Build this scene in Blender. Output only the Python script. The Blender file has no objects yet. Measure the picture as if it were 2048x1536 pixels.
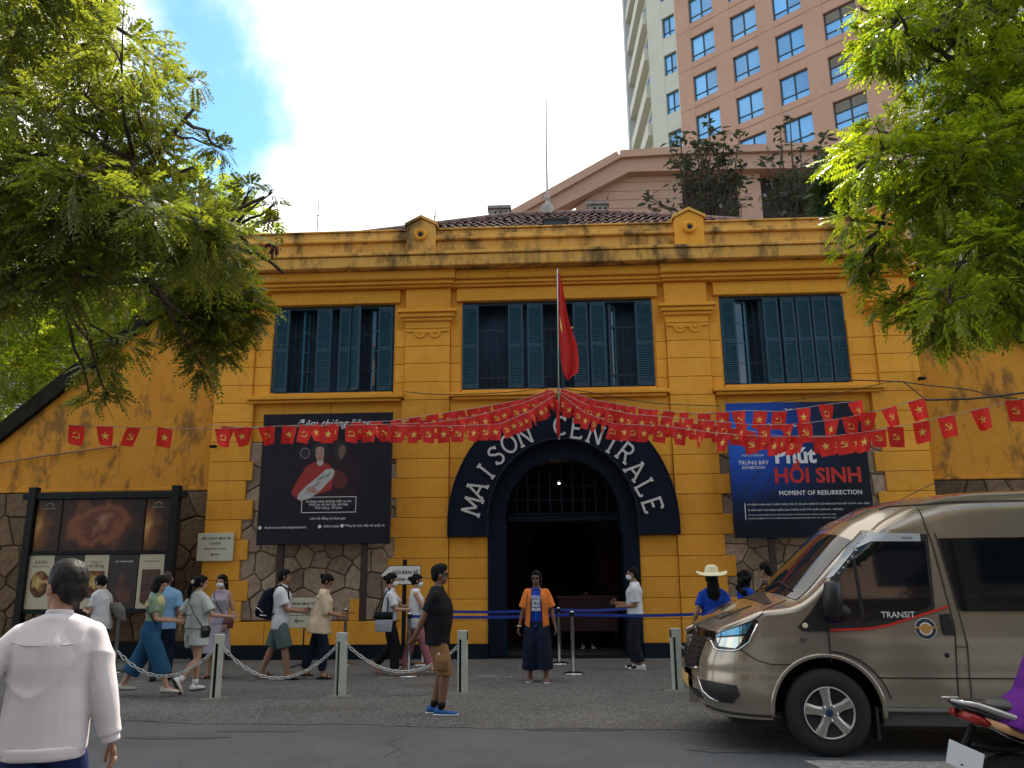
import bpy, bmesh, math, random
import numpy as np
from mathutils import Vector, Matrix, Euler
R = math.radians
rnd = random.Random(7)
sc = bpy.context.scene
COL = sc.collection

# ------------------------------------------------------------------ camera
CAM_F, CAM_TH, CAM_YAW, CAM_ROLL, CAM_H = 1600.0, R(13.1), R(2.7), 0.0095, 1.63
cF = Vector((-math.sin(CAM_YAW)*math.cos(CAM_TH), math.cos(CAM_YAW)*math.cos(CAM_TH), math.sin(CAM_TH)))
cR0 = Vector((math.cos(CAM_YAW), math.sin(CAM_YAW), 0)); cU0 = cR0.cross(cF)
cR = cR0*math.cos(CAM_ROLL)-cU0*math.sin(CAM_ROLL); cU = cR0*math.sin(CAM_ROLL)+cU0*math.cos(CAM_ROLL)
CAM = Vector((0, 0, CAM_H))
cam_data = bpy.data.cameras.new('camera'); cam = bpy.data.objects.new('camera', cam_data); COL.objects.link(cam)
cam_data.sensor_width = 36.0; cam_data.lens = 36.0*CAM_F/2048.0; cam_data.clip_end = 3000; cam_data.clip_start = 0.05
m3 = Matrix((cR, cU, -cF)).transposed()
cam.matrix_world = Matrix.Translation(CAM) @ m3.to_4x4()
sc.camera = cam
def ray(px, py): return cF + cR*((px-1024)/CAM_F) + cU*((768-py)/CAM_F)
def at(px, py, Y):
    d = ray(px, py); return CAM + d*(Y/d.y)
def gr(px, py, z=0.0):
    d = ray(px, py); return CAM + d*((z-CAM_H)/d.z)

# ------------------------------------------------------------------ light
SUN_AZ, SUN_EL = R(19.0), R(55.0)          # azimuth to the right of +Y
w = bpy.data.worlds.new('World'); sc.world = w; w.use_nodes = True
nt = w.node_tree; nt.nodes.clear()
def N(nt, t, **k):
    n = nt.nodes.new(t)
    for a, b in k.items():
        if hasattr(n, a): setattr(n, a, b)
    return n
out = N(nt, 'ShaderNodeOutputWorld'); bg = N(nt, 'ShaderNodeBackground'); bg.inputs['Strength'].default_value = 0.12
sky = N(nt, 'ShaderNodeTexSky'); sky.sky_type = 'NISHITA'; sky.sun_disc = False
sky.sun_elevation = SUN_EL; sky.sun_rotation = SUN_AZ
sky.air_density = 1.0; sky.dust_density = 0.6; sky.ozone_density = 2.0
tc = N(nt, 'ShaderNodeTexCoord')
sep = N(nt, 'ShaderNodeVectorMath', operation='NORMALIZE'); nt.links.new(tc.outputs['Generated'], sep.inputs[0])
nz = N(nt, 'ShaderNodeTexNoise'); nz.inputs['Scale'].default_value = 4.2; nz.inputs['Detail'].default_value = 8; nz.inputs['Roughness'].default_value = 0.62
nt.links.new(sep.outputs[0], nz.inputs['Vector'])
# openings in the cloud: a handful of directions where the blue shows through
gaps = [(485, 215, 0.105, 1.35), (430, 100, 0.12, 1.15), (300, 10, 0.12, .75), (330, 360, .12, .6)]
dirs = [(ray(a, b).normalized(), r, k) for a, b, r, k in gaps]
dirs += [(Vector(v).normalized(), r, k) for v, r, k in [((-.9, .1, .5), .45, 1), ((-.3, -.8, .75), .6, 1), ((.5, -.8, .45), .55, 1), ((.8, -.2, .8), .3, 1), ((-.8, -.6, .25), .4, 1), ((.1, -.95, .2), .4, .9), ((.95, -.3, .25), .35, .9)]]
prev = None
for d, r, k in dirs:
    dp = N(nt, 'ShaderNodeVectorMath', operation='DISTANCE'); nt.links.new(sep.outputs[0], dp.inputs[0]); dp.inputs[1].default_value = d
    mr = N(nt, 'ShaderNodeMapRange'); mr.inputs['From Min'].default_value = r*1.5; mr.inputs['From Max'].default_value = 0; mr.inputs['To Min'].default_value = 0; mr.inputs['To Max'].default_value = 1.2*k
    nt.links.new(dp.outputs['Value'], mr.inputs['Value'])
    if prev is None: prev = mr.outputs[0]
    else:
        mx = N(nt, 'ShaderNodeMath', operation='MAXIMUM'); nt.links.new(prev, mx.inputs[0]); nt.links.new(mr.outputs[0], mx.inputs[1]); prev = mx.outputs[0]
sub = N(nt, 'ShaderNodeMath', operation='MULTIPLY_ADD'); sub.inputs[1].default_value = 2.3; nt.links.new(nz.outputs['Fac'], sub.inputs[0])
ng = N(nt, 'ShaderNodeMath', operation='MULTIPLY'); ng.inputs[1].default_value = -1.0; nt.links.new(prev, ng.inputs[0]); nt.links.new(ng.outputs[0], sub.inputs[2])
cl = N(nt, 'ShaderNodeMapRange'); cl.interpolation_type = 'SMOOTHSTEP'; cl.inputs['From Min'].default_value = -0.05; cl.inputs['From Max'].default_value = 1.0
nt.links.new(sub.outputs[0], cl.inputs['Value'])
cloud = N(nt, 'ShaderNodeRGB'); cloud.outputs[0].default_value = (7.4, 7.1, 6.6, 1)
skb = N(nt, 'ShaderNodeMix', data_type='RGBA', blend_type='MULTIPLY'); skb.inputs[0].default_value = 1.0
nt.links.new(sky.outputs[0], skb.inputs[6]); skb.inputs[7].default_value = (.66, .98, 1.05, 1)
mixc = N(nt, 'ShaderNodeMix', data_type='RGBA'); nt.links.new(cl.outputs[0], mixc.inputs[0]); nt.links.new(skb.outputs[2], mixc.inputs[6]); nt.links.new(cloud.outputs[0], mixc.inputs[7])
nt.links.new(mixc.outputs[2], bg.inputs['Color']); nt.links.new(bg.outputs[0], out.inputs['Surface'])
sl = bpy.data.lights.new('sun', 'SUN'); sl.energy = 4.5; sl.angle = R(0.6); sl.color = (1.0, .93, .82)
sun = bpy.data.objects.new('sun', sl); COL.objects.link(sun)
sdir = Vector((math.sin(SUN_AZ)*math.cos(SUN_EL), math.cos(SUN_AZ)*math.cos(SUN_EL), math.sin(SUN_EL)))
sun.rotation_euler = sdir.to_track_quat('Z', 'Y').to_euler(); sun.location = sdir*50
vs = sc.view_settings; vs.view_transform = 'Standard'; vs.look = 'None'; vs.exposure = 1.2; vs.gamma = 1.0; vs.use_curve_mapping = False
sc.cycles.max_bounces = 6; sc.cycles.transparent_max_bounces = 8

# ------------------------------------------------------------------ object helpers
def tag(o, label=None, cat=None, group=None, kind=None):
    if label: o['label'] = label
    if cat: o['category'] = cat
    if group: o['group'] = group
    if kind: o['kind'] = kind
    return o
def thing(name, label, cat, loc=(0, 0, 0), rz=0.0, group=None):
    o = bpy.data.objects.new(name, None); COL.objects.link(o); o.empty_display_size = 0.2
    o.location = loc; o.rotation_euler = (0, 0, rz)
    return tag(o, label, cat, group)
class MB:
    def __init__(s): s.v = []; s.f = []; s.m = []
    def add(s, vs, fs, mi=0):
        b = len(s.v); s.v += [tuple(p) for p in vs]; s.f += [tuple(b+i for i in f) for f in fs]; s.m += [mi]*len(fs)
    def box(s, x0, x1, y0, y1, z0, z1, M=None, mi=0):
        v = [Vector((x, y, z)) for x in (x0, x1) for y in (y0, y1) for z in (z0, z1)]
        if M is not None: v = [M @ p for p in v]
        s.add(v, [(0, 1, 3, 2), (4, 6, 7, 5), (0, 4, 5, 1), (2, 3, 7, 6), (0, 2, 6, 4), (1, 5, 7, 3)], mi)
    def cbox(s, x0, x1, y0, y1, z0, z1, c=.008, mi=0):
        """box with its front (-y) edges chamfered"""
        v = [(x0, y0+c, z0), (x1, y0+c, z0), (x1, y0+c, z1), (x0, y0+c, z1), (x0+c, y0, z0+c), (x1-c, y0, z0+c), (x1-c, y0, z1-c), (x0+c, y0, z1-c),
             (x0, y1, z0), (x1, y1, z0), (x1, y1, z1), (x0, y1, z1)]
        f = [(4, 5, 6, 7), (0, 1, 5, 4), (1, 2, 6, 5), (2, 3, 7, 6), (3, 0, 4, 7), (8, 9, 1, 0), (9, 10, 2, 1), (10, 11, 3, 2), (11, 8, 0, 3), (9, 8, 11, 10)]
        s.add(v, f, mi)
    def prism(s, pts, y0, y1, mi=0, c=0.0):
        """polygon in x,z extruded along y (y0 front)"""
        n = len(pts); a = sum(pts[i][0]*pts[(i+1) % n][1]-pts[(i+1) % n][0]*pts[i][1] for i in range(n))
        if a < 0: pts = pts[::-1]
        if c > 0:
            cx = sum(p[0] for p in pts)/n; cz = sum(p[1] for p in pts)/n
            inn = []
            for p in pts:
                d = math.hypot(p[0]-cx, p[1]-cz) or 1; k = max(0, 1-c/d); inn.append((cx+(p[0]-cx)*k, cz+(p[1]-cz)*k))
            v = [(x, y0, z) for x, z in inn]+[(x, y0+c*.8, z) for x, z in pts]+[(x, y1, z) for x, z in pts]
            f = [tuple(range(n))]+[(i+n, (i+1) % n+n, (i+1) % n, i) for i in range(n)]+[(i+2*n, (i+1) % n+2*n, (i+1) % n+n, i+n) for i in range(n)]+[tuple(range(3*n-1, 2*n-1, -1))]
        else:
            v = [(x, y0, z) for x, z in pts]+[(x, y1, z) for x, z in pts]
            f = [tuple(range(n))]+[(i+n, (i+1) % n+n, (i+1) % n, i) for i in range(n)]+[tuple(range(2*n-1, n-1, -1))]
        s.add(v, f, mi)
    def tube(s, pts, r, n=8, mi=0, cap=True):
        pts = [Vector(p) for p in pts]; k = len(pts); rr = r if isinstance(r, (list, tuple)) else [r]*k
        V = []; up = None
        for i, p in enumerate(pts):
            d = (pts[min(i+1, k-1)]-pts[max(i-1, 0)])
            d = d.normalized() if d.length > 1e-9 else Vector((0, 0, 1))
            if up is None: up = Vector((0, 0, 1)) if abs(d.z) < .9 else Vector((1, 0, 0))
            a = d.cross(up)
            if a.length < 1e-6: a = d.orthogonal()
            a.normalize(); b = a.cross(d).normalized(); up = b
            V += [p+(a*math.cos(2*math.pi*j/n)+b*math.sin(2*math.pi*j/n))*rr[i] for j in range(n)]
        F = [(i*n+j, i*n+(j+1) % n, (i+1)*n+(j+1) % n, (i+1)*n+j) for i in range(k-1) for j in range(n)]
        if cap: F += [tuple(range(n-1, -1, -1)), tuple((k-1)*n+j for j in range(n))]
        s.add(V, F, mi)
    def lathe(s, prof, n=16, c=(0, 0, 0), ax='z', mi=0):
        """prof list of (r, h)"""
        V = []
        for r, h in prof:
            for j in range(n):
                t = 2*math.pi*j/n; a, b = r*math.cos(t), r*math.sin(t)
                p = (a, b, h) if ax == 'z' else ((a, h, b) if ax == 'y' else (h, a, b))
                V.append((p[0]+c[0], p[1]+c[1], p[2]+c[2]))
        k = len(prof)
        F = [(i*n+j, i*n+(j+1) % n, (i+1)*n+(j+1) % n, (i+1)*n+j) for i in range(k-1) for j in range(n)]
        F += [tuple(range(n-1, -1, -1)), tuple((k-1)*n+j for j in range(n))]
        s.add(V, F, mi)
    def ell(s, c, r, rot=None, nu=16, nv=10, mi=0):
        V = []; c = Vector(c)
        for i in range(nv+1):
            ph = math.pi*i/nv
            for j in range(nu):
                t = 2*math.pi*j/nu
                p = Vector((r[0]*math.sin(ph)*math.cos(t), r[1]*math.sin(ph)*math.sin(t), r[2]*math.cos(ph)))
                if rot is not None: p = rot @ p
                V.append(c+p)
        F = [(i*nu+j, (i+1)*nu+j, (i+1)*nu+(j+1) % nu, i*nu+(j+1) % nu) for i in range(nv) for j in range(nu)]
        s.add(V, F, mi)
    def loft(s, rings, mi=0, n=16):
        """rings: (center, rx vector, ry vector)"""
        V = []; k = len(rings)
        for c, a, b in rings:
            c, a, b = Vector(c), Vector(a), Vector(b)
            V += [c+a*math.cos(2*math.pi*j/n)+b*math.sin(2*math.pi*j/n) for j in range(n)]
        F = [(i*n+j, i*n+(j+1) % n, (i+1)*n+(j+1) % n, (i+1)*n+j) for i in range(k-1) for j in range(n)]
        F += [tuple(range(n-1, -1, -1)), tuple((k-1)*n+j for j in range(n))]
        s.add(V, F, mi)
    def mesh(s, name, mats, smooth=False, off=None):
        me = bpy.data.meshes.new(name)
        vs = s.v if off is None else [(p[0]-off[0], p[1]-off[1], p[2]-off[2]) for p in s.v]
        me.from_pydata(vs, [], s.f)
        if not isinstance(mats, (list, tuple)): mats = [mats]
        for m in mats: me.materials.append(m)
        if len(mats) > 1: me.polygons.foreach_set('material_index', s.m)
        if smooth: me.shade_smooth() if hasattr(me, 'shade_smooth') else me.polygons.foreach_set('use_smooth', [True]*len(me.polygons))
        me.update(); return me
def link(name, me, parent=None, loc=None):
    o = bpy.data.objects.new(name, me); COL.objects.link(o)
    if parent is not None: o.parent = parent
    if loc is not None: o.location = loc
    return o
def part(name, mb, mat, parent=None, smooth=False, world=False, kind=None):
    """one mesh object; world=True: the mesh is given in world coordinates, its parent is unrotated"""
    off = None
    if world and parent is not None:
        off = Vector(parent.location)
        if parent.parent is not None: off = off+Vector(parent.parent.location)
    o = link(name, mb.mesh(name, mat, smooth, off), parent)
    if kind: o['kind'] = kind
    return o
def autosmooth(o, ang=40):
    me = o.data
    me.shade_smooth() if hasattr(me, 'shade_smooth') else None
    try: me.set_sharp_from_angle(angle=R(ang))
    except Exception: pass

# ------------------------------------------------------------------ materials
MATS = {}
def mat(name, col, rough=.7, metal=0., var=0., vscale=6., bump=0., bscale=60., col2=None, spec=.5, coat=0., rand=0., emit=None, estr=1., stretch=None, detail=4):
    if name in MATS: return MATS[name]
    m = bpy.data.materials.new(name); m.use_nodes = True; nt = m.node_tree; b = nt.nodes['Principled BSDF']
    b.inputs['Roughness'].default_value = rough; b.inputs['Metallic'].default_value = metal
    b.inputs['Specular IOR Level'].default_value = spec
    if coat: b.inputs['Coat Weight'].default_value = coat; b.inputs['Coat Roughness'].default_value = .06
    c1 = (*col, 1); b.inputs['Base Color'].default_value = c1
    tcn = None
    def coord():
        nonlocal tcn
        if tcn is None:
            t = N(nt, 'ShaderNodeTexCoord'); tcn = t.outputs['Object']
            if stretch:
                mp = N(nt, 'ShaderNodeMapping'); mp.inputs['Scale'].default_value = stretch; nt.links.new(tcn, mp.inputs['Vector']); tcn = mp.outputs[0]
        return tcn
    src = None
    if var > 0 or col2:
        nz = N(nt, 'ShaderNodeTexNoise'); nz.inputs['Scale'].default_value = vscale; nz.inputs['Detail'].default_value = detail; nz.inputs['Roughness'].default_value = .6
        nt.links.new(coord(), nz.inputs['Vector'])
        mr = N(nt, 'ShaderNodeMapRange'); mr.inputs['From Min'].default_value = .3; mr.inputs['From Max'].default_value = .7
        nt.links.new(nz.outputs['Fac'], mr.inputs['Value'])
        mx = N(nt, 'ShaderNodeMix', data_type='RGBA'); nt.links.new(mr.outputs[0], mx.inputs[0])
        c2 = col2 if col2 else tuple(c*(1-var) for c in col)
        mx.inputs[6].default_value = c1; mx.inputs[7].default_value = (*c2, 1); src = mx.outputs[2]
    if rand > 0:
        oi = N(nt, 'ShaderNodeObjectInfo'); mr = N(nt, 'ShaderNodeMapRange'); mr.inputs['To Min'].default_value = 1-rand; mr.inputs['To Max'].default_value = 1+rand
        nt.links.new(oi.outputs['Random'], mr.inputs['Value'])
        hs = N(nt, 'ShaderNodeHueSaturation'); nt.links.new(mr.outputs[0], hs.inputs['Value'])
        if src is not None: nt.links.new(src, hs.inputs['Color'])
        else: hs.inputs['Color'].default_value = c1
        src = hs.outputs[0]
    if src is not None: nt.links.new(src, b.inputs['Base Color'])
    if bump > 0:
        nz = N(nt, 'ShaderNodeTexNoise'); nz.inputs['Scale'].default_value = bscale; nz.inputs['Detail'].default_value = 5
        nt.links.new(coord(), nz.inputs['Vector'])
        bp = N(nt, 'ShaderNodeBump'); bp.inputs['Strength'].default_value = bump; bp.inputs['Distance'].default_value = .02
        nt.links.new(nz.outputs['Fac'], bp.inputs['Height']); nt.links.new(bp.outputs[0], b.inputs['Normal'])
    if emit: b.inputs['Emission Color'].default_value = (*emit, 1); b.inputs['Emission Strength'].default_value = estr
    MATS[name] = m; return m

def plaster(name, base, stain, mold=0.0, rand=.07):
    """painted lime plaster: sun-bleached and damp blotches, running streaks, fine grain; in world space so that neighbours agree"""
    m = bpy.data.materials.new(name); m.use_nodes = True; nt = m.node_tree; b = nt.nodes['Principled BSDF']; b.inputs['Roughness'].default_value = .9; b.inputs['Specular IOR Level'].default_value = .2
    g = N(nt, 'ShaderNodeNewGeometry')
    def noise(scale, st=None, det=6, ro=.6):
        n = N(nt, 'ShaderNodeTexNoise'); n.inputs['Scale'].default_value = scale; n.inputs['Detail'].default_value = det; n.inputs['Roughness'].default_value = ro
        if st:
            mp = N(nt, 'ShaderNodeMapping'); mp.inputs['Scale'].default_value = st; nt.links.new(g.outputs['Position'], mp.inputs['Vector']); nt.links.new(mp.outputs[0], n.inputs['Vector'])
        else: nt.links.new(g.outputs['Position'], n.inputs['Vector'])
        return n.outputs['Fac']
    def rng(v, a, bb):
        r = N(nt, 'ShaderNodeMapRange'); r.inputs['From Min'].default_value = a; r.inputs['From Max'].default_value = bb; nt.links.new(v, r.inputs['Value']); return r.outputs[0]
    def mixc(f, a, bb, k=1.0):
        x = N(nt, 'ShaderNodeMix', data_type='RGBA')
        if k != 1.0:
            mu = N(nt, 'ShaderNodeMath', operation='MULTIPLY'); mu.inputs[1].default_value = k; nt.links.new(f, mu.inputs[0]); f = mu.outputs[0]
        nt.links.new(f, x.inputs[0])
        for i, q in ((6, a), (7, bb)):
            if isinstance(q, tuple): x.inputs[i].default_value = (*q, 1)
            else: nt.links.new(q, x.inputs[i])
        return x.outputs[2]
    c = mixc(rng(noise(1.1), .35, .7), base, tuple(v*k for v, k in zip(base, (.92, .87, .8))))
    c = mixc(rng(noise(5.0), .45, .75), c, tuple(min(1, v*k) for v, k in zip(base, (1.12, 1.22, 1.9))), .45)
    c = mixc(rng(noise(2.2, (1.6, 1.6, .35)), .58, .78), c, stain, .40)
    c = mixc(rng(noise(38, det=3), .5, .8), c, tuple(v*.6 for v in base), .35)
    if mold > 0:
        c = mixc(rng(noise(1.7, (1.3, 1.3, .55), 8, .7), .56-mold*.16, .62), c, (.035, .036, .030), min(1, .5+mold*.5))
        c = mixc(rng(noise(9, (1, 1, 1.6), 6, .7), .6, .66), c, (.42, .36, .26), .6*mold)
    if rand:
        oi = N(nt, 'ShaderNodeObjectInfo'); mr = N(nt, 'ShaderNodeMapRange'); mr.inputs['To Min'].default_value = 1-rand; mr.inputs['To Max'].default_value = 1+rand
        nt.links.new(oi.outputs['Random'], mr.inputs['Value']); hs = N(nt, 'ShaderNodeHueSaturation'); nt.links.new(mr.outputs[0], hs.inputs['Value']); nt.links.new(c, hs.inputs['Color']); c = hs.outputs[0]
    nt.links.new(c, b.inputs['Base Color'])
    bp = N(nt, 'ShaderNodeBump'); bp.inputs['Strength'].default_value = .35; bp.inputs['Distance'].default_value = .02
    nt.links.new(noise(14, det=8, ro=.7), bp.inputs['Height']); nt.links.new(bp.outputs[0], b.inputs['Normal'])
    MATS[name] = m; return m

OCHRE = (.78, .350, .042)
M_wall = plaster('ochre_plaster', OCHRE, (.30, .10, .012), 0)
M_wing = plaster('ochre_plaster_weathered', (.60, .255, .030), (.17, .07, .015), .25, 0)
M_parapet = plaster('ochre_plaster_mouldy', (.70, .37, .08), (.20, .10, .04), .60, 0)
M_plinth = mat('dark_teal_plinth', (.006, .013, .018), .7, spec=.15, var=.4, vscale=3, bump=.2)
M_navy = mat('navy_painted_board', (.004, .010, .024), .6, spec=.15, var=.3, vscale=2, bump=.05)
M_door = mat('navy_painted_joinery', (.003, .010, .022), .6, spec=.15, var=.35, vscale=4, bump=.1)
M_shut = mat('blue_painted_shutter', (.009, .052, .090), .55, var=.35, vscale=7, bump=.12, rand=.12)
M_shutd = mat('blue_painted_frame', (.007, .035, .06), .55, var=.35, vscale=7, bump=.12)
M_dark = mat('dark_interior', (.012, .014, .018), .9)
M_iron = mat('dark_iron', (.03, .032, .04), .5, metal=.3)
M_stone = mat('rubble_stone', (.46, .33, .225), .9, spec=.15, var=.45, vscale=9, bump=.6, bscale=22, col2=(.25, .185, .135), rand=.30, detail=6)
M_mortar = mat('dark_mortar', (.075, .058, .04), .95, bump=.4)
M_letter = mat('white_letter', (.62, .62, .60), .6, var=.2, vscale=12)
M_steel = mat('brushed_steel', (.55, .55, .56), .22, metal=1.0, var=.15, vscale=4, stretch=(20, 20, 1))
M_glass = mat('window_glass', (.02, .035, .05), .04, spec=.9)
M_white = mat('white_paint', (.74, .73, .68), .6, var=.12, vscale=5)
M_black = mat('black_metal', (.008, .008, .009), .6, spec=.2)
M_bark = mat('tree_bark', (.075, .055, .038), .95, var=.5, vscale=7, bump=.9, bscale=20, stretch=(1, 1, .3))

def leafmat(name, c1, c2, tr, gloss=.4, rough=.4):
    m = bpy.data.materials.new(name); m.use_nodes = True; nt = m.node_tree; nt.nodes.clear()
    o = N(nt, 'ShaderNodeOutputMaterial'); p = N(nt, 'ShaderNodeBsdfPrincipled'); t = N(nt, 'ShaderNodeBsdfTranslucent'); mx = N(nt, 'ShaderNodeMixShader')
    g = N(nt, 'ShaderNodeNewGeometry'); ri = g.outputs['Random Per Island']
    n = N(nt, 'ShaderNodeTexNoise'); n.inputs['Scale'].default_value = 1.3; nt.links.new(g.outputs['Position'], n.inputs['Vector'])
    ad = N(nt, 'ShaderNodeMath', operation='MULTIPLY_ADD'); ad.inputs[1].default_value = .55; nt.links.new(ri, ad.inputs[0]); nt.links.new(n.outputs['Fac'], ad.inputs[2])
    mr = N(nt, 'ShaderNodeMapRange'); mr.inputs['From Min'].default_value = .4; mr.inputs['From Max'].default_value = 1.1; nt.links.new(ad.outputs[0], mr.inputs['Value'])
    c = N(nt, 'ShaderNodeMix', data_type='RGBA'); nt.links.new(mr.outputs[0], c.inputs[0]); c.inputs[6].default_value = (*c1, 1); c.inputs[7].default_value = (*c2, 1)
    nt.links.new(c.outputs[2], p.inputs['Base Color']); p.inputs['Roughness'].default_value = rough; p.inputs['Specular IOR Level'].default_value = gloss
    h = N(nt, 'ShaderNodeMix', data_type='RGBA', blend_type='MULTIPLY'); h.inputs[0].default_value = 1; nt.links.new(c.outputs[2], h.inputs[6]); h.inputs[7].default_value = (2.6, 2.5, .8, 1)
    nt.links.new(h.outputs[2], t.inputs['Color']); mx.inputs[0].default_value = tr
    nt.links.new(p.outputs[0], mx.inputs[1]); nt.links.new(t.outputs[0], mx.inputs[2]); nt.links.new(mx.outputs[0], o.inputs['Surface'])
    MATS[name] = m; return m

# ------------------------------------------------------------------ flat print and lettering
_font_cache = {}
def text_mb(s, size=1.0, align='CENTER', bold=0.0, extrude=0.0, sx=1.0, shear=0.0):
    """(verts, faces) of a line of text in the x,y plane"""
    key = (s, size, align, bold, extrude, sx, shear)
    if key in _font_cache: return _font_cache[key]
    cu = bpy.data.curves.new('t', 'FONT'); cu.body = s; cu.size = size; cu.align_x = align; cu.align_y = 'CENTER'; cu.offset = bold; cu.extrude = extrude; cu.resolution_u = 2; cu.shear = shear
    ob = bpy.data.objects.new('t', cu); COL.objects.link(ob)
    me = bpy.data.meshes.new_from_object(ob)
    v = [(p.co.x*sx, p.co.y, p.co.z) for p in me.vertices]; f = [tuple(p.vertices) for p in me.polygons]
    bpy.data.objects.remove(ob); bpy.data.curves.remove(cu); bpy.data.meshes.remove(me)
    _font_cache[key] = (v, f); return v, f
def put_text(mb, s, size, x, z, y, align='CENTER', bold=0.0, sx=1.0, mi=0, width=None, shear=0.0, ext=0.0):
    """text standing in the x,z plane, facing -y"""
    v, f = text_mb(s, 1.0 if width else size, align, bold*2.5 if width else bold, ext, sx, shear)
    if width:
        w0 = max(p[0] for p in v)-min(p[0] for p in v); k = width/w0; v = [(p[0]*k, p[1]*k, p[2]) for p in v]
    mb.add([(x+p[0], y-p[2]-ext, z+p[1]) for p in v], f, mi)
# ================================================================== GROUND
def ground_mat(name, col, col2, speck, bscale, rough, patch=.5):
    m = bpy.data.materials.new(name); m.use_nodes = True; nt = m.node_tree; b = nt.nodes['Principled BSDF']
    g = N(nt, 'ShaderNodeNewGeometry'); pos = g.outputs['Position']
    def noise(s, d=5, r=.6):
        n = N(nt, 'ShaderNodeTexNoise'); n.inputs['Scale'].default_value = s; n.inputs['Detail'].default_value = d; n.inputs['Roughness'].default_value = r; nt.links.new(pos, n.inputs['Vector']); return n.outputs['Fac']
    def rg(v, a, bb, c=0., d=1.):
        r = N(nt, 'ShaderNodeMapRange'); r.inputs['From Min'].default_value = a; r.inputs['From Max'].default_value = bb; r.inputs['To Min'].default_value = c; r.inputs['To Max'].default_value = d; nt.links.new(v, r.inputs['Value']); return r.outputs[0]
    def mx(f, a, bb):
        x = N(nt, 'ShaderNodeMix', data_type='RGBA'); nt.links.new(f, x.inputs[0])
        for i, q in ((6, a), (7, bb)):
            if isinstance(q, tuple): x.inputs[i].default_value = (*q, 1)
            else: nt.links.new(q, x.inputs[i])
        return x.outputs[2]
    c = mx(rg(noise(.8, 7), .35, .65), col, col2)
    c = mx(rg(noise(3.1, 6, .75), .55, .75, 0, patch), c, tuple(v*.45 for v in col))
    c = mx(rg(noise(.35, 8, .7), .5, .68, 0, .5), c, tuple(v*1.5 for v in col2))
    vo = N(nt, 'ShaderNodeTexVoronoi'); vo.inputs['Scale'].default_value = bscale; nt.links.new(pos, vo.inputs['Vector'])
    hs = N(nt, 'ShaderNodeSeparateColor'); nt.links.new(vo.outputs['Color'], hs.inputs[0])
    c = mx(rg(hs.outputs[0], .6, 1.0, 0, speck), c, (.24, .23, .22))
    c = mx(rg(hs.outputs[1], .55, 1.0, 0, speck), c, (.012, .012, .012))
    nt.links.new(c, b.inputs['Base Color']); b.inputs['Roughness'].default_value = rough
    bp = N(nt, 'ShaderNodeBump'); bp.inputs['Strength'].default_value = .9; bp.inputs['Distance'].default_value = .01
    ad = N(nt, 'ShaderNodeMath', operation='ADD'); nt.links.new(vo.outputs['Distance'], ad.inputs[0]); nt.links.new(noise(25), ad.inputs[1])
    nt.links.new(ad.outputs[0], bp.inputs['Height']); nt.links.new(bp.outputs[0], b.inputs['Normal'])
    return m
M_apron = ground_mat('coarse_asphalt', (.080, .079, .076), (.118, .115, .108), .85, 60, .9)
M_road = ground_mat('smooth_asphalt', (.074, .083, .092), (.106, .114, .122), .3, 110, .7, .25)
M_dirt = mat('ground_soil', (.16, .14, .11), .95, var=.3, vscale=.5)
mb = MB(); mb.add([(-600, -300, -.02), (600, -300, -.02), (600, 900, -.02), (-600, 900, -.02)], [(0, 1, 2, 3)]); tag(part('ground', mb, M_dirt), kind='structure')
# edge of the carriageway, a wavering line from left to right
def edgeY(x): return 9.05-.088*x+.05*math.sin(x*2.1)+.03*math.sin(x*5.3+1)+.02*math.sin(x*11.7)
xs = [-40+.25*i for i in range(321)]
mb = MB(); v = []; f = []
for x in xs: v += [(x, edgeY(x), 0.0), (x, 24.0, 0.0)]
f = [(2*i, 2*i+2, 2*i+3, 2*i+1) for i in range(len(xs)-1)]; mb.add(v, f); tag(part('pavement', mb, M_apron), kind='structure')
mb = MB(); v = []
for x in xs: v += [(x, -12.0-.088*x, -.004), (x, edgeY(x)+.001, -.004)]
mb.add(v, f); tag(part('road', mb, M_road), kind='structure')
# worn white lane line near the van, and paint scraps on the pavement
M_line = mat('worn_road_paint', (.42, .40, .36), .8, col2=(.12, .12, .12), vscale=14, detail=8)
mb = MB(); p = gr(1605, 1521); q = gr(2120, 1526)
d = (q-p).normalized(); n2 = Vector((d.y, -d.x, 0))
mb.add([p, p+d*9, p+d*9+n2*.45, p+n2*.45+d*.12], [(3, 2, 1, 0)]); 
for v_ in range(4): mb.v[v_] = (mb.v[v_][0], mb.v[v_][1], .002)
tag(part('road_line', mb, M_line), kind='structure')
for px, py, sx, sy in [(770, 1356, .20, .10), (630, 1357, .28, .14), (1017, 1354, .12, .10), (975, 1352, .3, .12), (500, 1357, .15, .1), (1155, 1326, .22, .06), (285, 1363, .3, .1), (1100, 1356, .14, .06)]:
    g_ = gr(px, py); mb = MB(); c_ = [(-1, -1), (1, -1.1), (.9, 1), (-1, .8)]
    mb.add([(g_.x+a*sx/2, g_.y+b*sy/2, .003) for a, b in c_], [(0, 1, 2, 3)]); tag(part('paint_mark', mb, mat('faded_paint', (.32, .31, .28), .85, col2=(.12, .12, .11), vscale=20)), kind='structure')

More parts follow.
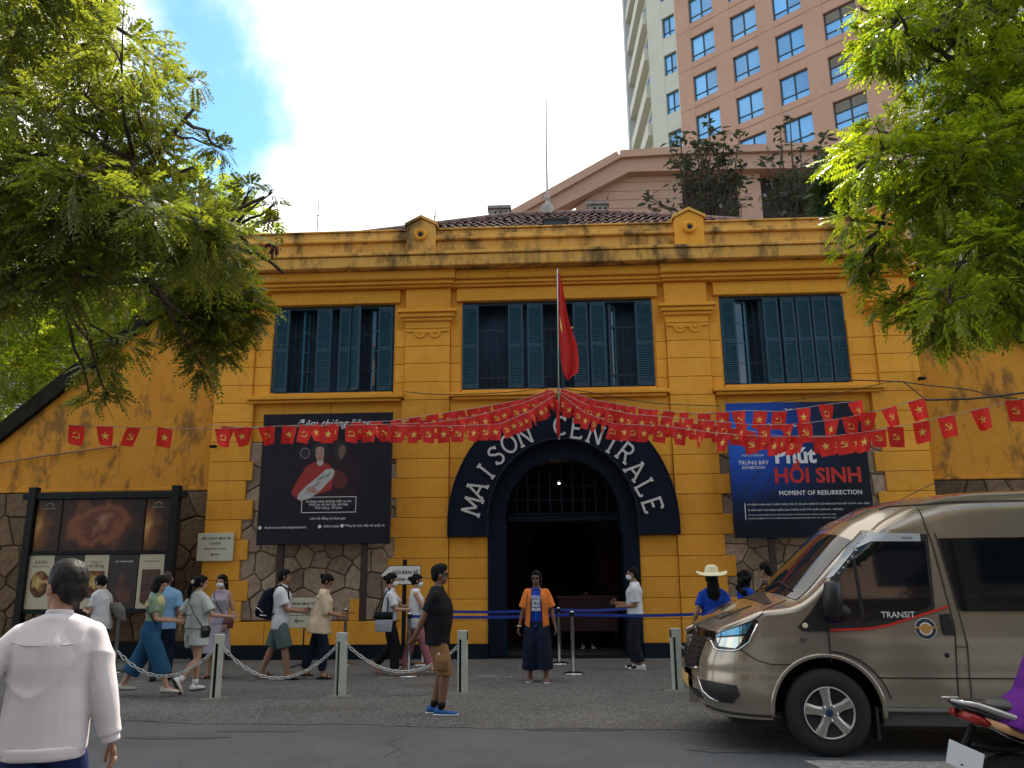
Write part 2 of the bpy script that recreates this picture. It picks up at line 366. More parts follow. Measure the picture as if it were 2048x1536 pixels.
# cracks, tar seams and litter
r9 = random.Random(99); mb = MB()
for k in range(13):
    x, y = r9.uniform(-9, 9), r9.uniform(5.5, 15.4); a = r9.uniform(-.5, .5)+(1.57 if r9.random() < .3 else 0); L = r9.uniform(.4, 1.8); n = 9; pts = []
    for i in range(n+1): pts.append((x+math.cos(a)*L*i/n, y+math.sin(a)*L*i/n)); a += r9.uniform(-.35, .35)
    wd = r9.uniform(.003, .007); V = []
    for i, (px_, py_) in enumerate(pts): V += [(px_-math.sin(a)*wd*math.sin(math.pi*i/n), py_+math.cos(a)*wd*math.sin(math.pi*i/n), .0015+k*.00002), (px_+math.sin(a)*wd*math.sin(math.pi*i/n), py_-math.cos(a)*wd*math.sin(math.pi*i/n), .0015+k*.00002)]
    mb.add(V, [(2*i, 2*i+2, 2*i+3, 2*i+1) if math.cos(a) < 0 else (2*i, 2*i+1, 2*i+3, 2*i+2) for i in range(n)])
tag(part('cracks', mb, mat('crack_dark', (.02, .02, .02), .95)), kind='structure')
mb = MB()
for k in range(900):
    x = r9.uniform(-10, 9); y = edgeY(x)+abs(r9.gauss(0, .35))-.05 if k < 600 else r9.uniform(6, 15.5); q = r9.uniform(.006, .022); a = r9.uniform(0, 6.28)
    mb.add([(x+q*math.cos(a+b), y+q*math.sin(a+b)*r9.uniform(.5, 1), .004+r9.uniform(0, .006)) for b in (0, 1.4, 2.9, 4.4)], [(0, 1, 2, 3)])
tag(part('litter', mb, mat('dry_leaf_litter', (.20, .15, .08), .9, col2=(.05, .04, .03), vscale=3)), 'dry leaf bits and grit lying along the pavement edge', 'litter', kind='stuff')
for px_, py_, sx, sy in [(640, 1418, .75, .10), (520, 1462, .5, .05), (1150, 1460, .6, .04), (860, 1372, .5, .25), (1480, 1500, .5, .12), (350, 1475, .6, .07)]:
    g_ = gr(px_, py_); mb = MB(); n = 18; mb.add([(g_.x+sx*math.cos(6.283*i/n)*r9.uniform(.75, 1.1), g_.y+sy*math.sin(6.283*i/n)*r9.uniform(.7, 1.2), .0009) for i in range(n)], [tuple(range(n))]); tag(part('asphalt_patch', mb, mat('patch_tar', (.055, .052, .048), .85, col2=(.10, .09, .08), vscale=9, bump=.3)), kind='structure')

# ================================================================== GATEHOUSE
FY = 15.9; BY = 16.02
gate = thing('gatehouse', 'ochre two storey gatehouse with navy arched gateway and louvred blue windows', 'building', (.24, FY, 0))
GW = lambda name, mb, m, **k: part(name, mb, m, gate, world=True, **k)
Z0 = .26
COURSES = [.70, 1.09, 1.48, 1.87, 2.27, 2.66, 3.05, 3.44, 3.83, 4.23, 4.64, 5.04]
UPPER = [5.04, 5.42, 5.81, 6.18, 6.56]
# core walls with openings (windows z 5.24-7.15, doorway)
WX = [(-5.75, -3.22), (-1.78, 2.17), (3.57, 6.06)]; WZ = (5.24, 7.15)
DX = (-1.25, 1.69); ACX, ACZ = .22, 2.28
WY1 = 16.30
mb = MB()
lo, hi = -6.93, 7.42
# wall bands: below sill, between windows, above windows
def bands(mb, x0, x1, z0, z1): mb.box(x0, x1, BY+.004, WY1, z0, z1)
bands(mb, lo+.005, DX[0], Z0, WZ[0]); bands(mb, DX[1], hi-.005, Z0, WZ[0])
archpts = []
RA, HA = 1.13, 1.25      # inner arch of the fanlight
for i in range(25):
    t = math.pi*i/24; archpts.append((ACX+(DX[1]-DX[0])/2*math.cos(t)*.99+0, 2.28+1.87*math.sin(t)))
mb.prism([(DX[1], WZ[0]), (DX[1], 2.28)]+archpts+[(DX[0], 2.28), (DX[0], WZ[0])], BY+.004, WY1)
bands(mb, lo+.005, WX[0][0], WZ[0], WZ[1]); bands(mb, WX[0][1], WX[1][0], WZ[0], WZ[1]); bands(mb, WX[1][1], WX[2][0], WZ[0], WZ[1]); bands(mb, WX[2][1], hi-.005, WZ[0], WZ[1])
bands(mb, lo+.005, hi-.005, WZ[1], 8.3)
GW('wall', mb, M_wall)
mb = MB(); mb.box(lo, lo+.3, WY1, 21.5, 0, 8.2); mb.box(hi-.3, hi, WY1, 21.5, 0, 8.2); mb.box(lo+.3, hi-.3, 21.2, 21.5, 0, 8.2); GW('rear_wall', mb, M_wall)
mb = MB(); mb.box(lo+.3, hi-.3, WY1, 21.2, 4.7, 4.9); GW('upper_floor', mb, M_dark)
mb = MB(); mb.box(lo+.3, hi-.3, WY1+.01, 21.2, 7.9, 8.1); GW('ceiling', mb, M_dark)
mb = MB(); mb.box(lo-.05, DX[0]-.002, FY-.06, WY1, 0, Z0); mb.box(DX[1]+.002, hi+.05, FY-.06, WY1, 0, Z0); mb.box(DX[0]-.0, DX[1], FY-.02, FY+.3, 0, .035); GW('plinth', mb, M_plinth)
# rusticated blocks
blk_cache = {}
def block(x0, x1, z0, z1, y, yb=None, c=.007):
    g_ = .0045; w_, h_, d_ = x1-x0-2*g_, z1-z0-2*g_, (yb or BY)-y-.002
    mb = MB(); mb.cbox(0, w_, 0, d_, 0, h_, c)
    key = (round(w_, 3), round(h_, 3), round(d_, 3))
    if key not in blk_cache: blk_cache[key] = mb.mesh('block', M_wall)
    return link('block', blk_cache[key], gate, (x0+g_-gate.location.x, y-gate.location.y, z0+g_))
def course(xs, z0, z1, y, yb=None):
    for a, b in zip(xs[:-1], xs[1:]): block(a, b, z0, z1, y, yb)
tl = [-6.08, -5.97, -6.16, -6.02, -6.18, -5.97, -6.14, -6.02, -6.10]
tr = [-3.08, -3.08, -3.22, -3.10, -3.24, -3.08, -3.24, -3.10, -3.20]
zc = COURSES
for k in range(len(zc)-1):
    z0, z1 = zc[k], zc[k+1]; top = z0 >= 4.2
    a = tl[k % 9]; b = tr[k % 9]
    if not top:
        course([lo, a], z0, z1, FY); course([b, -2.03], z0, z1, FY)
        course([2.43, 3.34 if k % 2 else 3.52], z0, z1, FY); course([6.33 if k % 2 else 6.50, hi], z0, z1, FY)
    else:
        course([lo, -6.1], z0, z1, FY); course([-3.02, -2.03], z0, z1, FY); course([2.43, 3.34], z0, z1, FY); course([6.42, hi], z0, z1, FY)
        course([-6.1, -4.9 if k % 2 else -4.5, -3.02], z0, z1, BY-.03); course([3.34, 4.6 if k % 2 else 5.1, 6.42], z0, z1, BY-.03)
    if z1 <= 2.3: course([-2.03, DX[0]], z0, z1, FY+.04); course([DX[1], 2.43], z0, z1, FY+.04)
    else:
        # courses stop at the arch board
        h_ = min(1, max(0, (z0-2.28)/2.75)); ax = 2.22*math.sqrt(max(0, 1-h_*h_))
        if ACX-ax > -2.0: course([-2.03, ACX-ax+.25 if z1 < 5 else ACX], z0, z1, FY+.04); course([ACX+ax-.25 if z1 < 5 else ACX, 2.43], z0, z1, FY+.04)
# base band under the stone panels
for xs_ in ([lo, -5.6, -4.3, -3.0, -2.03], [2.43, 3.3, 4.4, 5.6, 6.5, hi]): course(xs_, Z0, .70, FY)
course([-2.03, DX[0]], Z0, .70, FY+.04); course([DX[1], 2.43], Z0, .70, FY+.04)
# little orange stub between rubble stones under the left board
course([-3.95, -3.72], .70, 1.12, FY+.02)
for k in range(len(UPPER)-1):
    z0, z1 = UPPER[k], UPPER[k+1]
    for x0, x1, y in [(lo, -6.15, FY), (-2.97, -2.03, FY), (2.43, 3.30, FY), (6.62, hi, FY), (-6.15, -5.80, FY+.06), (-3.18, -2.97, FY+.06), (-2.03, -1.82, FY+.06), (2.21, 2.43, FY+.06), (3.30, 3.53, FY+.06), (6.10, 6.62, FY+.06)]:
        block(x0, x1, z0, z1, y)
# capitals and scalloped ornaments
for x0, x1 in [(-2.97, -2.03), (2.43, 3.30), (lo, -6.2), (6.62, hi)]:
    mb = MB(); mb.cbox(x0, x1, FY, BY, 6.567, 7.44, .004); GW('pilaster_head', mb, M_wall)
    mb = MB(); mb.cbox(x0-.05, x1+.05, FY-.05, FY-.001, 6.72, 6.79, .01); mb.cbox(x0-.09, x1+.09, FY-.10, FY-.001, 6.793, 6.88, .01); mb.cbox(x0-.15, x1+.15, FY-.15, FY-.001, 6.883, 6.95, .01); GW('capital', mb, M_wall)
    mid = (x0+x1)/2; w_ = (x1-x0)/2
    pts = [(mid-w_+.03, FY-.012, 6.50), (mid-.30, FY-.012, 6.50)]
    for cx in (mid-.155, mid+.155): pts += [(cx+.105*math.cos(math.pi+math.pi*j/8), FY-.012, 6.47+.105*math.sin(math.pi+math.pi*j/8)) for j in range(9)]
    pts += [(mid+.30, FY-.012, 6.50), (mid+w_-.03, FY-.012, 6.50)]
    mb = MB(); mb.tube(pts, .020, 6); mb.ell((mid-.155, FY-.01, 6.47), (.035, .02, .035), nu=8, nv=6); mb.ell((mid+.155, FY-.01, 6.47), (.035, .02, .035), nu=8, nv=6)
    GW('scalloped_ornament', mb, M_wall)
# window surrounds, sills
for (x0, x1), (s0, s1) in zip(WX, [(-6.21, -2.975), (-2.025, 2.425), (3.305, 6.66)]):
    mb = MB(); mb.cbox(s0, s1, FY-.10, BY, 5.085, 5.165, .01); mb.cbox(s0+.06, s1-.06, FY-.05, BY, 5.02, 5.083, .01); mb.cbox(s0+.25, s1-.25, FY+.02, BY+.02, 5.167, 5.235, .01); GW('window_sill', mb, M_wall)
    mb = MB(); mb.cbox(x0-.12, x1+.12, FY+.03, BY, 7.155, 7.44, .008); GW('lintel', mb, M_wall)
    for xx in (x0-.13, x1+.05): pass
# entablature
mb = MB()
mb.cbox(lo-.05, -1.99, FY-.10, BY, 7.45, 7.50, .01); mb.cbox(lo-.10, -1.95, FY-.16, BY, 7.503, 7.58, .01); mb.cbox(lo-.16, -1.91, FY-.24, BY, 7.583, 7.78, .02)
mb.cbox(-1.99, 2.40, FY-.05, BY, 7.45, 7.50, .01); mb.cbox(-1.95, 2.36, FY-.10, BY, 7.503, 7.58, .01); mb.cbox(-1.91, 2.34, FY-.18, BY, 7.583, 7.78, .02)
mb.cbox(2.40, hi+.05, FY-.10, BY, 7.45, 7.50, .01); mb.cbox(2.36, hi+.10, FY-.16, BY, 7.503, 7.58, .01); mb.cbox(2.34, hi+.16, FY-.24, BY, 7.583, 7.78, .02)
GW('frieze', mb, M_wall)
mb = MB(); mb.cbox(lo-.30, hi+.30, FY-.42, WY1, 7.783, 8.03, .02); mb.cbox(lo-.34, hi+.34, FY-.46, WY1, 8.033, 8.10, .01); GW('cornice', mb, M_parapet)
mb = MB(); mb.cbox(lo, hi, FY-.20, WY1, 8.103, 8.42, .01); mb.cbox(lo-.06, hi+.06, FY-.28, WY1, 8.423, 8.49, .015); mb.cbox(lo-.02, hi+.02, FY-.24, WY1, 8.493, 8.56, .01); GW('parapet', mb, M_parapet)
mb = MB(); mb.cbox(lo+.02, hi-.02, FY-.16, WY1, 8.563, 8.68, .01); mb.cbox(lo-.02, hi+.02, FY-.2, WY1, 8.683, 8.72, .01); GW('parapet_cap', mb, M_parapet)
# small pedimented blocks with a roundel
for xc in (-2.62, 2.97, 6.93):
    mb = MB(); z1 = 8.77; mb.prism([(xc-.30, 8.10), (xc+.30, 8.10), (xc+.30, z1-.04), (xc, z1+.11), (xc-.30, z1-.04)], FY-.34, WY1-.1, c=.012); ped = GW('pediment_block', mb, M_wall if xc > 0 else M_parapet)
    mb = MB()
    for sg in (-1, 1):
        a, b = Vector((xc+sg*.345, 0, z1-.055)), Vector((xc, 0, z1+.125)); mb.prism([(a.x, a.z), (b.x, b.z), (b.x, b.z+.06), (a.x, a.z+.06)], FY-.38, WY1-.08)
    o = part('gable_coping', mb, M_parapet, ped); o.location = -gate.location
    mb = MB(); mb.lathe([(.13, -.0), (.13, -.05), (.10, -.08), (.055, -.06), (.055, -.02)], 20, (xc, FY-.34, 8.50), 'y'); o = part('roundel', mb, M_wall, ped, smooth=False); o.location = -gate.location
    mb = MB(); mb.lathe([(.05, -.07), (.05, -.075)], 12, (xc, FY-.34, 8.50), 'y'); o = part('roundel_hole', mb, M_dark, ped); o.location = -gate.location

# ---------------- rubble stone panels (each stone its own object)
def voronoi(seeds, x0, x1, z0, z1):
    out = []
    for i, (a, b) in enumerate(seeds):
        poly = [(x0, z0), (x1, z0), (x1, z1), (x0, z1)]
        for j, (c, d) in enumerate(seeds):
            if i == j or abs(a-c) > 1.6 or abs(b-d) > 1.6: continue
            mx_, mz_ = (a+c)/2, (b+d)/2; nx, nz_ = c-a, d-b
            np_ = []
            for k in range(len(poly)):
                p, q = poly[k], poly[(k+1) % len(poly)]
                dp = (p[0]-mx_)*nx+(p[1]-mz_)*nz_; dq = (q[0]-mx_)*nx+(q[1]-mz_)*nz_
                if dp <= 0: np_.append(p)
                if (dp < 0) != (dq < 0) and dp != dq:
                    t = dp/(dp-dq); np_.append((p[0]+(q[0]-p[0])*t, p[1]+(q[1]-p[1])*t))
            poly = np_
            if len(poly) < 3: break
        # drop tiny edges
        if len(poly) >= 3:
            pp = [poly[0]]
            for p in poly[1:]:
                if math.hypot(p[0]-pp[-1][0], p[1]-pp[-1][1]) > .03: pp.append(p)
            if len(pp) >= 3: out.append(((a, b), pp))
    return out
def inset(poly, g_):
    cx = sum(p[0] for p in poly)/len(poly); cz = sum(p[1] for p in poly)/len(poly)
    r = []
    for p in poly:
        d = math.hypot(p[0]-cx, p[1]-cz); k = max(.2, 1-g_*1.25/d); r.append((cx+(p[0]-cx)*k, cz+(p[1]-cz)*k))
    return r
def rubble(parent, x0, x1, z0, z1, y, size, seed, gap=.007, smat=None):
    r = random.Random(seed); nx = int((x1-x0)/size); nz_ = int((z1-z0)/size)
    sx, sz = (x1-x0)/nx, (z1-z0)/nz_
    seeds = [(x0+(i+.5+(.25 if j % 2 else -.25)+r.uniform(-.33, .33))*sx, z0+(j+.5+r.uniform(-.36, .36))*sz) for i in range(nx) for j in range(nz_)]
    seeds = [(min(max(a, x0+.03), x1-.03), b) for a, b in seeds]
    for (a, b), poly in voronoi(seeds, x0, x1, z0, z1):
        ps = inset(poly, gap); cx, cz = a, b; pr_ = r.uniform(.0, .030)
        mb = MB(); mb.prism([(p[0]-cx, p[1]-cz) for p in ps], -pr_-.006, .05, c=.030)
        link('stone', mb.mesh('stone', smat or M_stone), parent, (cx-parent.location.x, y-parent.location.y, cz))
for x0, x1, sd in ((-6.22, -3.0, 3), (3.3, 6.6, 5)):
    mb = MB(); mb.box(x0+.01, x1-.01, BY-.045, BY+.003, .695, 4.235); GW('mortar_bed', mb, M_mortar)
    rubble(gate, x0+.01, x1-.01, .71, 4.22, BY-.065, .40, sd)

# ---------------- shutters, bars and frames of the upper windows
def shutter(x0, w_, ang=0.0, hinge=0, z0=5.28, z1=7.10, y=15.99+.10):
    """louvred leaf; ang opens it about its hinge edge"""
    st = .045; h_ = z1-z0; mid = h_*.50
    o_mb = MB(); o_mb.box(0, st, -.02, .02, 0, h_); o_mb.box(w_-st, w_, -.02, .02, 0, h_)
    for a, b in ((0, .10), (mid-.035, mid+.045), (h_-.09, h_)): o_mb.box(st, w_-st, -.018, .018, a, b)
    o = link('shutter', o_mb.mesh('shutter', M_shut), gate, (x0-gate.location.x, y-gate.location.y, z0))
    o.rotation_euler = (0, 0, ang)
    l = MB()
    for a, b in ((.10, mid-.035), (mid+.045, h_-.09)):
        n_ = int((b-a)/.047)
        for i in range(n_):
            zz = a+(i+.5)*(b-a)/n_; M_ = Matrix.Translation((0, 0, zz)) @ Matrix.Rotation(R(-38), 4, 'X'); l.box(st, w_-st, -.021, .021, -.0045, .0045, M_)
    lo_ = part('louvres', l, mat('louvre_paint', (.05, .17, .25), .5, var=.3, vscale=9), o, kind='stuff')  # slat highlights painted in as a lighter blue than the frame
    return o
def Xp(px, py=700): return at(px, py, 16.1).x
# frames and panes
for wi, (x0, x1) in enumerate(WX):
    mb = MB(); mb.box(x0, x0+.06, 16.06, 16.20, *WZ); mb.box(x1-.06, x1, 16.06, 16.20, *WZ); mb.box(x0+.06, x1-.06, 16.06, 16.20, WZ[1]-.07, WZ[1]); mb.box(x0+.06, x1-.06, 16.06, 16.20, WZ[0], WZ[0]+.05)
    nd = 2 if wi != 1 else 3
    cuts = {0: [-4.75, -4.0], 1: [-.72, .30, 1.30], 2: [4.42]}[wi]
    for c_ in cuts: mb.box(c_-.035, c_+.035, 16.10, 16.18, WZ[0]+.05, WZ[1]-.07)
    fr = GW('window_frame', mb, M_shutd)
    mb = MB(); xx = x0+.10
    while xx < x1-.08: mb.tube([(xx, 16.22, WZ[0]+.05), (xx, 16.22, WZ[1]-(.08 if wi != 1 else .55))], .008, 5); xx += .125
    for zz in ((5.55, 6.58) if wi == 1 else (5.75, 6.55)): mb.box(x0+.06, x1-.06, 16.213, 16.227, zz-.012, zz+.012)
    GW('window_bars', mb, M_iron)
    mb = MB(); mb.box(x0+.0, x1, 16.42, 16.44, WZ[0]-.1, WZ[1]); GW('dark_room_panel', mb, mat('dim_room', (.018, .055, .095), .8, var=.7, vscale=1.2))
# leaves: (px left, px right, angle)
for a, b, ang in [(549, 579, 0), (634, 664, 0), (679, 702, 0), (704, 724, -.75), (757, 786, 0)]:
    x0, x1 = Xp(a), Xp(b); shutter(x0, (x1-x0)/math.cos(ang), ang, y=16.04 if ang == 0 else 16.06)
for a, b, ang in [(925, 958, 0), (1017, 1047, 0), (1055, 1087, 0), (1147, 1177, 0), (1181, 1212, 0), (1272, 1307, 0)]:
    x0, x1 = Xp(a), Xp(b); shutter(x0, x1-x0, ang, y=16.04)
for a, b, ang in [(1444, 1474, 0), (1530, 1561, 0), (1566, 1594, 0), (1597, 1626, 0), (1629, 1659, 0), (1662, 1693, 0)]:
    x0, x1 = Xp(a), Xp(b); shutter(x0, x1-x0, ang, y=16.04)
# inner casements standing ajar, blue with panes
M_case = mat('bright_blue_casement', (.03, .17, .26), .45, var=.2, vscale=6)
for a, b, ang in [(604, 618, .9), (742, 757, .35), (1212, 1236, .5), (1474, 1500, .25), (1496, 1512, 1.1)]:
    x0, x1 = Xp(a), Xp(b); w_ = max(.14, (x1-x0))
    mb = MB(); h_ = 1.78
    mb.box(0, .03, -.018, .018, 0, h_); mb.box(w_-.03, w_, -.018, .018, 0, h_)
    for k in range(5): mb.box(.03, w_-.03, -.014, .014, k*(h_-.03)/4, k*(h_-.03)/4+.03)
    o = link('casement', mb.mesh('casement', M_case), gate, (x0-gate.location.x, 16.16-FY, 5.29)); o.rotation_euler = (0, 0, ang)
    mb = MB(); mb.box(.03, w_-.03, -.003, .003, .03, h_-.03); part('pane', mb, M_glass, o)

# ---------------- gateway: arched board with letters, jambs, fanlight, passage
def archline(rx, rz, z0=2.28, n=40, x=ACX, zb=None):
    """arch outline: straight to zc then half ellipse"""
    zc_ = z0; return [(x+rx*math.cos(math.pi*i/n), zc_+rz*math.sin(math.pi*i/n)) for i in range(n+1)]
OZ = 2.85
outer = [(ACX+2.25, 2.28)]+[(ACX+2.25*math.cos(math.pi*i/40), OZ-.35+2.50*math.sin(math.pi*i/40)) for i in range(41)]+[(ACX-2.25, 2.28)]
inner = [(ACX-1.47, 2.28)]+[(ACX-1.47*math.cos(math.pi*i/40), 2.55+1.62*math.sin(math.pi*i/40)) for i in range(41)]+[(ACX+1.47, 2.28)]
def ring_prism(mb, o, i, y0, y1, mi=0):
    """closed strip between outer (right to left) and inner (left to right) lists of equal length"""
    n = len(o); i = i[::-1]
    V = [(x, y0, z) for x, z in o]+[(x, y0, z) for x, z in i]+[(x, y1, z) for x, z in o]+[(x, y1, z) for x, z in i]
    F = []
    for k in range(n-1): F += [(k, k+1, n+k+1, n+k), (k+1, k, 2*n+k, 2*n+k+1), (n+k, n+k+1, 3*n+k+1, 3*n+k), (2*n+k, 3*n+k, 3*n+k+1, 2*n+k+1)]
    F += [(0, n, 3*n, 2*n), (n-1, 3*n-1, 4*n-1, 2*n-1)]
    mb.add(V, F, mi)
mb = MB(); ring_prism(mb, outer, inner, FY-.10, FY+.035); board = GW('arch_board', mb, M_navy)
rim = MB(); rim.tube([(x, FY-.105, z) for x, z in outer], .016, 6); rim.tube([(x, FY-.105, z) for x, z in inner], .03, 6); o = part('arch_rim', rim, M_door, board); o.location = -gate.location
# letters: strokes with small serifs in a 0..1 high box
def stroke(mb, pts, wd, M_):
    """flat polyline of width wd, extruded"""
    k = len(pts); L = []; Rr = []
    for i, (x, z) in enumerate(pts):
        a = pts[max(i-1, 0)]; b = pts[min(i+1, k-1)]; dx, dz = b[0]-a[0], b[1]-a[1]; l = math.hypot(dx, dz); nx, nz_ = -dz/l*wd/2, dx/l*wd/2
        L.append((x+nx, z+nz_)); Rr.append((x-nx, z-nz_))
    V = [M_ @ Vector((x, 0, z)) for x, z in L+Rr]+[M_ @ Vector((x, .025, z)) for x, z in L+Rr]
    F = []
    for i in range(k-1): F += [(i, i+1, k+i+1, k+i), (2*k+i+1, 2*k+i, 3*k+i, 3*k+i+1), (i+1, i, 2*k+i, 2*k+i+1), (k+i, k+i+1, 3*k+i+1, 3*k+i)]
    F += [(0, k, 3*k, 2*k), (2*k-1, k-1, 3*k-1, 4*k-1)]
    mb.add(V, F)
def arc(cx, cz, rx, rz, a0, a1, n=12): return [(cx+rx*math.cos(R(a0+(a1-a0)*i/n)), cz+rz*math.sin(R(a0+(a1-a0)*i/n))) for i in range(n+1)]
s_ = .12
GL = {
 'M': [[(-.38, 0), (-.34, 1)], [(-.34, 1), (0, .22)], [(0, .22), (.34, 1)], [(.34, 1), (.38, 0)], [(-.50, 0), (-.26, 0)], [(.26, 0), (.5, 0)]],
 'A': [[(-.36, 0), (0, 1)], [(0, 1), (.36, 0)], [(-.24, .34), (.24, .34)], [(-.48, 0), (-.24, 0)], [(.24, 0), (.48, 0)], [(-.14, 1), (.06, 1)]],
 'I': [[(0, 0), (0, 1)], [(-.14, 0), (.14, 0)], [(-.14, 1), (.14, 1)]],
 'S': [arc(0, .74, .24, .24, 30, 180)+arc(0, .26, .26, .26, 90, -150), [(.2, .78), (.24, .96)], [(-.26, .04), (-.22, .24)]],
 'O': [arc(0, .5, .36, .48, 0, 360, 24)],
 'N': [[(-.3, 0), (-.3, 1)], [(-.3, 1), (.3, 0)], [(.3, 0), (.3, 1)], [(-.42, 0), (-.18, 0)], [(.18, 1), (.42, 1)], [(-.42, 1), (-.3, 1)]],
 'C': [arc(.05, .5, .36, .48, 50, 310, 20), [(.27, .76), (.3, .96)]],
 'E': [[(-.24, 0), (-.24, 1)], [(-.32, 1), (.26, 1)], [(-.24, .52), (.14, .52)], [(-.32, 0), (.28, 0)], [(.26, .86), (.26, 1)], [(.28, 0), (.28, .14)]],
 'T': [[(0, 0), (0, 1)], [(-.34, 1), (.34, 1)], [(-.12, 0), (.12, 0)], [(-.34, .85), (-.34, 1)], [(.34, .85), (.34, 1)]],
 'R': [[(-.24, 0), (-.24, 1)], [(-.3, 1), (.02, 1)]+arc(.02, .75, .24, .25, 90, -90, 8)+[(-.24, .5)], [(.02, .5), (.3, 0)], [(-.36, 0), (-.12, 0)], [(.2, 0), (.42, 0)]],
 'L': [[(-.22, 0), (-.22, 1)], [(-.3, 0), (.28, 0)], [(.28, 0), (.28, .16)], [(-.34, 1), (-.1, 1)]],
}
# letter foot positions measured round the arch: (char, px, py of centre)
LET = [('M', 944, 1012), ('A', 953, 978), ('I', 972, 940+3), ('S', 992, 911), ('O', 1018, 888), ('N', 1049, 872), ('C', 1120, 852), ('E', 1154, 858), ('N', 1191, 869), ('T', 1224, 888), ('R', 1251, 905), ('A', 1272, 940), ('L', 1291, 975), ('E', 1305, 1010)]
for ch, px, py in LET:
    p = at(px, py, FY-.10); cx, cz = ACX, 2.30
    d = Vector((p.x-cx, (p.z-cz)*.97)).normalized(); ang = math.atan2(d.x, d.y)
    h_ = .365
    M_ = Matrix.Rotation(ang, 4, 'Y') @ Matrix.Scale(h_, 4)
    M2 = Matrix.Translation((0, 0, 0)) @ M_
    mb = MB()
    for si, st_ in enumerate(GL[ch]): stroke(mb, [(x, z-.5) for x, z in st_], .125, Matrix.Translation((0, -.0012*si, 0)) @ M2)
    # thin slabs: squash depth back
    mb.v = [(x, y*.9, z) for x, y, z in mb.v]
    o = link('letter', mb.mesh('letter', M_letter), board, (p.x-gate.location.x, -.125, p.z)); o['label'] = 'white letter %s of the arch inscription' % ch
# jambs and inner reveals
mb = MB()
for x0, x1 in ((DX[0], -.90), (1.38, DX[1])): mb.cbox(x0, x1, FY-.01, FY+.62, .035, 2.60, .012)
ring_prism(mb, [(ACX+1.47, 2.30)]+[(ACX+1.47*math.cos(math.pi*i/40), 2.55+1.62*math.sin(math.pi*i/40)) for i in range(41)]+[(ACX-1.47, 2.30)],
           [(ACX-1.13, 2.30)]+[(ACX-1.13*math.cos(math.pi*i/40), 2.62+1.18*math.sin(math.pi*i/40)) for i in range(41)]+[(ACX+1.13, 2.30)], FY+.02, FY+.62)
GW('gate_jambs', mb, M_door)
mb = MB(); mb.cbox(-.90, 1.38, FY+.30, FY+.46, 2.56, 2.74, .02); mb.cbox(-.90, 1.38, FY+.26, FY+.3, 2.70, 2.735, .01); GW('transom', mb, M_door)
mb = MB()
for k in range(9):
    x = -.70+k*.228; hz = 2.62+1.16*math.sqrt(max(0, 1-((x-ACX)/1.12)**2)); mb.box(x-.02, x+.02, FY+.36, FY+.40, 2.74, hz)
for zz in (3.0, 3.28): mb.box(-.86, 1.30, FY+.355, FY+.36, zz-.012, zz+.012)
GW('fanlight_bars', mb, M_door)
# passage behind: side walls, vault, dark inner gate
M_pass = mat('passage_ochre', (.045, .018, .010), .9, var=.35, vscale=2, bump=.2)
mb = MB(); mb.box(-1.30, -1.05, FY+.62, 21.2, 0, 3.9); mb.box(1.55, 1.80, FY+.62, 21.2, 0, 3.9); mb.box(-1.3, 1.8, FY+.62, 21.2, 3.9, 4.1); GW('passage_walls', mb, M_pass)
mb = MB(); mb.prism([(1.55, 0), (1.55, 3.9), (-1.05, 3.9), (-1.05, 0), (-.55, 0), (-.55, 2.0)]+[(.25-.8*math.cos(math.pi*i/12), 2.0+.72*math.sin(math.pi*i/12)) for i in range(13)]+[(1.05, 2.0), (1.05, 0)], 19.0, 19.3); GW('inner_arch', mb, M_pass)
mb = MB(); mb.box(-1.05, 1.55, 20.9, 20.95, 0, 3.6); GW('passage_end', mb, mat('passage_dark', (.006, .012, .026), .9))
mb = MB(); mb.box(-1.04, 1.54, FY+.3, 21.2, .0, .03); GW('passage_floor', mb, mat('passage_tiles', (.06, .05, .045), .5, var=.3))
mb = MB(); mb.cbox(1.40, 1.50, FY+.55, FY+.60, 1.25, 1.68, .01); o = GW('gate_notice', mb, mat('brass_plate', (.35, .30, .2), .5))
# lamp under the vault
t = thing('ceiling_lamp', 'small lit round lamp hanging inside the gateway vault', 'lamp', (at(1118, 967, 17.4).x, 17.4, at(1118, 967, 17.4).z))
mb = MB(); mb.ell((0, 0, 0), (.022, .022, .022)); part('bulb', mb, mat('lamp_glow', (1, .9, .7), .4, emit=(1, .85, .6), estr=9), t, True)
mb = MB(); mb.tube([(0, 0, .04), (0, 0, 3.9-t.location.z)], .008, 6); mb.lathe([(.02, .03), (.06, .06), (.05, .09)], 10); part('cord', mb, M_black, t)
# reception desk and red barrier panel inside
t = thing('reception_desk', 'dull red ticket desk standing inside the dark gateway', 'desk', (.72, 17.35, .03))
mb = MB(); mb.cbox(-.62, .62, -.03, .0, .35, 1.02, .01); part('front_panel', mb, mat('red_board', (.06, .014, .016), .6, var=.3), t)
mb = MB(); mb.cbox(-.66, .66, -.05, .5, 1.02, 1.06, .01); part('desk_top', mb, mat('desk_brown', (.12, .05, .03), .5), t)
for sx in (-.58, .54):
    mb = MB(); mb.box(sx, sx+.04, 0, .04, 0, 1.02); part('leg', mb, M_black, t)

# ---------------- tiled hip roof
M_tile = mat('clay_pan_tile', (.24, .11, .085), .62, col2=(.08, .055, .05), vscale=3.5, rand=.0, bump=.3, bscale=30)
ex0, ex1, ey0, ey1, ez = -7.0, 7.5, 16.2, 21.6, 8.50
rx0, rx1, ry, rz_ = -.9, 1.6, 19.0, 10.44
mb = MB(); mb.add([(ex0, ey0, ez), (ex1, ey0, ez), (rx1, ry, rz_), (rx0, ry, rz_), (ex0, ey1, ez), (ex1, ey1, ez)], [(0, 1, 2, 3), (1, 5, 2), (0, 3, 4), (3, 2, 5, 4)]); roof = GW('roof', mb, M_tile)
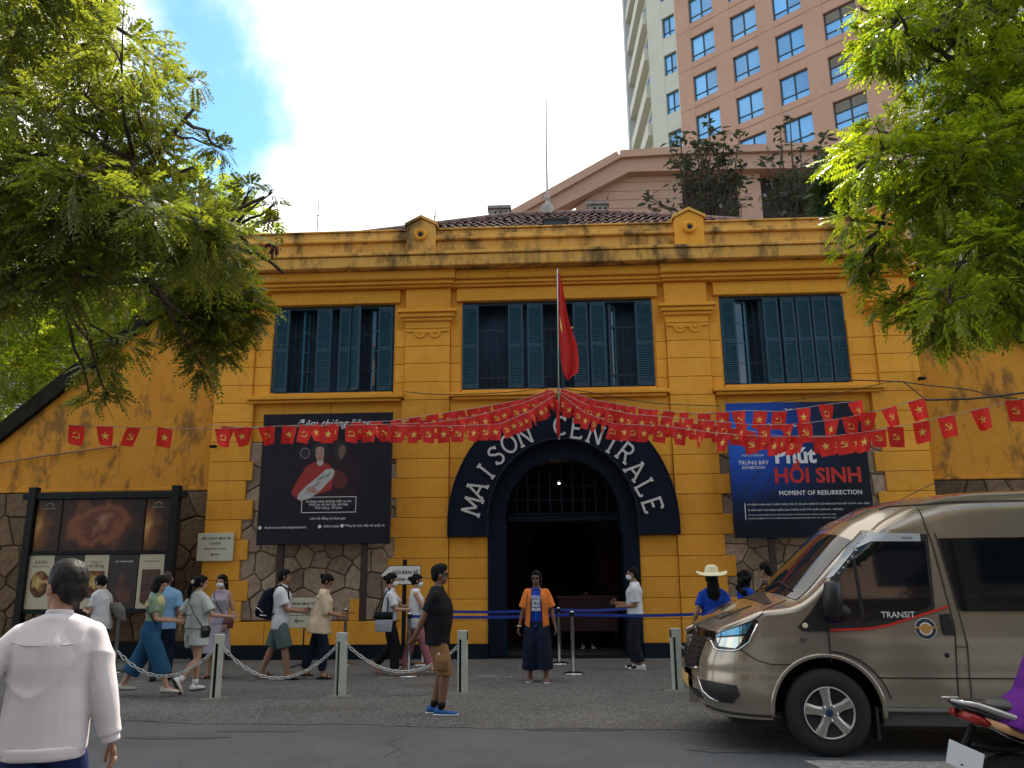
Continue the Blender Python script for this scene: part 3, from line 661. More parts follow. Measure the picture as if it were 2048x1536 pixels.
# pan tiles on the front slope: each a small curved plate
tl_mb = MB(); nrow = 16
for i in range(nrow):
    t0 = i/nrow; y0 = ey0+(ry-ey0)*t0; z0 = ez+(rz_-ez)*t0; xa = ex0+(rx0-ex0)*t0; xb = ex1+(rx1-ex1)*t0
    sl_ = Vector((0, ry-ey0, rz_-ez)).normalized(); nrm = Vector((0, -sl_.z, sl_.y)); L = .26
    n_ = int((xb-xa)/.19)
    for k in range(n_):
        x = xa+(k+.5+(i % 2)*.25)*(xb-xa)/n_; dz = rnd.uniform(0, .014); tw = rnd.uniform(-.02, .02)
        P = Vector((x, y0, z0))+nrm*(.012+dz)
        V = []
        for q in (0, 1):
            for (ox, oh) in ((-.095, .0), (-.05, .035), (0, .045), (.05, .035), (.095, .0)): V.append(P+Vector((ox+tw*q, 0, 0))+nrm*(oh+(.03 if q == 0 else .0))+sl_*(L*q))
        tl_mb.add(V, [(0, 1, 6, 5), (1, 2, 7, 6), (2, 3, 8, 7), (3, 4, 9, 8)])
tt = MB(); tt = tl_mb; o = part('roof_tile', tt, M_tile, roof, kind='stuff'); o.location = -gate.location
# ridge and hip tiles, one by one
rt = MB(); rt.loft([((0, 0, 0), (.0, .12, 0), (0, 0, .11)), ((.36, 0, .03), (0, .095, 0), (0, 0, .085))], n=10); rtm = rt.mesh('ridge_tile', M_tile, True)
def hipline(a, b):
    a, b = Vector(a), Vector(b); L = (b-a).length; n_ = int(L/.34); d = (b-a).normalized(); q = d.to_track_quat('X', 'Z')
    for i in range(n_):
        o = link('ridge_tile', rtm, roof, a+d*(i*L/n_)+Vector((0, 0, .03))-gate.location); o.rotation_mode = 'QUATERNION'; o.rotation_quaternion = q
hipline((ex0, ey0, ez), (rx0, ry, rz_)); hipline((ex1, ey0, ez), (rx1, ry, rz_)); hipline((rx0, ry, rz_), (rx1, ry, rz_))
p = at(1110, 455, 16.9)
mb = MB(); mb.cbox(p.x-.25, p.x+.25, 16.75, 17.6, p.z-.16, p.z+.12, .01); mb.box(p.x-.28, p.x+.28, 16.72, 17.7, p.z+.121, p.z+.15); o = part('roof_vent', mb, mat('dark_vent', (.035, .04, .04), .7), roof); o.location = -gate.location
for px0, px1, pt, pb, lab in [(975, 1022, 412, 440, ''), (1173, 1218, 404, 430, '')]:
    Yc = 19.6; a = at(px0, pt, Yc); b = at(px1, pt, Yc)
    mb = MB(); mb.cbox(a.x+.04, b.x-.04, Yc, Yc+.5, 9.9, a.z-.09, .01); mb.cbox(a.x-.0, b.x+.0, Yc-.05, Yc+.55, a.z-.09, a.z, .01)
    ch = GW('chimney', mb, mat('grey_render', (.32, .28, .24), .9, var=.5, vscale=5, bump=.3))
    mb = MB()
    for k in range(3): x = a.x+.18+k*.14; mb.box(x, x+.06, Yc-.004, Yc+.02, a.z-.27, a.z-.16)
    o = part('chimney_slot', mb, M_dark, ch); o.location = -gate.location
# finial under the lightning rod
p = at(1095, 412, 19.0)
mb = MB(); mb.lathe([(.16, -.25), (.16, 0), (.12, .03), (.07, .06), (.06, .14), (.09, .20), (.05, .27), (.03, .45), (.0, .47)], 12, (p.x, 19.0, p.z-.0)); GW('finial', mb, mat('pale_mortar', (.4, .36, .32), .9, var=.3))
t = thing('lightning_rod', 'tall thin lightning rod rising from the middle of the tiled roof', 'mast', (p.x, 19.0, p.z+.3))
q = at(1093, 195, 19.0)
mb = MB(); mb.tube([(0, 0, 0), (0, 0, .9), (q.x-p.x, 0, q.z-p.z-.3)], [.030, .024, .012], 6); part('mast', mb, mat('galvanised', (.25, .26, .27), .5, metal=.6), t)
mb = MB(); mb.tube([(-.12, 0, -.1), (-.12, 0, .05), (0, 0, .1)], .008, 5); part('bracket', mb, M_iron, t)
for (a, b), (c, d), lab in [((638, 393), (633, 478), 'thin whip antenna on the left slope of the roof, beside the tree'), ((872, 418), (867, 450), 'short thin antenna behind the left pediment block'), ((1217, 385), (1212, 412), 'short stub antenna on the right roof chimney')]:
    Y_ = 17.6 if lab[0] == 't' else (17.0 if 'left pediment' in lab else 19.7)
    p0 = at(c, d, Y_); p1 = at(a, b, Y_); mb = MB(); v0 = Vector((0, 0, -.4)); mb.tube([v0, Vector((0, 0, 0)), (p1-p0)], [.018, .015, .009], 5)
    mb.tube([(p1-p0)*.55-Vector((.03, 0, 0)), (p1-p0)*.55+Vector((.03, 0, 0))], .012, 5)
    o = part('antenna', mb, M_iron); o.location = p0; tag(o, lab, 'antenna', 'thin rods on the roof')

# ================================================================== WING WALLS
def wing(name, label, x0, x1, prof, y, seed, side, stone_x):
    t = thing(name, label, 'wall', ((x0+x1)/2, y, 0))
    # prof: list of (x, z) of the top edge
    pts = [(prof[0][0], 3.35), (prof[-1][0], 3.35)]+prof[::-1]
    mb = MB(); mb.prism(pts, y, y+.45); part('rendered_face', mb, M_wing, t, world=True)
    mb = MB()
    for (a, b), (c, d) in zip(prof[:-1], prof[1:]):
        L = math.hypot(c-a, d-b); nx, nz_ = -(d-b)/L*.30, (c-a)/L*.30
        mb.prism([(a, b-.02), (c, d-.02), (c+nx, d+nz_), (a+nx, b+nz_)], y-.14, y+.65)
    part('coping', mb, mat('mossy_coping', (.014, .014, .011), .95, spec=.05, col2=(.03, .028, .018), vscale=5, bump=.8), t, world=True)  # near-black coping with faint brown mottling
    mb = MB(); mb.box(prof[0][0], prof[-1][0], y+.03, y+.45, 0, 3.30); part('mortar_bed', mb, M_mortar, t, world=True)
    mb = MB(); mb.cbox(prof[0][0], prof[-1][0], y-.03, y+.4, 3.29, 3.352, .01); part('string_course', mb, M_wing, t, world=True)
    mb = MB(); mb.cbox(prof[0][0], prof[-1][0], y-.05, y+.3, 0, .30, .01); part('plinth', mb, M_plinth, t, world=True)
    rubble(t, stone_x[0], stone_x[1], .31, 3.28, y, .44, seed, smat=mat('dark_rubble_stone', (.19, .125, .07), .9, spec=.1, var=.45, vscale=9, bump=.6, bscale=22, col2=(.09, .062, .04), rand=.32, detail=6))
    return t
wing('wing_wall', 'ochre wall with stone base sloping down on the left of the gatehouse', -12.6, lo, [(-13.6, 3.6), (-12.6, 3.75), (-11.6, 4.35), (-8.5, 7.0), (lo+.01, 8.0)], 16.2, 11, -1, (-12.8, lo-.01))
wing('wing_wall', 'stained ochre wall sloping down on the right of the gatehouse behind the van', hi, 13, [(hi-.01, 7.65), (8.3, 7.05), (9.7, 6.0), (12.0, 4.3), (14.0, 3.8)], 16.2, 12, 1, (hi+.01, 12.6))
# pipe on the left wing, small wall brackets
p0, p1 = at(-40, 932, 16.1), at(228, 893, 16.1)
mb = MB(); mb.tube([p0, (p0+p1)/2+Vector((0, 0, .02)), p1], .022, 8); mb.ell(p1, (.06, .05, .05), nu=8, nv=6); o = part('wall_pipe', mb, mat('pipe_ochre', (.28, .13, .05), .7)); tag(o, 'slanting pipe fixed to the left wing wall above the notice frame', 'pipe')
for px, py, lab in [(427, 893, 'small dark floodlight on the left edge of the gatehouse under the flags'), (1843, 757, 'small dark bracket on the right wing wall beside the cable')]:
    p = at(px, py, 15.8); t = thing('wall_bracket', lab, 'bracket', p); mb = MB(); mb.tube([(0, .15, 0), (0, 0, 0)], .02, 6); part('arm', mb, M_black, t); mb = MB(); mb.ell((0, -.02, 0), (.09, .06, .035), nu=10, nv=6); part('head', mb, M_black, t, True)

# ================================================================== BACKGROUND BUILDINGS
M_pink = mat('salmon_render', (.40, .245, .175), .85, var=.12, vscale=.35, bump=.1)
M_pale = mat('pale_green_render', (.45, .47, .40), .85, var=.12, vscale=.4)
M_tglass = mat('blue_reflective_glass', (.09, .32, .62), .10, spec=.8, metal=.25, rand=.25, coat=.3)  # reflection of the blue sky put into the base colour
M_curt = mat('sheer_curtain', (.28, .42, .52), .9, var=.25, vscale=3, stretch=(6, 6, .1))
# hotel tower: its street front runs away to the left, seen obliquely
ang = R(48.6); u = Vector((-math.sin(ang), math.cos(ang), 0)); nrm = Vector((-math.cos(ang), -math.sin(ang), 0))
C0 = at(1353, 150, 1.0); dirx = C0.x/1.0
# corner between pale strip and salmon bays: choose at distance ~66
Pc = Vector((dirx*64, 64, 0))
def fp(s, z, off=0.0): return Pc - u*s + nrm*off + Vector((0, 0, z))   # s grows to the right and nearer
def f_at(px, py):
    d = ray(px, py); t_ = ((Pc-CAM).dot(nrm))/d.dot(nrm); p = CAM+d*t_; return -(p-Pc).dot(u), p.z
tower = thing('hotel_tower', 'tall salmon and pale green hotel tower with rows of blue windows', 'building', (Pc.x, Pc.y, 0))
def tq(mb, s0, s1, z0, z1, o0, o1, mi=0):
    """box on the tower front: s range, z range, offset range (positive = outwards)"""
    P = [fp(s, 0, o)+Vector((0, 0, z)) for s in (s0, s1) for o in (o1, o0) for z in (z0, z1)]
    mb.add(P, [(0, 1, 3, 2), (4, 6, 7, 5), (0, 4, 5, 1), (2, 3, 7, 6), (0, 2, 6, 4), (1, 5, 7, 3)], mi)
TP = lambda name, mb, m, par=None, **k: part(name, mb, m, par or tower, world=True, **k)
steps = [(-2.8, 3.0, 89), (3.0, 8.6, 84), (8.6, 12.4, 78.5), (12.4, 17.0, 72.5), (17.0, 23, 68), (23, 34, 63)]  # unseen upper heights are made up, stepped so the tower's shadow covers the street
for s0, s1, H in steps:
    mb = MB(); tq(mb, s0, s1, 0, H, -18, -.46); TP('tower_block', mb, M_pale if s1 < 0 or s0 > 16 else M_pink)
FZ = 3.87; WZ0, WZ1 = 41.2, 43.6
cols = [(-1.22, .12, 'p'), (1.6, 3.92, 'w'), (5.45, 7.8, 'w'), (9.25, 11.6, 'w'), (13.2, 15.7, 'l'), (18.2, 20.4, 'w')]
zlo, zhi = 0, 66
# piers and spandrel bands in front of the window plane: openings are real recesses
edges = [-2.8]+[c for a, b, _ in cols for c in (a, b)]+[24]
for k in range(0, len(edges), 2):
    a, b = edges[k], edges[k+1]
    if a < .2 < b:
        mb = MB(); tq(mb, a, .2, zlo, zhi, -.46, 0); TP('pier', mb, M_pale)
        a = .2
    mb = MB(); tq(mb, a, b, zlo, zhi, -.46, 0); TP('pier', mb, M_pale if b < 0 or a > 17 else M_pink)
floors = [k for k in range(-6, 6)]
wf_cache = {}
for (a, b, kind) in cols:
    zt = zlo
    sm = M_pale if kind == 'p' or a > 17 else M_pink
    for k in floors:
        z0 = WZ0+k*FZ+(.0 if kind != 'p' else 3.2*0+ (48.1-41.2-2*FZ+.75))*1; z1 = z0+(2.4 if kind != 'p' else 2.1)
        if zt < z0: mb = MB(); tq(mb, a, b, zt, z0, -.46, -.02); TP('spandrel', mb, sm)
        zt = z1
        if z0 < 26: continue
        cx = (a+b)/2; w_ = b-a; base = fp(a, z0, -.30)
        key = (kind, round(w_, 2))
        if key not in wf_cache:
            # window in local coords: x along front, y depth, z up
            F = MB(); h_ = z1-z0; t_ = .07
            F.box(0, w_, -.05, .05, 0, t_); F.box(0, w_, -.05, .05, h_-t_, h_); F.box(0, t_, -.05, .05, t_, h_-t_); F.box(w_-t_, w_, -.05, .05, t_, h_-t_)
            F.box(w_/2-.06, w_/2+.06, -.06, .05, t_, h_-t_); F.box(t_, w_-t_, -.055, .04, h_*.27-.05, h_*.27+.05)
            if kind == 'l':
                F.box(t_, w_-t_, -.055, .04, h_*.62-.05, h_*.62+.05)
            fm = F.mesh('window', M_shutd if kind != 'l' else M_iron)
            G = MB(); G.box(t_, w_/2-.06, -.012, .012, h_*.27+.05, (h_-t_) if kind != 'l' else h_*.62-.05); gm = G.mesh('pane', M_tglass)
            G2 = MB(); G2.box(w_/2+.06, w_-t_, -.012, .012, h_*.27+.05, (h_-t_) if kind != 'l' else h_*.62-.05); gm2 = G2.mesh('pane', M_tglass)
            G3 = MB(); G3.box(t_, w_/2-.06, -.012, .012, t_, h_*.27-.05); gm3 = G3.mesh('pane', M_tglass)
            G4 = MB(); G4.box(w_/2+.06, w_-t_, -.012, .012, t_, h_*.27-.05); gm4 = G4.mesh('pane', M_tglass)
            G5 = MB()
            if kind == 'l':
                for q in range(7):
                    zz = h_*.66+q*.115; M_ = Matrix.Translation((0, 0, zz)) @ Matrix.Rotation(R(-35), 4, 'X'); G5.box(t_, w_-t_, -.05, .05, -.008, .008, M_)
            else:
                # sheer curtain folds behind the right pane
                n_ = 26; V = []
                for q in range(n_+1): V += [(t_+(w_-2*t_)*q/n_, .10+.03*math.sin(q*2.1), t_), (t_+(w_-2*t_)*q/n_, .10+.03*math.sin(q*2.1), h_-t_)]
                G5.add(V, [(2*q, 2*q+2, 2*q+3, 2*q+1) for q in range(n_)])
            lm = G5.mesh('louvre_blades' if kind == 'l' else 'curtain', mat('grey_blades', (.30, .31, .30), .6) if kind == 'l' else M_curt)
            wf_cache[key] = (fm, [gm, gm2, gm3, gm4], lm)
        fm, gms, lm = wf_cache[key]
        wo = link('window', fm, tower, base-tower.location); wo.rotation_euler = (0, 0, math.atan2(-u.y, -u.x))
        for g_ in gms: link('pane', g_, wo)
        if kind == 'l' or rnd.random() < .8:
            l_ = link(lm.name.split('.')[0], lm, wo)
    mb = MB(); tq(mb, a, b, zt, zhi, -.46, -.02); TP('spandrel', mb, sm)
# fine horizontal joints
mb = MB()
for k in range(-4, 7): tq(mb, .2, 17, WZ0+k*FZ-.62, WZ0+k*FZ-.56, 0.001, .004)
TP('joint_line', mb, mat('joint_shadow', (.22, .12, .09), .9))  # joints have their own darker brown
# side face running straight back, with balconies
pk = fp(-2.8, 0, -.0); 
sd = Vector((-.035, 1, 0)).normalized(); sn = Vector((-1, -.035, 0))
def sq(mb, a, b, z0, z1, o0, o1, dz=0.0):
    P = [pk+sd*s+sn*o+Vector((0, 0, z)) for s in (a, b) for o in (o0, o1) for z in (z0, z1)]
    mb.add(P, [(0, 1, 3, 2), (4, 6, 7, 5), (0, 4, 5, 1), (2, 3, 7, 6), (0, 2, 6, 4), (1, 5, 7, 3)])
mb = MB(); sq(mb, .0, 11.5, 0, 88.9, -3, -.3); TP('side_block', mb, M_pale)
for k in range(-4, 10):
    z0 = WZ0+k*FZ-1.2
    mb = MB(); sq(mb, .4, 10.4, z0, z0+1.25, -.3, .35); TP('balcony_band', mb, M_pale)
    mb = MB(); sq(mb, 1.2, 9.6, z0+1.26, z0+3.0, -.3, -.24); TP('side_glazing', mb, M_tglass)
mb = MB(); sq(mb, 10.4, 11.5, 0, 88.9, -.3, .5); TP('side_pier', mb, mat('pale_grey_render', (.38, .40, .42), .8, var=.1, vscale=.4))

# hotel podium: salmon wing with a raking parapet
PY = 40.0
def ap(px, py): p = at(px, py, PY); return (p.x, p.z)
pod = thing('hotel_annex', 'low salmon annex with sloping parapet behind the tiled roof', 'building', (10, PY, 0))
PP = lambda name, mb, m, **k: part(name, mb, m, pod, world=True, **k)
top = [(a, b-.80) for a, b in (ap(1000, 436), ap(1238, 303), ap(1335, 297), ap(1800, 282))]
bot = [ap(1800, 345), ap(1478, 348), ap(1256, 354), ap(1105, 432)]
mb = MB(); mb.prism(top+bot, PY-.6, PY+.5, c=.0); PP('parapet_band', mb, M_pink)
mb = MB()
for (a, b), (c, d) in zip(top[:-1], top[1:]):
    L = math.hypot(c-a, d-b); nx, nz_ = -(d-b)/L*.42, (c-a)/L*.42; mb.prism([(a, b), (c, d), (c+nx, d+nz_), (a+nx, b+nz_)], PY-.85, PY+.6)
PP('parapet_coping', mb, M_pink)
zb = 16.0
a0 = ap(1152, 420); a1 = ap(1256, 354); b0 = ap(1362, 352); b1 = ap(1478, 349); c1_ = ap(1519, 348); d1 = ap(1668, 346); e1 = ap(1800, 345)
mb = MB(); mb.prism([(a0[0], zb), (b0[0], zb), (b0[0], b0[1]+.3), (a1[0], a1[1]+.3), (a0[0], a0[1]+.2)], PY, PY+.4); PP('wall', mb, M_pink)
for xa, xb in ((b1[0], c1_[0]), (d1[0], e1[0])):
    mb = MB(); mb.box(xa, xb, PY, PY+.4, zb, b1[1]+.3); PP('pier', mb, M_pink)
for xa, xb in ((b0[0], b1[0]), (c1_[0], d1[0])):
    mb = MB(); mb.box(xa-.1, xb+.1, PY+.9, PY+1.0, zb, b1[1]+.4); PP('dark_opening', mb, mat('opening_dark', (.03, .025, .03), .9, var=.5, vscale=.8))
    mb = MB()
    for k in range(4): mb.box(xa, xb, PY+.3, PY+.34, zb+1.0+k*1.2, zb+1.06+k*1.2)
    PP('railing', mb, M_iron)
mb = MB()
for k in range(14): mb.box(a0[0]+.2, b0[0]-.02, PY-.012, PY-.002, zb+k*.5, zb+k*.5+.03)
PP('board_joint', mb, mat('joint_shadow', (.22, .12, .09), .9))  # same darker brown as the tower joints
mb = MB(); mb.box(-2, 22, PY+1.2, PY+12, 0, 18.5); PP('annex_core', mb, M_pink)

# sunlit yellow house with grey shutters far behind the left tree
t = thing('yellow_house', 'sunlit yellow house with grey louvred shutters behind the sloping left wall', 'building', (-20, 26, 0))
M_ylit = mat('pale_ochre_render', (.55, .30, .06), .9, var=.2, vscale=1)
mb = MB(); mb.box(-34, -11, 26, 34, 0, 9.6); part('wall', mb, M_ylit, t, world=True)
mb = MB(); mb.prism([(-35, 9.6), (-10.4, 9.6), (-12.5, 11.4), (-33, 11.4)], 25.6, 34.4); part('roof', mb, M_tile, t, world=True)
for px, py in [(2, 640), (35, 645), (5, 790), (40, 793), (130, 690), (170, 640)]:
    p = at(px, py, 25.95); w0 = t
    mb = MB(); mb.box(p.x-.35, p.x+.35, 25.90, 26.0, p.z-.9, p.z+.9); wi = part('window', mb, M_dark, t, world=True)
    mb = MB()
    for q in range(16): mb.box(-.3, .3, -.06, -.02, -.85+q*.105, -.79+q*.105)
    s_ = part('shutter_slats', mb, mat('grey_slat', (.45, .46, .46), .6), wi, kind='stuff'); s_.location = (p.x-t.location.x, 25.9-t.location.y, p.z)
# ================================================================== TREES
def fronds_mesh(name, P, D, L, seed, matl, pairs=7, lw=.30, droop=.35):
    """compound leaves: P positions (n,3), D directions, L lengths; one mesh"""
    r = np.random.RandomState(seed); n = len(P)
    D = D/np.linalg.norm(D, axis=1, keepdims=True)
    upv = np.array([0, 0, 1.])+r.normal(0, .35, (n, 3)); S = np.cross(D, upv); S /= np.linalg.norm(S, axis=1, keepdims=True)+1e-9; U = np.cross(S, D)
    V = []; nl = pairs*2+1
    out = np.zeros((n, nl, 4, 3))
    k = 0
    for i in range(pairs+1):
        t = (i+1)/(pairs+1)
        for sg in ((-1, 1) if i < pairs else (0,)):
            base = P+D*(L*t)[:, None]-np.array([0, 0, 1.])*(droop*L*t*t)[:, None]
            ll = L*lw*(1-.35*abs(t-.5)*1.4)*r.uniform(.8, 1.15, n)
            if sg: ld = S*sg+D*.45-U*.0+r.normal(0, .12, (n, 3))
            else: ld = D+r.normal(0, .1, (n, 3))
            ld[:, 2] -= .25+droop*.3; ld /= np.linalg.norm(ld, axis=1, keepdims=True)
            wd = np.cross(ld, U); wd /= np.linalg.norm(wd, axis=1, keepdims=True)+1e-9
            hw = (ll*.21)[:, None]
            out[:, k, 0] = base; out[:, k, 1] = base+ld*(ll*.5)[:, None]+wd*hw; out[:, k, 2] = base+ld*ll[:, None]-np.array([0, 0, .12])*ll[:, None]; out[:, k, 3] = base+ld*(ll*.5)[:, None]-wd*hw
            k += 1
    v = out.reshape(-1, 3); nf = n*nl
    me = bpy.data.meshes.new(name); me.vertices.add(len(v)); me.vertices.foreach_set('co', v.ravel())
    me.loops.add(nf*4); me.loops.foreach_set('vertex_index', np.arange(nf*4, dtype=np.int32)); me.polygons.add(nf); me.polygons.foreach_set('loop_start', np.arange(0, nf*4, 4, dtype=np.int32)); me.polygons.foreach_set('loop_total', np.full(nf, 4, dtype=np.int32))
    me.materials.append(matl); me.update(calc_edges=True); return me
def in_poly(x, y, poly):
    c = False; j = len(poly)-1
    for i in range(len(poly)):
        xi, yi = poly[i]; xj, yj = poly[j]
        if (yi > y) != (yj > y) and x < (xj-xi)*(y-yi)/(yj-yi)+xi: c = not c
        j = i
    return c
def crown(poly, Ymin, Ymax, step, rad, nper, seed, extra=(), flen=.27):
    """clumps of fronds filling an outline seen from the street; returns positions, directions, lengths and clump centres"""
    r = random.Random(seed); xs = [p[0] for p in poly]; ys = [p[1] for p in poly]; C = []
    y = min(ys)
    while y < max(ys):
        x = min(xs)+r.uniform(0, step)
        while x < max(xs):
            jx, jy = x+r.uniform(-.4, .4)*step, y+r.uniform(-.4, .4)*step
            if in_poly(jx, jy, poly): C.append((at(jx, jy, r.uniform(Ymin, Ymax)), rad*r.uniform(.7, 1.25)))
            x += step
        y += step*.85
    C += [(Vector(c), q) for c, q in extra]
    P = []; D = []; L = []
    rs = np.random.RandomState(seed)
    for c, q in C:
        n = int(nper*(q/rad)**2)
        d = rs.normal(0, 1, (n, 3)); d /= np.linalg.norm(d, axis=1, keepdims=True); d[:, 2] = d[:, 2]*.8+.15
        rr = q*rs.uniform(.25, 1.0, n)**.6
        p = np.array(c)+d*rr[:, None]; P.append(p); dd = d+rs.normal(0, .35, (n, 3)); dd[:, 2] -= .15; D.append(dd); L.append(flen*rs.uniform(.65, 1.2, n))
    return np.concatenate(P), np.concatenate(D), np.concatenate(L), C
def limb(mb, a, b, r0, r1, seed, wob=.12, n=7, sag=0):
    r = random.Random(seed); pts = []; rr = []
    a, b = Vector(a), Vector(b); L = (b-a).length
    for i in range(n+1):
        t = i/n; w_ = math.sin(math.pi*t)*wob*L*.5; p = a.lerp(b, t)+Vector((r.uniform(-1, 1)*w_*.5, r.uniform(-1, 1)*w_*.5, r.uniform(-1, 1)*w_*.5+sag*math.sin(math.pi*t)))
        pts.append(p); rr.append(r0+(r1-r0)*t)
    mb.tube(pts, rr, 8); return pts
def twigs(mb, hubs, C, seed):
    for k, (c, q) in enumerate(C):
        h = min(hubs, key=lambda p: (p-c).length)
        limb(mb, h, c, .030, .010, seed+k, .25, 4)
        r = random.Random(seed+k)
        for _ in range(4):
            e = c+Vector((r.uniform(-1, 1), r.uniform(-1, 1), r.uniform(-.6, .9)))*q*.95; mb.tube([c.lerp(h, .1), c.lerp(e, .5)+Vector((0, 0, .05)), e], [.010, .007, .003], 4)
M_leafL = leafmat('left_tree_leaf', (.046, .070, .020), (.135, .150, .030), .50)
M_leafR = leafmat('right_tree_leaf', (.045, .095, .016), (.20, .235, .016), .52)
M_pod = mat('dry_seed_pod', (.10, .028, .014), .9, var=.4, vscale=20)

# --- left tree
polyL = [(-260, -260), (60, -300), (170, -120), (140, 20), (200, 60), (270, 110), (318, 150), (335, 185), (300, 240), (300, 290), (370, 325), (400, 360), (440, 400), (480, 425), (495, 455), (480, 500), (470, 550), (430, 530), (330, 540), (240, 535), (160, 550), (70, 590), (-20, 640), (-260, 700)]
PL, DL, LL, CL = crown(polyL, 7.4, 10.8, 64, .35, 64, 21, flen=.30)
dark = [(at(x, y, Y), q) for x, y, Y, q in [(360, 610, 11.5, .40), (420, 620, 11.2, .42), (470, 640, 11.3, .34), (395, 670, 11.3, .33), (430, 700, 11.2, .30), (405, 735, 11.2, .20), (470, 580, 11.4, .35), (500, 620, 11.5, .26), (240, 690, 11.3, .28), (200, 730, 11.4, .22), (180, 790, 11.2, .17), (215, 795, 11.2, .14), (335, 640, 11.6, .18), (440, 585, 11.3, .36), (380, 560, 11.3, .36)]]
P2, D2, L2, C2 = crown([(0, 0), (1, 0), (0, 1)], 9, 9, 50, .42, 165, 22, extra=dark, flen=.30)
sprigs = [(at(x, y, Y), q) for x, y, Y, q in [(190, 25, 9.5, .12), (230, 10, 9.5, .10), (388, 165, 9.8, .13), (445, 300, 10, .12), (420, 292, 10, .10), (548, 410, 10.2, .10), (556, 440, 10.2, .07), (545, 385, 10.2, .06), (330, 95, 9.8, .09), (500, 380, 10.3, .15), (355, 262, 10, .09)]]
P3, D3, L3, C3 = crown([(0, 0), (1, 0), (0, 1)], 9, 9, 50, .12, 20, 23, extra=sprigs, flen=.25)
tl = thing('street_tree', 'big leafy street tree hanging over the left wing wall, dark underside', 'tree', (-9.2, 10.4, 0), group='street trees')
mb = MB(); base = Vector((-9.2, 10.4, 0)); fork = Vector((-8.9, 10.0, 5.2))
mb.tube([base-Vector((0, 0, .1)), base+Vector((.02, 0, .4)), base+Vector((.08, -.05, 1.8)), fork], [.52, .38, .32, .30], 14)
hubs = []
for i, (px, py, Y) in enumerate([(60, 480, 9.0), (230, 470, 9.3), (420, 500, 9.8), (90, 250, 8.6), (260, 300, 8.9), (40, 60, 8.4), (-100, -100, 8.3), (300, 560, 10.3), (130, 540, 9.4)]):
    e = at(px, py, Y); hubs += limb(mb, fork, e, .12, .04, 40+i, .16, 8)
    for q in range(3):
        e2 = e+Vector((rnd.uniform(.2, 1.1), rnd.uniform(-.6, .6), rnd.uniform(-.4, .8))); hubs += limb(mb, hubs[-3], e2, .05, .02, 80+i*3+q, .2, 5)
part('trunk', mb, M_bark, tl, True, world=True)
tw = MB(); twigs(tw, hubs, CL+C2+C3, 300); part('twigs', tw, M_bark, tl, world=True, kind='stuff')
P = np.concatenate([PL, P2, P3]); D = np.concatenate([DL, D2, D3]); L = np.concatenate([LL, L2, L3])
me = fronds_mesh('crown', P-np.array(tl.location), D, L, 5, M_leafL, pairs=8, lw=.30); link('crown', me, tl)
pd = MB()
for x, y, q in [(322, 155, .14), (548, 485, .12), (310, 300, .12), (330, 320, .1), (370, 450, .12), (170, 390, .12), (355, 130, .07), (95, 30, .1), (60, 20, .1)]:
    c = at(x, y, 9.4 if x < 500 else 10.1)
    for k in range(26):
        e = c+Vector((rnd.gauss(0, q*.4), rnd.gauss(0, q*.4), -abs(rnd.gauss(0, q)))); pd.tube([c, e, e-Vector((0, 0, .05))], [.004, .012, .006], 4)
part('seed_pods', pd, M_pod, tl, world=True, kind='stuff')

# --- right tree
polyR = [(1830, -260), (1785, 20), (1785, 110), (1840, 180), (1800, 250), (1730, 310), (1740, 370), (1765, 430), (1830, 480), (1870, 530), (1830, 560), (1840, 590), (1920, 620), (2300, 640), (2300, -260)]
PL, DL, LL, CL = crown(polyR, 7.0, 9.9, 66, .35, 74, 31, flen=.26)
ex = [(at(x, y, Y), q) for x, y, Y, q in [(1770, 70, 8.6, .16), (1755, 100, 8.6, .12), (1765, 130, 8.5, .12), (1750, 110, 8.6, .08), (1700, 305, 8.8, .14), (1675, 325, 8.8, .10), (1715, 360, 8.8, .16), (1700, 440, 9, .14), (1735, 520, 9.4, .16), (1720, 545, 9.4, .10), (1800, 600, 9.2, .18), (1770, 610, 9.2, .12), (1830, 640, 9.2, .15), (1880, 650, 9.3, .2), (1930, 640, 9.3, .2), (1740, 555, 9.4, .1), (1725, 20, 8.6, .1), (1990, 630, 9.2, .25), (1870, 680, 9.3, .1), (1780, 495, 9.3, .18), (1690, 500, 9.6, .08)]]
P2, D2, L2, C2 = crown([(0, 0), (1, 0), (0, 1)], 9, 9, 50, .16, 42, 32, extra=ex, flen=.24)
trr = thing('street_tree', 'bright sunlit street tree reaching in from the right over the van', 'tree', (8.6, 9.6, 0), group='street trees')
mb = MB(); base = Vector((8.6, 9.6, 0)); fork = Vector((8.3, 9.4, 4.2))
mb.tube([base-Vector((0, 0, .1)), base+Vector((.02, 0, .4)), base+Vector((-.08, -.05, 2.2)), fork], [.5, .37, .32, .28], 14)
hubs = []
for i, (px, py, Y) in enumerate([(2000, 100, 8.8), (1880, 60, 8.6), (1900, 300, 8.9), (1820, 420, 9.0), (1900, 540, 9.3), (2050, 450, 9), (2100, 0, 8.8), (2000, 620, 9.3)]):
    e = at(px, py, Y); hubs += limb(mb, fork, e, .15, .04, 140+i, .16, 8)
    for q in range(3):
        e2 = e+Vector((-rnd.uniform(.1, .8), rnd.uniform(-.5, .5), rnd.uniform(-.4, .6))); hubs += limb(mb, hubs[-3], e2, .04, .015, 180+i*3+q, .2, 5)
part('trunk', mb, M_bark, trr, True, world=True)
tw = MB(); twigs(tw, hubs, CL+C2, 600); part('twigs', tw, M_bark, trr, world=True, kind='stuff')
P = np.concatenate([PL, P2]); D = np.concatenate([DL, D2]); L = np.concatenate([LL, L2])
me = fronds_mesh('crown', P-np.array(trr.location), D, L, 6, M_leafR, pairs=8, lw=.32); link('crown', me, trr)

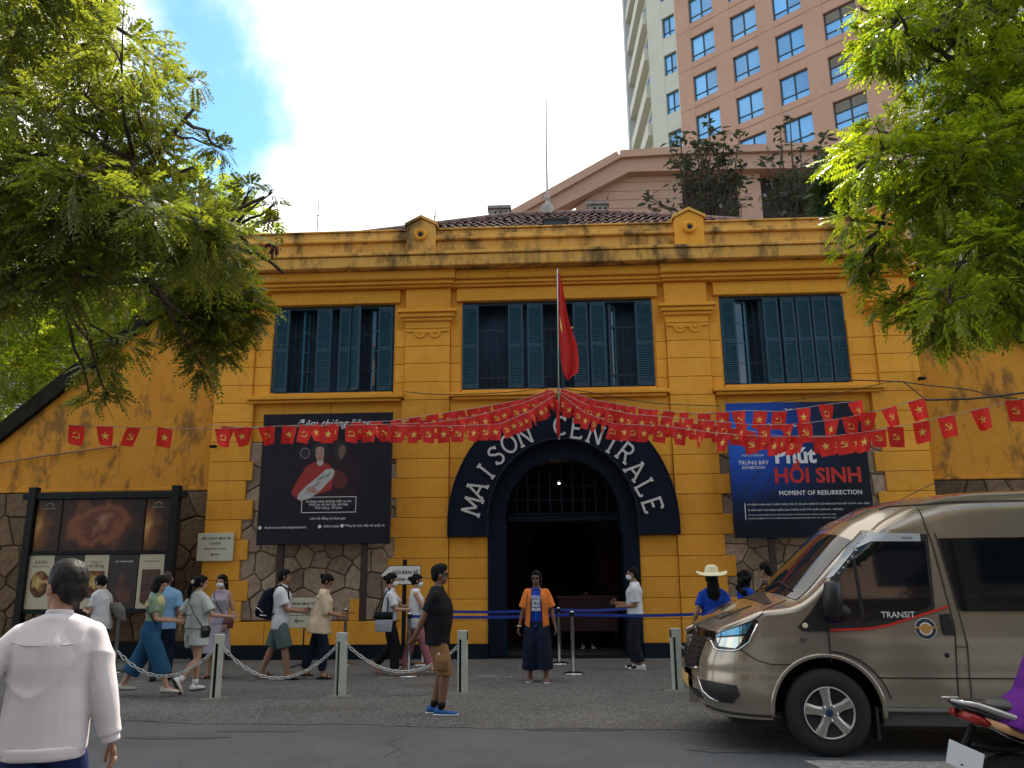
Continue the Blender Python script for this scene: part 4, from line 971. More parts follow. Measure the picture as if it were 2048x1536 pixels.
# --- rubber plants and a conifer on the annex terrace
def big_leaf_plant(label, spots, trunk_px, Y, seed, m, ll=.42, n=34):
    r = np.random.RandomState(seed); b = at(*trunk_px, Y); b.z = 14.0
    t = thing('rubber_plant', label, 'plant', b)
    mb = MB(); V = []; F = []
    for x, y, q in spots:
        c = at(x, y, Y+r.uniform(-.8, .8)); limb(mb, at(trunk_px[0]+(x-trunk_px[0])*.3, trunk_px[1], Y), c, .06, .02, seed+int(x), .2, 5)
        for k in range(int(n*(q/.8)**2)+6):
            d = r.normal(0, 1, 3); d /= np.linalg.norm(d); d[2] = abs(d[2])*.6-.1; p = np.array(c)+r.normal(0, 1, 3)*q*.5
            d /= np.linalg.norm(d); s = np.cross(d, [0, 0, 1.]+r.normal(0, .4, 3)); s /= np.linalg.norm(s); l_ = ll*r.uniform(.7, 1.2); i0 = len(V)
            V += [p, p+d*l_*.35+s*l_*.20, p+d*l_*.75+s*l_*.15-np.array([0, 0, .03]), p+d*l_-np.array([0, 0, .08]), p+d*l_*.75-s*l_*.15-np.array([0, 0, .03]), p+d*l_*.35-s*l_*.20]; F.append(tuple(range(i0, i0+6)))
    part('stems', mb, M_bark, t, world=True)
    f = MB(); f.add(V, F); part('foliage', f, m, t, world=True)
M_rub = leafmat('dark_glossy_leaf', (.035, .050, .040), (.065, .080, .065), .12, .6, .3)
r_ = random.Random(5)
def blobspots(poly, step, q, seed):
    r = random.Random(seed); o = []; y = min(p[1] for p in poly)
    while y < max(p[1] for p in poly):
        x = min(p[0] for p in poly)
        while x < max(p[0] for p in poly):
            a, b = x+r.uniform(-.4, .4)*step, y+r.uniform(-.4, .4)*step
            if in_poly(a, b, poly): o.append((a, b, q))
            x += step
        y += step
    return o
big_leaf_plant('dark rubber plant growing through the left terrace opening of the annex', blobspots([(1340, 300), (1470, 290), (1480, 430), (1380, 440), (1345, 380)], 22, .5, 1)+[(1360, 275, .3), (1340, 290, .3), (1415, 250, .25), (1420, 275, .35), (1450, 268, .3), (1480, 270, .35), (1300, 395, .3), (1320, 410, .4), (1295, 400, .2), (1395, 285, .3), (1435, 290, .4), (1490, 330, .2)], (1420, 440), 34, 1, M_rub)
big_leaf_plant('dark rubber plant growing out of the right terrace opening of the annex', blobspots([(1530, 350), (1660, 340), (1650, 435), (1530, 435)], 22, .5, 2)+[(1560, 260, .35), (1580, 235, .2), (1545, 320, .35), (1600, 300, .35), (1640, 290, .4), (1650, 270, .2), (1565, 290, .3), (1530, 330, .25), (1595, 330, .4), (1630, 320, .4), (1555, 345, .35)], (1590, 440), 34, 2, M_rub)
PC, DC, LC, CC = crown([(1650, 440), (1660, 350), (1690, 320), (1740, 340), (1760, 440)], 27, 29, 26, .7, 130, 44, flen=.5)
t = thing('conifer', 'dark green feathery tree behind the parapet near the right pediment', 'tree', (at(1700, 440, 28).x, 28, 0))
me = fronds_mesh('crown', PC-np.array(t.location), DC, LC, 9, leafmat('conifer_leaf', (.02, .045, .02), (.04, .08, .03), .2)); link('crown', me, t)
mb = MB(); mb.tube([(0, 0, 0), (0, 0, 8), (.3, 0, 15)], [.3, .2, .08], 8); part('trunk', mb, M_bark, t)
# row of trees in bright light behind the left wall
PC, DC, LC, CC = crown([(-80, 420), (400, 380), (560, 470), (470, 560), (260, 690), (120, 790), (-80, 850)], 19.6, 22.5, 70, 1.0, 110, 45, flen=.5)
t = thing('courtyard_tree', 'sunlit tree standing in the courtyard behind the sloping left wall', 'tree', (-11.5, 21, 0))
me = fronds_mesh('crown', PC-np.array(t.location), DC, LC, 10, M_leafR); link('crown', me, t)
mb = MB(); mb.tube([(0, 0, 0), (0, 0, 4), (.3, 0, 8)], [.3, .2, .08], 8); twt = [Vector((-11.2, 21, 8))]
part('trunk', mb, M_bark, t)
# ================================================================== SIGNS AND BOARDS
M_wtxt = mat('white_print', (.68, .68, .68), .6); M_redtxt = mat('red_print', (.50, .015, .012), .6); M_blk = mat('black_print', (.02, .02, .02), .6)
M_goldtxt = mat('faded_gold_print', (.30, .22, .12), .6)
def board_mat(name, fn):
    m = bpy.data.materials.new(name); m.use_nodes = True; nt = m.node_tree; b = nt.nodes['Principled BSDF']; b.inputs['Roughness'].default_value = .45; b.inputs['Specular IOR Level'].default_value = .25
    nt.links.new(fn(nt), b.inputs['Base Color']); return m
def grad(nt, stops, scale, loc=(0, 0, 0), warp=.25, wsc=1.2, typ='SPHERICAL'):
    t = N(nt, 'ShaderNodeTexCoord'); nz = N(nt, 'ShaderNodeTexNoise'); nz.inputs['Scale'].default_value = wsc; nz.inputs['Detail'].default_value = 4; nt.links.new(t.outputs['Object'], nz.inputs['Vector'])
    sb = N(nt, 'ShaderNodeVectorMath', operation='SUBTRACT'); nt.links.new(nz.outputs['Color'], sb.inputs[0]); sb.inputs[1].default_value = (.5, .5, .5)
    sc_ = N(nt, 'ShaderNodeVectorMath', operation='SCALE'); sc_.inputs['Scale'].default_value = warp*2; nt.links.new(sb.outputs[0], sc_.inputs[0])
    ad = N(nt, 'ShaderNodeVectorMath', operation='ADD'); nt.links.new(t.outputs['Object'], ad.inputs[0]); nt.links.new(sc_.outputs[0], ad.inputs[1])
    mp = N(nt, 'ShaderNodeMapping'); mp.vector_type = 'TEXTURE'; mp.inputs['Location'].default_value = loc; mp.inputs['Scale'].default_value = scale; nt.links.new(ad.outputs[0], mp.inputs['Vector'])
    g = N(nt, 'ShaderNodeTexGradient', gradient_type=typ); nt.links.new(mp.outputs[0], g.inputs['Vector'])
    cr = N(nt, 'ShaderNodeValToRGB'); nt.links.new(g.outputs['Fac'], cr.inputs[0]); e = cr.color_ramp.elements
    e[0].position = stops[0][0]; e[0].color = (*stops[0][1], 1); e[1].position = stops[-1][0]; e[1].color = (*stops[-1][1], 1)
    for p_, c_ in stops[1:-1]: x = e.new(p_); x.color = (*c_, 1)
    return cr.outputs[0]
def poly(mb, pts, y, mi=0, k=0):
    mb.add([(x, y, z) for x, z in pts], [tuple(range(len(pts)))] if sum(pts[i][0]*pts[(i+1) % len(pts)][1]-pts[(i+1) % len(pts)][0]*pts[i][1] for i in range(len(pts))) > 0 else [tuple(range(len(pts)-1, -1, -1))], mi)
def ellp(cx, cz, rx, rz, n=20, a0=0, a1=360, rot=0):
    o = []
    for i in range(n):
        t = R(a0+(a1-a0)*i/n); x, z = rx*math.cos(t), rz*math.sin(t); o.append((cx+x*math.cos(rot)-z*math.sin(rot), cz+x*math.sin(rot)+z*math.cos(rot)))
    return o
# left billboard
LB = thing('billboard', 'tall near-black billboard left of the gateway with a woman in red holding a bundle', 'billboard', (-4.43, 15.56, 0), group='billboards in front of the gatehouse')
w2, zb0, zb1 = 1.31, 2.15, 4.73
mb = MB(); mb.cbox(-w2, w2, 0, .05, zb0, zb1, .008); part('panel', mb, board_mat('charcoal_plum_print', lambda nt: grad(nt, [(0, (.012, .011, .020)), (.45, (.018, .013, .022)), (1, (.045, .020, .024))], (1.3, 1, 1.3), (0, 0, 3.4))), LB)
mb = MB()
for x in (-.84, .80): mb.box(x-.06, x+.06, .055, .15, .71, 4.6)
part('post', mb, mat('rust_brown_post', (.045, .022, .014), .7, var=.3), LB); del mb
X = lambda wx: wx+4.43
pr = MB(); yy = -.003
M_art = [mat('print_red', (.30, .018, .015), .6), mat('print_pale', (.42, .40, .38), .6), mat('print_skin', (.34, .20, .15), .6), mat('print_dark_hair', (.015, .012, .015), .6), mat('print_dim_red', (.10, .010, .012), .6), mat('print_dim_skin', (.14, .08, .065), .6), mat('print_grey', (.20, .19, .19), .6)]
A = MB()
poly(A, ellp(X(-4.55), 3.98, .16, .17), yy, 3); poly(A, ellp(X(-4.86), 3.93, .10, .11), yy, 6); poly(A, ellp(X(-4.86), 3.93, .085, .095), yy-.001, 3)
poly(A, [(X(-4.66), 3.75), (X(-4.82), 3.66), (X(-4.95), 3.45), (X(-5.07), 3.22), (X(-5.09), 3.12), (X(-4.95), 3.02), (X(-4.80), 3.08), (X(-4.55), 3.12), (X(-4.30), 3.2), (X(-4.26), 3.5), (X(-4.34), 3.68), (X(-4.46), 3.74)], yy-.001, 0)
poly(A, [(X(-4.62), 3.78), (X(-4.60), 3.70), (X(-4.55), 3.67), (X(-4.49), 3.70), (X(-4.48), 3.78)], yy-.002, 1)
poly(A, [(X(-4.65), 3.97), (X(-4.64), 3.85), (X(-4.60), 3.77), (X(-4.55), 3.75), (X(-4.49), 3.79), (X(-4.47), 3.9), (X(-4.48), 4.03), (X(-4.56), 4.06), (X(-4.63), 4.04)], yy-.003, 2)
for sx in (-4.61, -4.52): poly(A, ellp(X(sx), 3.93, .02, .008, 8), yy-.004, 3)
poly(A, ellp(X(-4.56), 3.83, .03, .010, 8), yy-.004, 0)
poly(A, [(X(-4.97), 3.03), (X(-4.90), 2.99), (X(-4.70), 3.04), (X(-4.50), 3.2), (X(-4.28), 3.44), (X(-4.24), 3.56), (X(-4.30), 3.62), (X(-4.42), 3.60), (X(-4.60), 3.44), (X(-4.80), 3.28), (X(-4.95), 3.12)], yy-.004, 1)
for a, b in ((-4.62, 3.38), (-4.5, 3.42), (-4.7, 3.25), (-4.82, 3.14)): poly(A, [(X(a), b), (X(a+.12), b+.03), (X(a+.2), b+.14), (X(a+.17), b+.12)], yy-.005, 6)
poly(A, ellp(X(-4.68), 3.20, .11, .055, 14, rot=-.4), yy-.006, 2)
poly(A, [(X(-4.28), 3.62), (X(-4.10), 3.55), (X(-3.99), 3.42), (X(-4.0), 3.28), (X(-4.12), 3.22), (X(-4.25), 3.24), (X(-4.26), 3.45)], yy-.001, 4)
poly(A, ellp(X(-4.15), 3.97, .15, .2), yy-.0005, 3); poly(A, [(X(-4.17), 4.06), (X(-4.19), 3.9), (X(-4.15), 3.8), (X(-4.10), 3.82), (X(-4.06), 3.9), (X(-4.04), 3.98), (X(-4.08), 4.08)], yy-.002, 5)
part('printed_picture', A, M_art, LB)
T = MB()
put_text(T, 'Đêm thiêng liêng', .30, X(-4.33), 4.52, -.004, width=1.5, shear=.45)
for s, z, wd in (('Chương trình thường diễn ra vào', 2.975, .90), ('19:00 các tối thứ Sáu, thứ Bảy.', 2.912, .78), ('Thời lượng: 120 phút', 2.85, .55), ('Liên hệ đăng ký tham gia:', 2.645, .70)): put_text(T, s, .075, X(-4.345), z, -.004, width=wd, bold=.002)
put_text(T, 'facebook.com/hoaloprisonrelic', .07, X(-5.17), 2.48, -.004, width=.82, bold=.002); put_text(T, '0935112668', .07, X(-4.27), 2.49, -.004, width=.30, bold=.002); put_text(T, 'Đăng ký trực tiếp tại quầy vé', .07, X(-3.62), 2.50, -.004, width=.78, bold=.002)
for x, z in ((-5.68, 2.48), (-4.50, 2.49), (-4.06, 2.50)): poly(T, ellp(X(x), z, .034, .034, 16), -.003)
b0, b1, c0, c1 = X(-4.88), X(-3.80), 2.755, 3.065
for q in ([(b0, c0), (b1, c0), (b1, c0+.012), (b0, c0+.012)], [(b0, c1-.012), (b1, c1-.012), (b1, c1), (b0, c1)], [(b0, c0), (b0+.012, c0), (b0+.012, c1), (b0, c1)], [(b1-.012, c0), (b1, c0), (b1, c1), (b1-.012, c1)]): poly(T, q, -.0035)
part('lettering', T, M_wtxt, LB)
# right billboard
RB = thing('billboard', 'blue and black exhibition billboard reading HỒI SINH right of the gateway', 'billboard', (4.77, 15.56, 0), group='billboards in front of the gatehouse')
w2 = 1.31; zb0, zb1 = 2.18, 4.78
mb = MB(); mb.cbox(-w2, w2, 0, .05, zb0, zb1, .008); part('panel', mb, board_mat('blue_black_print', lambda nt: grad(nt, [(0, (.004, .007, .016)), (.28, (.006, .018, .06)), (.65, (.013, .065, .36)), (1, (.03, .14, .60))], (2.0, 1, 1.8), (-1.0, 0, 4.1), .3, .9)), RB)
for x in (-.62, .7):
    mb = MB(); mb.box(x-.06, x+.06, .055, .15, .71, 4.6); part('post', mb, mat('rust_brown_post', (.045, .022, .014), .7, var=.3), RB)
X = lambda wx: wx-4.77
T = MB(); put_text(T, 'TRƯNG BÀY', .16, X(3.905), 3.60, -.004, width=.58, bold=.004); put_text(T, 'EXHIBITION', .11, X(3.90), 3.505, -.004, width=.43, bold=.002); put_text(T, 'Phút', .42, X(4.70), 3.72, -.004, width=.78, bold=.014)
put_text(T, 'MOMENT OF RESURRECTION', .16, X(5.12), 3.01, -.004, width=1.55, bold=.006); put_text(T, 'HOA LO PRISON', .07, X(3.9), 3.74, -.004, width=.42)
put_text(T, 'KỶ NIỆM 50 NĂM NGÀY CHIẾN THẮNG TRỞ VỀ CỦA CÁC CHIẾN SĨ CÁCH MẠNG BỊ ĐỊCH BẮT TÙ ĐÀY (1973 - 2023)', .09, X(4.87), 2.80, -.004, width=2.28, bold=.003)
put_text(T, '48 NĂM NGÀY GIẢI PHÓNG MIỀN NAM, THỐNG NHẤT ĐẤT NƯỚC (30/4/1975 - 30/4/2023)', .09, X(4.62), 2.695, -.004, width=1.78, bold=.003)
put_text(T, 'ON THE 50 YEARS CELEBRATION OF TRIUMPHAL RETURN OF CAPTURED REVOLUTIONARY SOLDIERS (1973 - 2023)', .06, X(4.55), 2.605, -.004, width=1.64, bold=.001)
put_text(T, '48 YEARS CELEBRATION OF SOUTHERN LIBERATION, REUNIFICATION (APRIL 30TH, 1975 - APRIL 30TH, 2023)', .06, X(4.55), 2.54, -.004, width=1.64, bold=.001)
poly(T, [(X(3.675), 2.52), (X(3.69), 2.52), (X(3.69), 2.83), (X(3.675), 2.83)], -.0035)
for bx, bz in ((4.65, 4.62), (4.30, 4.33), (4.76, 4.30), (4.1, 4.1)): poly(T, [(X(bx-.09), bz+.02), (X(bx-.03), bz+.035), (X(bx), bz), (X(bx+.04), bz+.03), (X(bx+.1), bz+.015), (X(bx+.03), bz+.012), (X(bx), bz-.02), (X(bx-.04), bz+.018)], -.0035)
part('lettering', T, M_wtxt, RB)
T = MB(); put_text(T, 'HỒI SINH', .42, X(5.10), 3.33, -.0045, width=1.62, bold=.012); part('red_title', T, M_redtxt, RB)
T = MB()
for a, b, c, d in ((3.6, 2.95, 4.05, 3.5), (3.85, 2.85, 4.4, 3.55), (4.1, 2.9, 4.62, 3.5)):
    L = math.hypot(c-a, d-b); nx, nz_ = -(d-b)/L*.006, (c-a)/L*.006; poly(T, [(X(a)-nx, b-nz_), (X(c)-nx, d-nz_), (X(c)+nx, d+nz_), (X(a)+nx, b+nz_)], -.003)
    for q in (.25, .6, .85): poly(T, ellp(X(a+(c-a)*q), b+(d-b)*q, .022, .014, 8), -.003)
part('barbed_wire_print', T, M_blk, RB)
# noticeboard on the left with posters
NB = thing('notice_frame', 'wide black notice frame with large glass case and five posters at left', 'noticeboard', (-8.72, 15.32, 0))
mb = MB(); mb.cbox(-1.62, 1.62, -.05, .07, 3.06, 3.19, .01); mb.cbox(-1.5, 1.5, -.03, .05, 2.0, 2.06, .006); mb.cbox(-1.45, 1.45, -.03, .05, .90, .98, .006); part('crossbar', mb, M_black, NB)
for x in (-1.42, 1.44):
    mb = MB(); mb.cbox(x-.075, x+.075, -.08, .08, 0, 3.3, .01); part('post', mb, M_black, NB)
mb = MB(); mb.box(-1.34, 1.36, .03, .06, .98, 3.06); part('backing', mb, mat('case_backing', (.02, .014, .012), .6, col2=(.05, .03, .02), vscale=1.5), NB)
def printm(name, stops, scale, loc, warp=.4, wsc=2): return board_mat(name, lambda nt: grad(nt, stops, scale, loc, warp, wsc))
amber = printm('amber_photo_print', [(0, (.035, .016, .01)), (.5, (.16, .06, .018)), (.8, (.42, .20, .06)), (1, (.5, .3, .12))], (.35, 1, .6), (0, 0, .45), .25, 3)
brown = printm('brown_photo_print', [(0, (.018, .012, .010)), (.35, (.05, .018, .012)), (.55, (.22, .07, .03)), (.75, (.10, .03, .018)), (1, (.34, .15, .08))], (1.0, 1, .75), (.72, 0, .5), .55, 2.2)
for x0, x1, m_ in ((-1.32, -.83, amber), (-.79, .84, brown), (.87, 1.33, amber)):
    mb = MB(); mb.box(0, x1-x0, 0, .012, 0, .98); o = part('picture', mb, m_, NB); o.location = (x0, .005, 2.07)
T = MB()
for cx in (-1.07, 1.10): T.tube([(cx+.07*math.cos(math.pi*i/10), .002, 2.93+.06*math.sin(math.pi*i/10)) for i in range(11)], .008, 4); poly(T, [(cx-.13, 2.885), (cx+.13, 2.885), (cx+.13, 2.892), (cx-.13, 2.892)], .002)
part('arch_emblem', T, mat('pale_print', (.4, .36, .3), .6), NB)
M_cream = mat('cream_paper', (.50, .44, .30), .7, var=.08, vscale=3); M_dkp = mat('dark_brown_paper', (.028, .015, .013), .6)
food = printm('food_photo_print', [(0, (.05, .02, .012)), (.4, (.22, .08, .03)), (.7, (.45, .28, .08)), (1, (.5, .4, .2))], (.22, 1, .25), (.22, 0, .5), .25, 9)
posters = [(-1.36, -.85, M_cream, ['BÁNH', 'Bàng vào ni trong'], .022), (-.83, -.27, M_dkp, ['Đêm thiêng liêng'], .0), (-.25, .23, M_cream, ['Thuyết minh', 'tự động'], .03), (.25, .81, M_dkp, ['LỬA THANH XUÂN'], .0), (.83, 1.32, M_cream, ['CHÀ BƠI KHUÔN'], .03)]
for k, (x0, x1, m_, lines, b_) in enumerate(posters):
    mb = MB(); mb.box(0, x1-x0, 0, .012, 0, 1.0); po = part('poster', mb, m_, NB); po.location = (x0, -.005-.002*k, .99); po['label'] = ['cream poster with a round dish picture and dark title', 'black poster with thin white script', 'cream poster titled Thuyết minh tự động', 'dark brown poster with a dim seated figure', 'cream poster with a dark rounded picture'][k]
    wd = x1-x0; T = MB()
    for i, s in enumerate(lines): put_text(T, s, .09, wd*.5, .87-.075*i, -.002, width=wd*(.62 if i or len(lines) == 1 else .45), bold=.003)
    part('poster_text', T, M_blk if m_ is M_cream else M_wtxt, po)
    T = MB()
    if k == 0: poly(T, ellp(wd*.52, .46, .19, .25), -.002)
    elif k == 2: poly(T, [(.06, .2), (wd-.06, .2), (wd-.06, .70), (.06, .70)], -.002)
    elif k == 4: poly(T, [(.07, .12), (.2, .04), (wd-.06, .04), (wd-.06, .72), (.07, .72)], -.002)
    elif k == 3: poly(T, ellp(wd*.45, .55, .07, .10)+[], -.002); poly(T, [(.08, .1), (.12, .36), (.2, .46), (.34, .46), (.45, .3), (.48, .1)], -.002)
    if k != 1: part('poster_picture', T, food if k in (0, 2) else mat('dim_figure_print', (.11, .04, .022), .6, col2=(.04, .015, .01), vscale=6), po)
# wall sign, standing sign, arrow sign
def xep(t, w_, h_, y=-.012, dy=0):
    T = MB(); put_text(T, 'XẾP HÀNG MUA VÉ', .12, 0, h_*.80, y, width=w_*.82, bold=.007); put_text(T, 'TẠI ĐÂY', .12, 0, h_*.62, y, width=w_*.34, bold=.007); put_text(T, 'Please line up here', .08, 0, h_*.44, y, width=w_*.62, bold=.004)
    poly(T, [(-w_*.06, h_*.215), (w_*.13, h_*.215), (w_*.13, h_*.245), (-w_*.06, h_*.245)], y); poly(T, [(-w_*.12, h_*.23), (-w_*.05, h_*.16), (-w_*.035, h_*.17), (-w_*.085, h_*.23), (-w_*.035, h_*.29), (-w_*.05, h_*.30)], y-.0005); part('lettering', T, M_blk, t)
M_sign = mat('cream_sign_panel', (.60, .57, .44), .6, var=.06, vscale=3)
t = thing('wall_sign', 'cream ticket queue sign with left arrow fixed on the left corner of the gatehouse', 'sign', (-6.66, 15.86, 1.86)); mb = MB(); mb.cbox(-.365, .365, -.01, .02, 0, .545, .003); part('panel', mb, M_sign, t); xep(t, .73, .545)
t = thing('standing_sign', 'cream ticket queue sign on a thin black stand behind the backpack boy', 'sign', (-4.52, 14.6, 0)); mb = MB(); mb.cbox(-.33, .33, -.01, .02, .67, 1.18, .003); part('panel', mb, M_sign, t)
tt = bpy.data.objects.new('x', None); 
T = MB(); put_text(T, 'XẾP HÀNG MUA VÉ', .12, 0, 1.08, -.013, width=.56, bold=.007); put_text(T, 'TẠI ĐÂY', .12, 0, .985, -.013, width=.24, bold=.007); put_text(T, 'Please line up here', .08, 0, .89, -.013, width=.42, bold=.0015)
poly(T, [(-.04, .78), (.09, .78), (.09, .795), (-.04, .795)], -.013); poly(T, [(-.08, .787), (-.03, .745), (-.02, .755), (-.055, .787), (-.02, .82), (-.03, .83)], -.0135); part('lettering', T, M_blk, t)
mb = MB(); mb.tube([(.09, .03, .0), (.09, .03, .9)], .014, 8); mb.tube([(-.1, -.12, .01), (.09, .03, .06), (.28, -.12, .01)], .012, 6); mb.tube([(.09, .2, .01), (.09, .03, .06)], .012, 6); part('stand', mb, M_black, t)
t = thing('arrow_sign', 'white arrow shaped ticket office sign pointing left on a black post', 'sign', (-2.71, 14.95, 0))
mb = MB(); mb.prism([(-.43, 1.555), (-.27, 1.72), (.29, 1.72), (.29, 1.40), (-.27, 1.40)], -.03, -.005, c=.003); part('panel', mb, M_white, t); mb = MB(); mb.tube([(-.435, -.018, 1.555), (-.275, -.018, 1.725), (.295, -.018, 1.725), (.295, -.018, 1.395), (-.275, -.018, 1.395), (-.435, -.018, 1.555)], .008, 4); part('border', mb, M_black, t)
T = MB(); put_text(T, 'NƠI BÁN VÉ', .12, .02, 1.605, -.034, width=.47, bold=.009); put_text(T, 'Ticket office', .1, .02, 1.49, -.034, width=.42, bold=.007); part('lettering', T, M_blk, t)
mb = MB(); mb.box(-.035, .035, 0, .05, 0, 1.84); mb.box(-.2, .2, -.15, .2, 0, .012); part('post', mb, M_black, t)

# ================================================================== BOLLARDS, CHAINS, STANCHIONS
M_bol = mat('cream_painted_post', (.50, .51, .43), .65, var=.25, vscale=9)
B = [gr(218, 1400), gr(430, 1397), gr(680, 1392), gr(925, 1386), gr(1356, 1381)]
bl = ['cream bollard behind the man in the white shirt', 'cream bollard at the left end of the nearer chain', 'cream bollard between the two sagging chains', 'cream bollard right behind the man in brown shorts', 'cream bollard just left of the van nose']
bproto = None
for i, p in enumerate(B):
    if i == 0: continue
    t = thing('bollard', bl[i], 'bollard', (p.x, p.y, 0), group='cream bollards along the pavement')
    if bproto is None:
        mb = MB(); mb.cbox(-.01, .065, -.045, .045, 0, .80, .004); mb.cbox(-.065, -.045, -.045, .045, 0, .80, .004); mb.box(-.045, -.01, .0, .045, 0, .72); mb.cbox(-.065, .065, -.046, .046, .70, .82, .004); post = mb.mesh('post', M_bol)
        mb = MB(); mb.box(-.044, -.011, -.008, -.002, .0, .70); slot = mb.mesh('slot', M_black)
        mb = MB(); mb.lathe([(.20, 0), (.19, .008), (.12, .012)], 18); foot = mb.mesh('footing', mat('rough_mortar', (.22, .20, .17), .95, var=.4, vscale=15)); bproto = 1
    link('post', post, t); link('slot', slot, t); f_ = link('footing', foot, t); f_.scale = (1, .6, 1)
    t.rotation_euler = (0, 0, [0, .5, -.2, -.1, .2][i])
# chain links
lk = MB(); lk.tube([(.028*math.cos(2*math.pi*i/10)*1+(.016 if math.cos(2*math.pi*i/10) > 0 else -.016), .020*math.sin(2*math.pi*i/10)*1.0, 0) for i in range(11)], .0075, 5, cap=False); lkm = lk.mesh('link', mat('galvanised_chain', (.50, .51, .49), .4, metal=.6), True)
def chain(label, a, b, sag):
    a, b = Vector(a), Vector(b); t = thing('chain', label, 'chain', (a+b)/2, group='chains between the bollards')
    L = (b-a).length; n = int(L*1.12/.066); pts = [a.lerp(b, i/n)+Vector((0, 0, -sag*4*(i/n)*(1-i/n))) for i in range(n+1)]
    for i in range(n):
        p, q = pts[i], pts[i+1]; o = link('link', lkm, t, (p+q)/2-t.location); d = (q-p); e = d.to_track_quat('X', 'Z'); o.rotation_mode = 'QUATERNION'
        o.rotation_quaternion = e @ Euler((R(45 if i % 2 else -45), 0, 0)).to_quaternion()
chain('pale sagging chain between the left and the middle bollard', (B[1].x+.05, B[1].y, .66), (B[2].x-.05, B[2].y, .66), .42)
chain('pale sagging chain between the middle bollard and the man in brown shorts', (B[2].x+.05, B[2].y, .68), (B[3].x-.05, B[3].y, .62), .36)
chain('pale chain from the right bollard running behind the van nose', (B[4].x+.05, B[4].y, .60), (B[4].x+1.5, B[4].y-.5, .60), .30)
chain('pale chain from the left bollard running behind the man in the white shirt', (B[0].x+.05, B[0].y, .62), (B[1].x-.05, B[1].y, .62), .33)
# stanchions
M_belt = mat('blue_belt', (.010, .035, .28), .7, var=.1)
SP = [(gr(817, 1353), 'steel stanchion standing between the tote bag girl and the man in black'), (gr(1147, 1348), 'steel stanchion just right of the woman in orange'), (gr(1119, 1328), 'steel stanchion behind the one right of the woman in orange'), (gr(688, 1330), 'dark steel stanchion behind the middle bollard'), (gr(845, 1330), 'thin steel stanchion behind the woman in pink trousers'), (gr(228, 1345), 'steel stanchion behind the shoulder of the man in white shirt')]
sm = None
for p, lab in SP:
    t = thing('stanchion', lab, 'stanchion', (p.x, p.y, 0), group='steel queue stanchions')
    if sm is None:
        mb = MB(); mb.lathe([(.17, 0), (.17, .012), (.155, .025), (.06, .04), (.035, .05)], 28); bm_ = mb.mesh('base', M_steel, True)
        mb = MB(); mb.lathe([(.030, .04), (.030, .88), (.034, .885), (.034, .96), (.028, .975)], 16); pm = mb.mesh('pole', M_steel, True)
        mb = MB(); mb.lathe([(.040, .885), (.040, .955)], 14); hm = mb.mesh('belt_head', M_black); sm = 1
    link('base', bm_, t); link('pole', pm, t); link('belt_head', hm, t)
def belt(lab, a, b, z=.92, sag=.03):
    a, b = Vector((a.x, a.y, z)), Vector((b.x, b.y, z)); d = (b-a).normalized(); V = []; n = 12
    for i in range(n+1):
        p = a.lerp(b, i/n); p.z -= sag*4*(i/n)*(1-i/n); V += [p+Vector((0, 0, .024))-a, p-Vector((0, 0, .024))-a]
    nn = Vector((-d.y, d.x, 0))*.002; V2 = [v+nn for v in V]; k = len(V)
    F = [(2*i, 2*i+1, 2*i+3, 2*i+2) for i in range(n)]+[(k+2*i+2, k+2*i+3, k+2*i+1, k+2*i) for i in range(n)]+[(2*i+2, k+2*i+2, k+2*i, 2*i) for i in range(n)]+[(2*i+1, k+2*i+1, k+2*i+3, 2*i+3) for i in range(n)]
    mb = MB(); mb.add(V+V2, F); o = part('queue_belt', mb, M_belt); o.location = a; tag(o, lab, 'belt', 'blue queue belts')
S_ = [p for p, _ in SP]
belt('blue belt running from the left stanchion past the man in black to the gateway', S_[0], S_[1]); belt('blue belt running from the right stanchion to behind the van', S_[1], gr(1450, 1345))
belt('thin blue belt crossing the gateway behind the nearer stanchion', S_[2], Vector((1.5, 15.5, 0)), .93); belt('darker blue belt on the wall side behind the man in black', S_[4], S_[2], .93)
belt('short blue belt behind the woman in pink trousers', S_[0], S_[4], .90)

# ================================================================== FLAGS
M_flag = mat('red_bunting_cloth', (.72, .030, .024), .75, var=.15, vscale=8, rand=.12); 
def trans(m, k=.35, col=(.8, .03, .02)):
    nt = m.node_tree; b = nt.nodes['Principled BSDF']; o = nt.nodes['Material Output']; t = N(nt, 'ShaderNodeBsdfTranslucent'); t.inputs['Color'].default_value = (*col, 1); x = N(nt, 'ShaderNodeMixShader'); x.inputs[0].default_value = k
    nt.links.new(b.outputs[0], x.inputs[1]); nt.links.new(t.outputs[0], x.inputs[2]); nt.links.new(x.outputs[0], o.inputs['Surface'])
trans(M_flag)
M_yel = mat('yellow_emblem_print', (.80, .52, .10), .7)
def starpts(r, rot=math.pi/2): return [((r if i % 2 == 0 else r*.40)*math.cos(rot+math.pi*i/5), (r if i % 2 == 0 else r*.40)*math.sin(rot+math.pi*i/5)) for i in range(10)]
FW, FH = .215, .285
def flagshape(seed):
    r = random.Random(seed); a, b, c = r.uniform(-.05, .05), r.uniform(1.5, 3.5), r.uniform(0, 6); tw = r.uniform(-.9, .9); sk = r.uniform(-.16, .16); curl = r.uniform(0, .6) if seed % 3 == 0 else 0
    def f(x, z):
        t = -z/FH; ang = tw*t; y = (a+.012)*math.sin(b*x/FW*2+c+2*t)*t
        xx = x*math.cos(ang)*(1-.12*t*abs(tw)); yy = x*math.sin(ang)+y
        if curl and x > 0: xx -= curl*x*t*.7; yy -= curl*x*t*.8
        return (xx+sk*t*FH, yy, z)
    return f
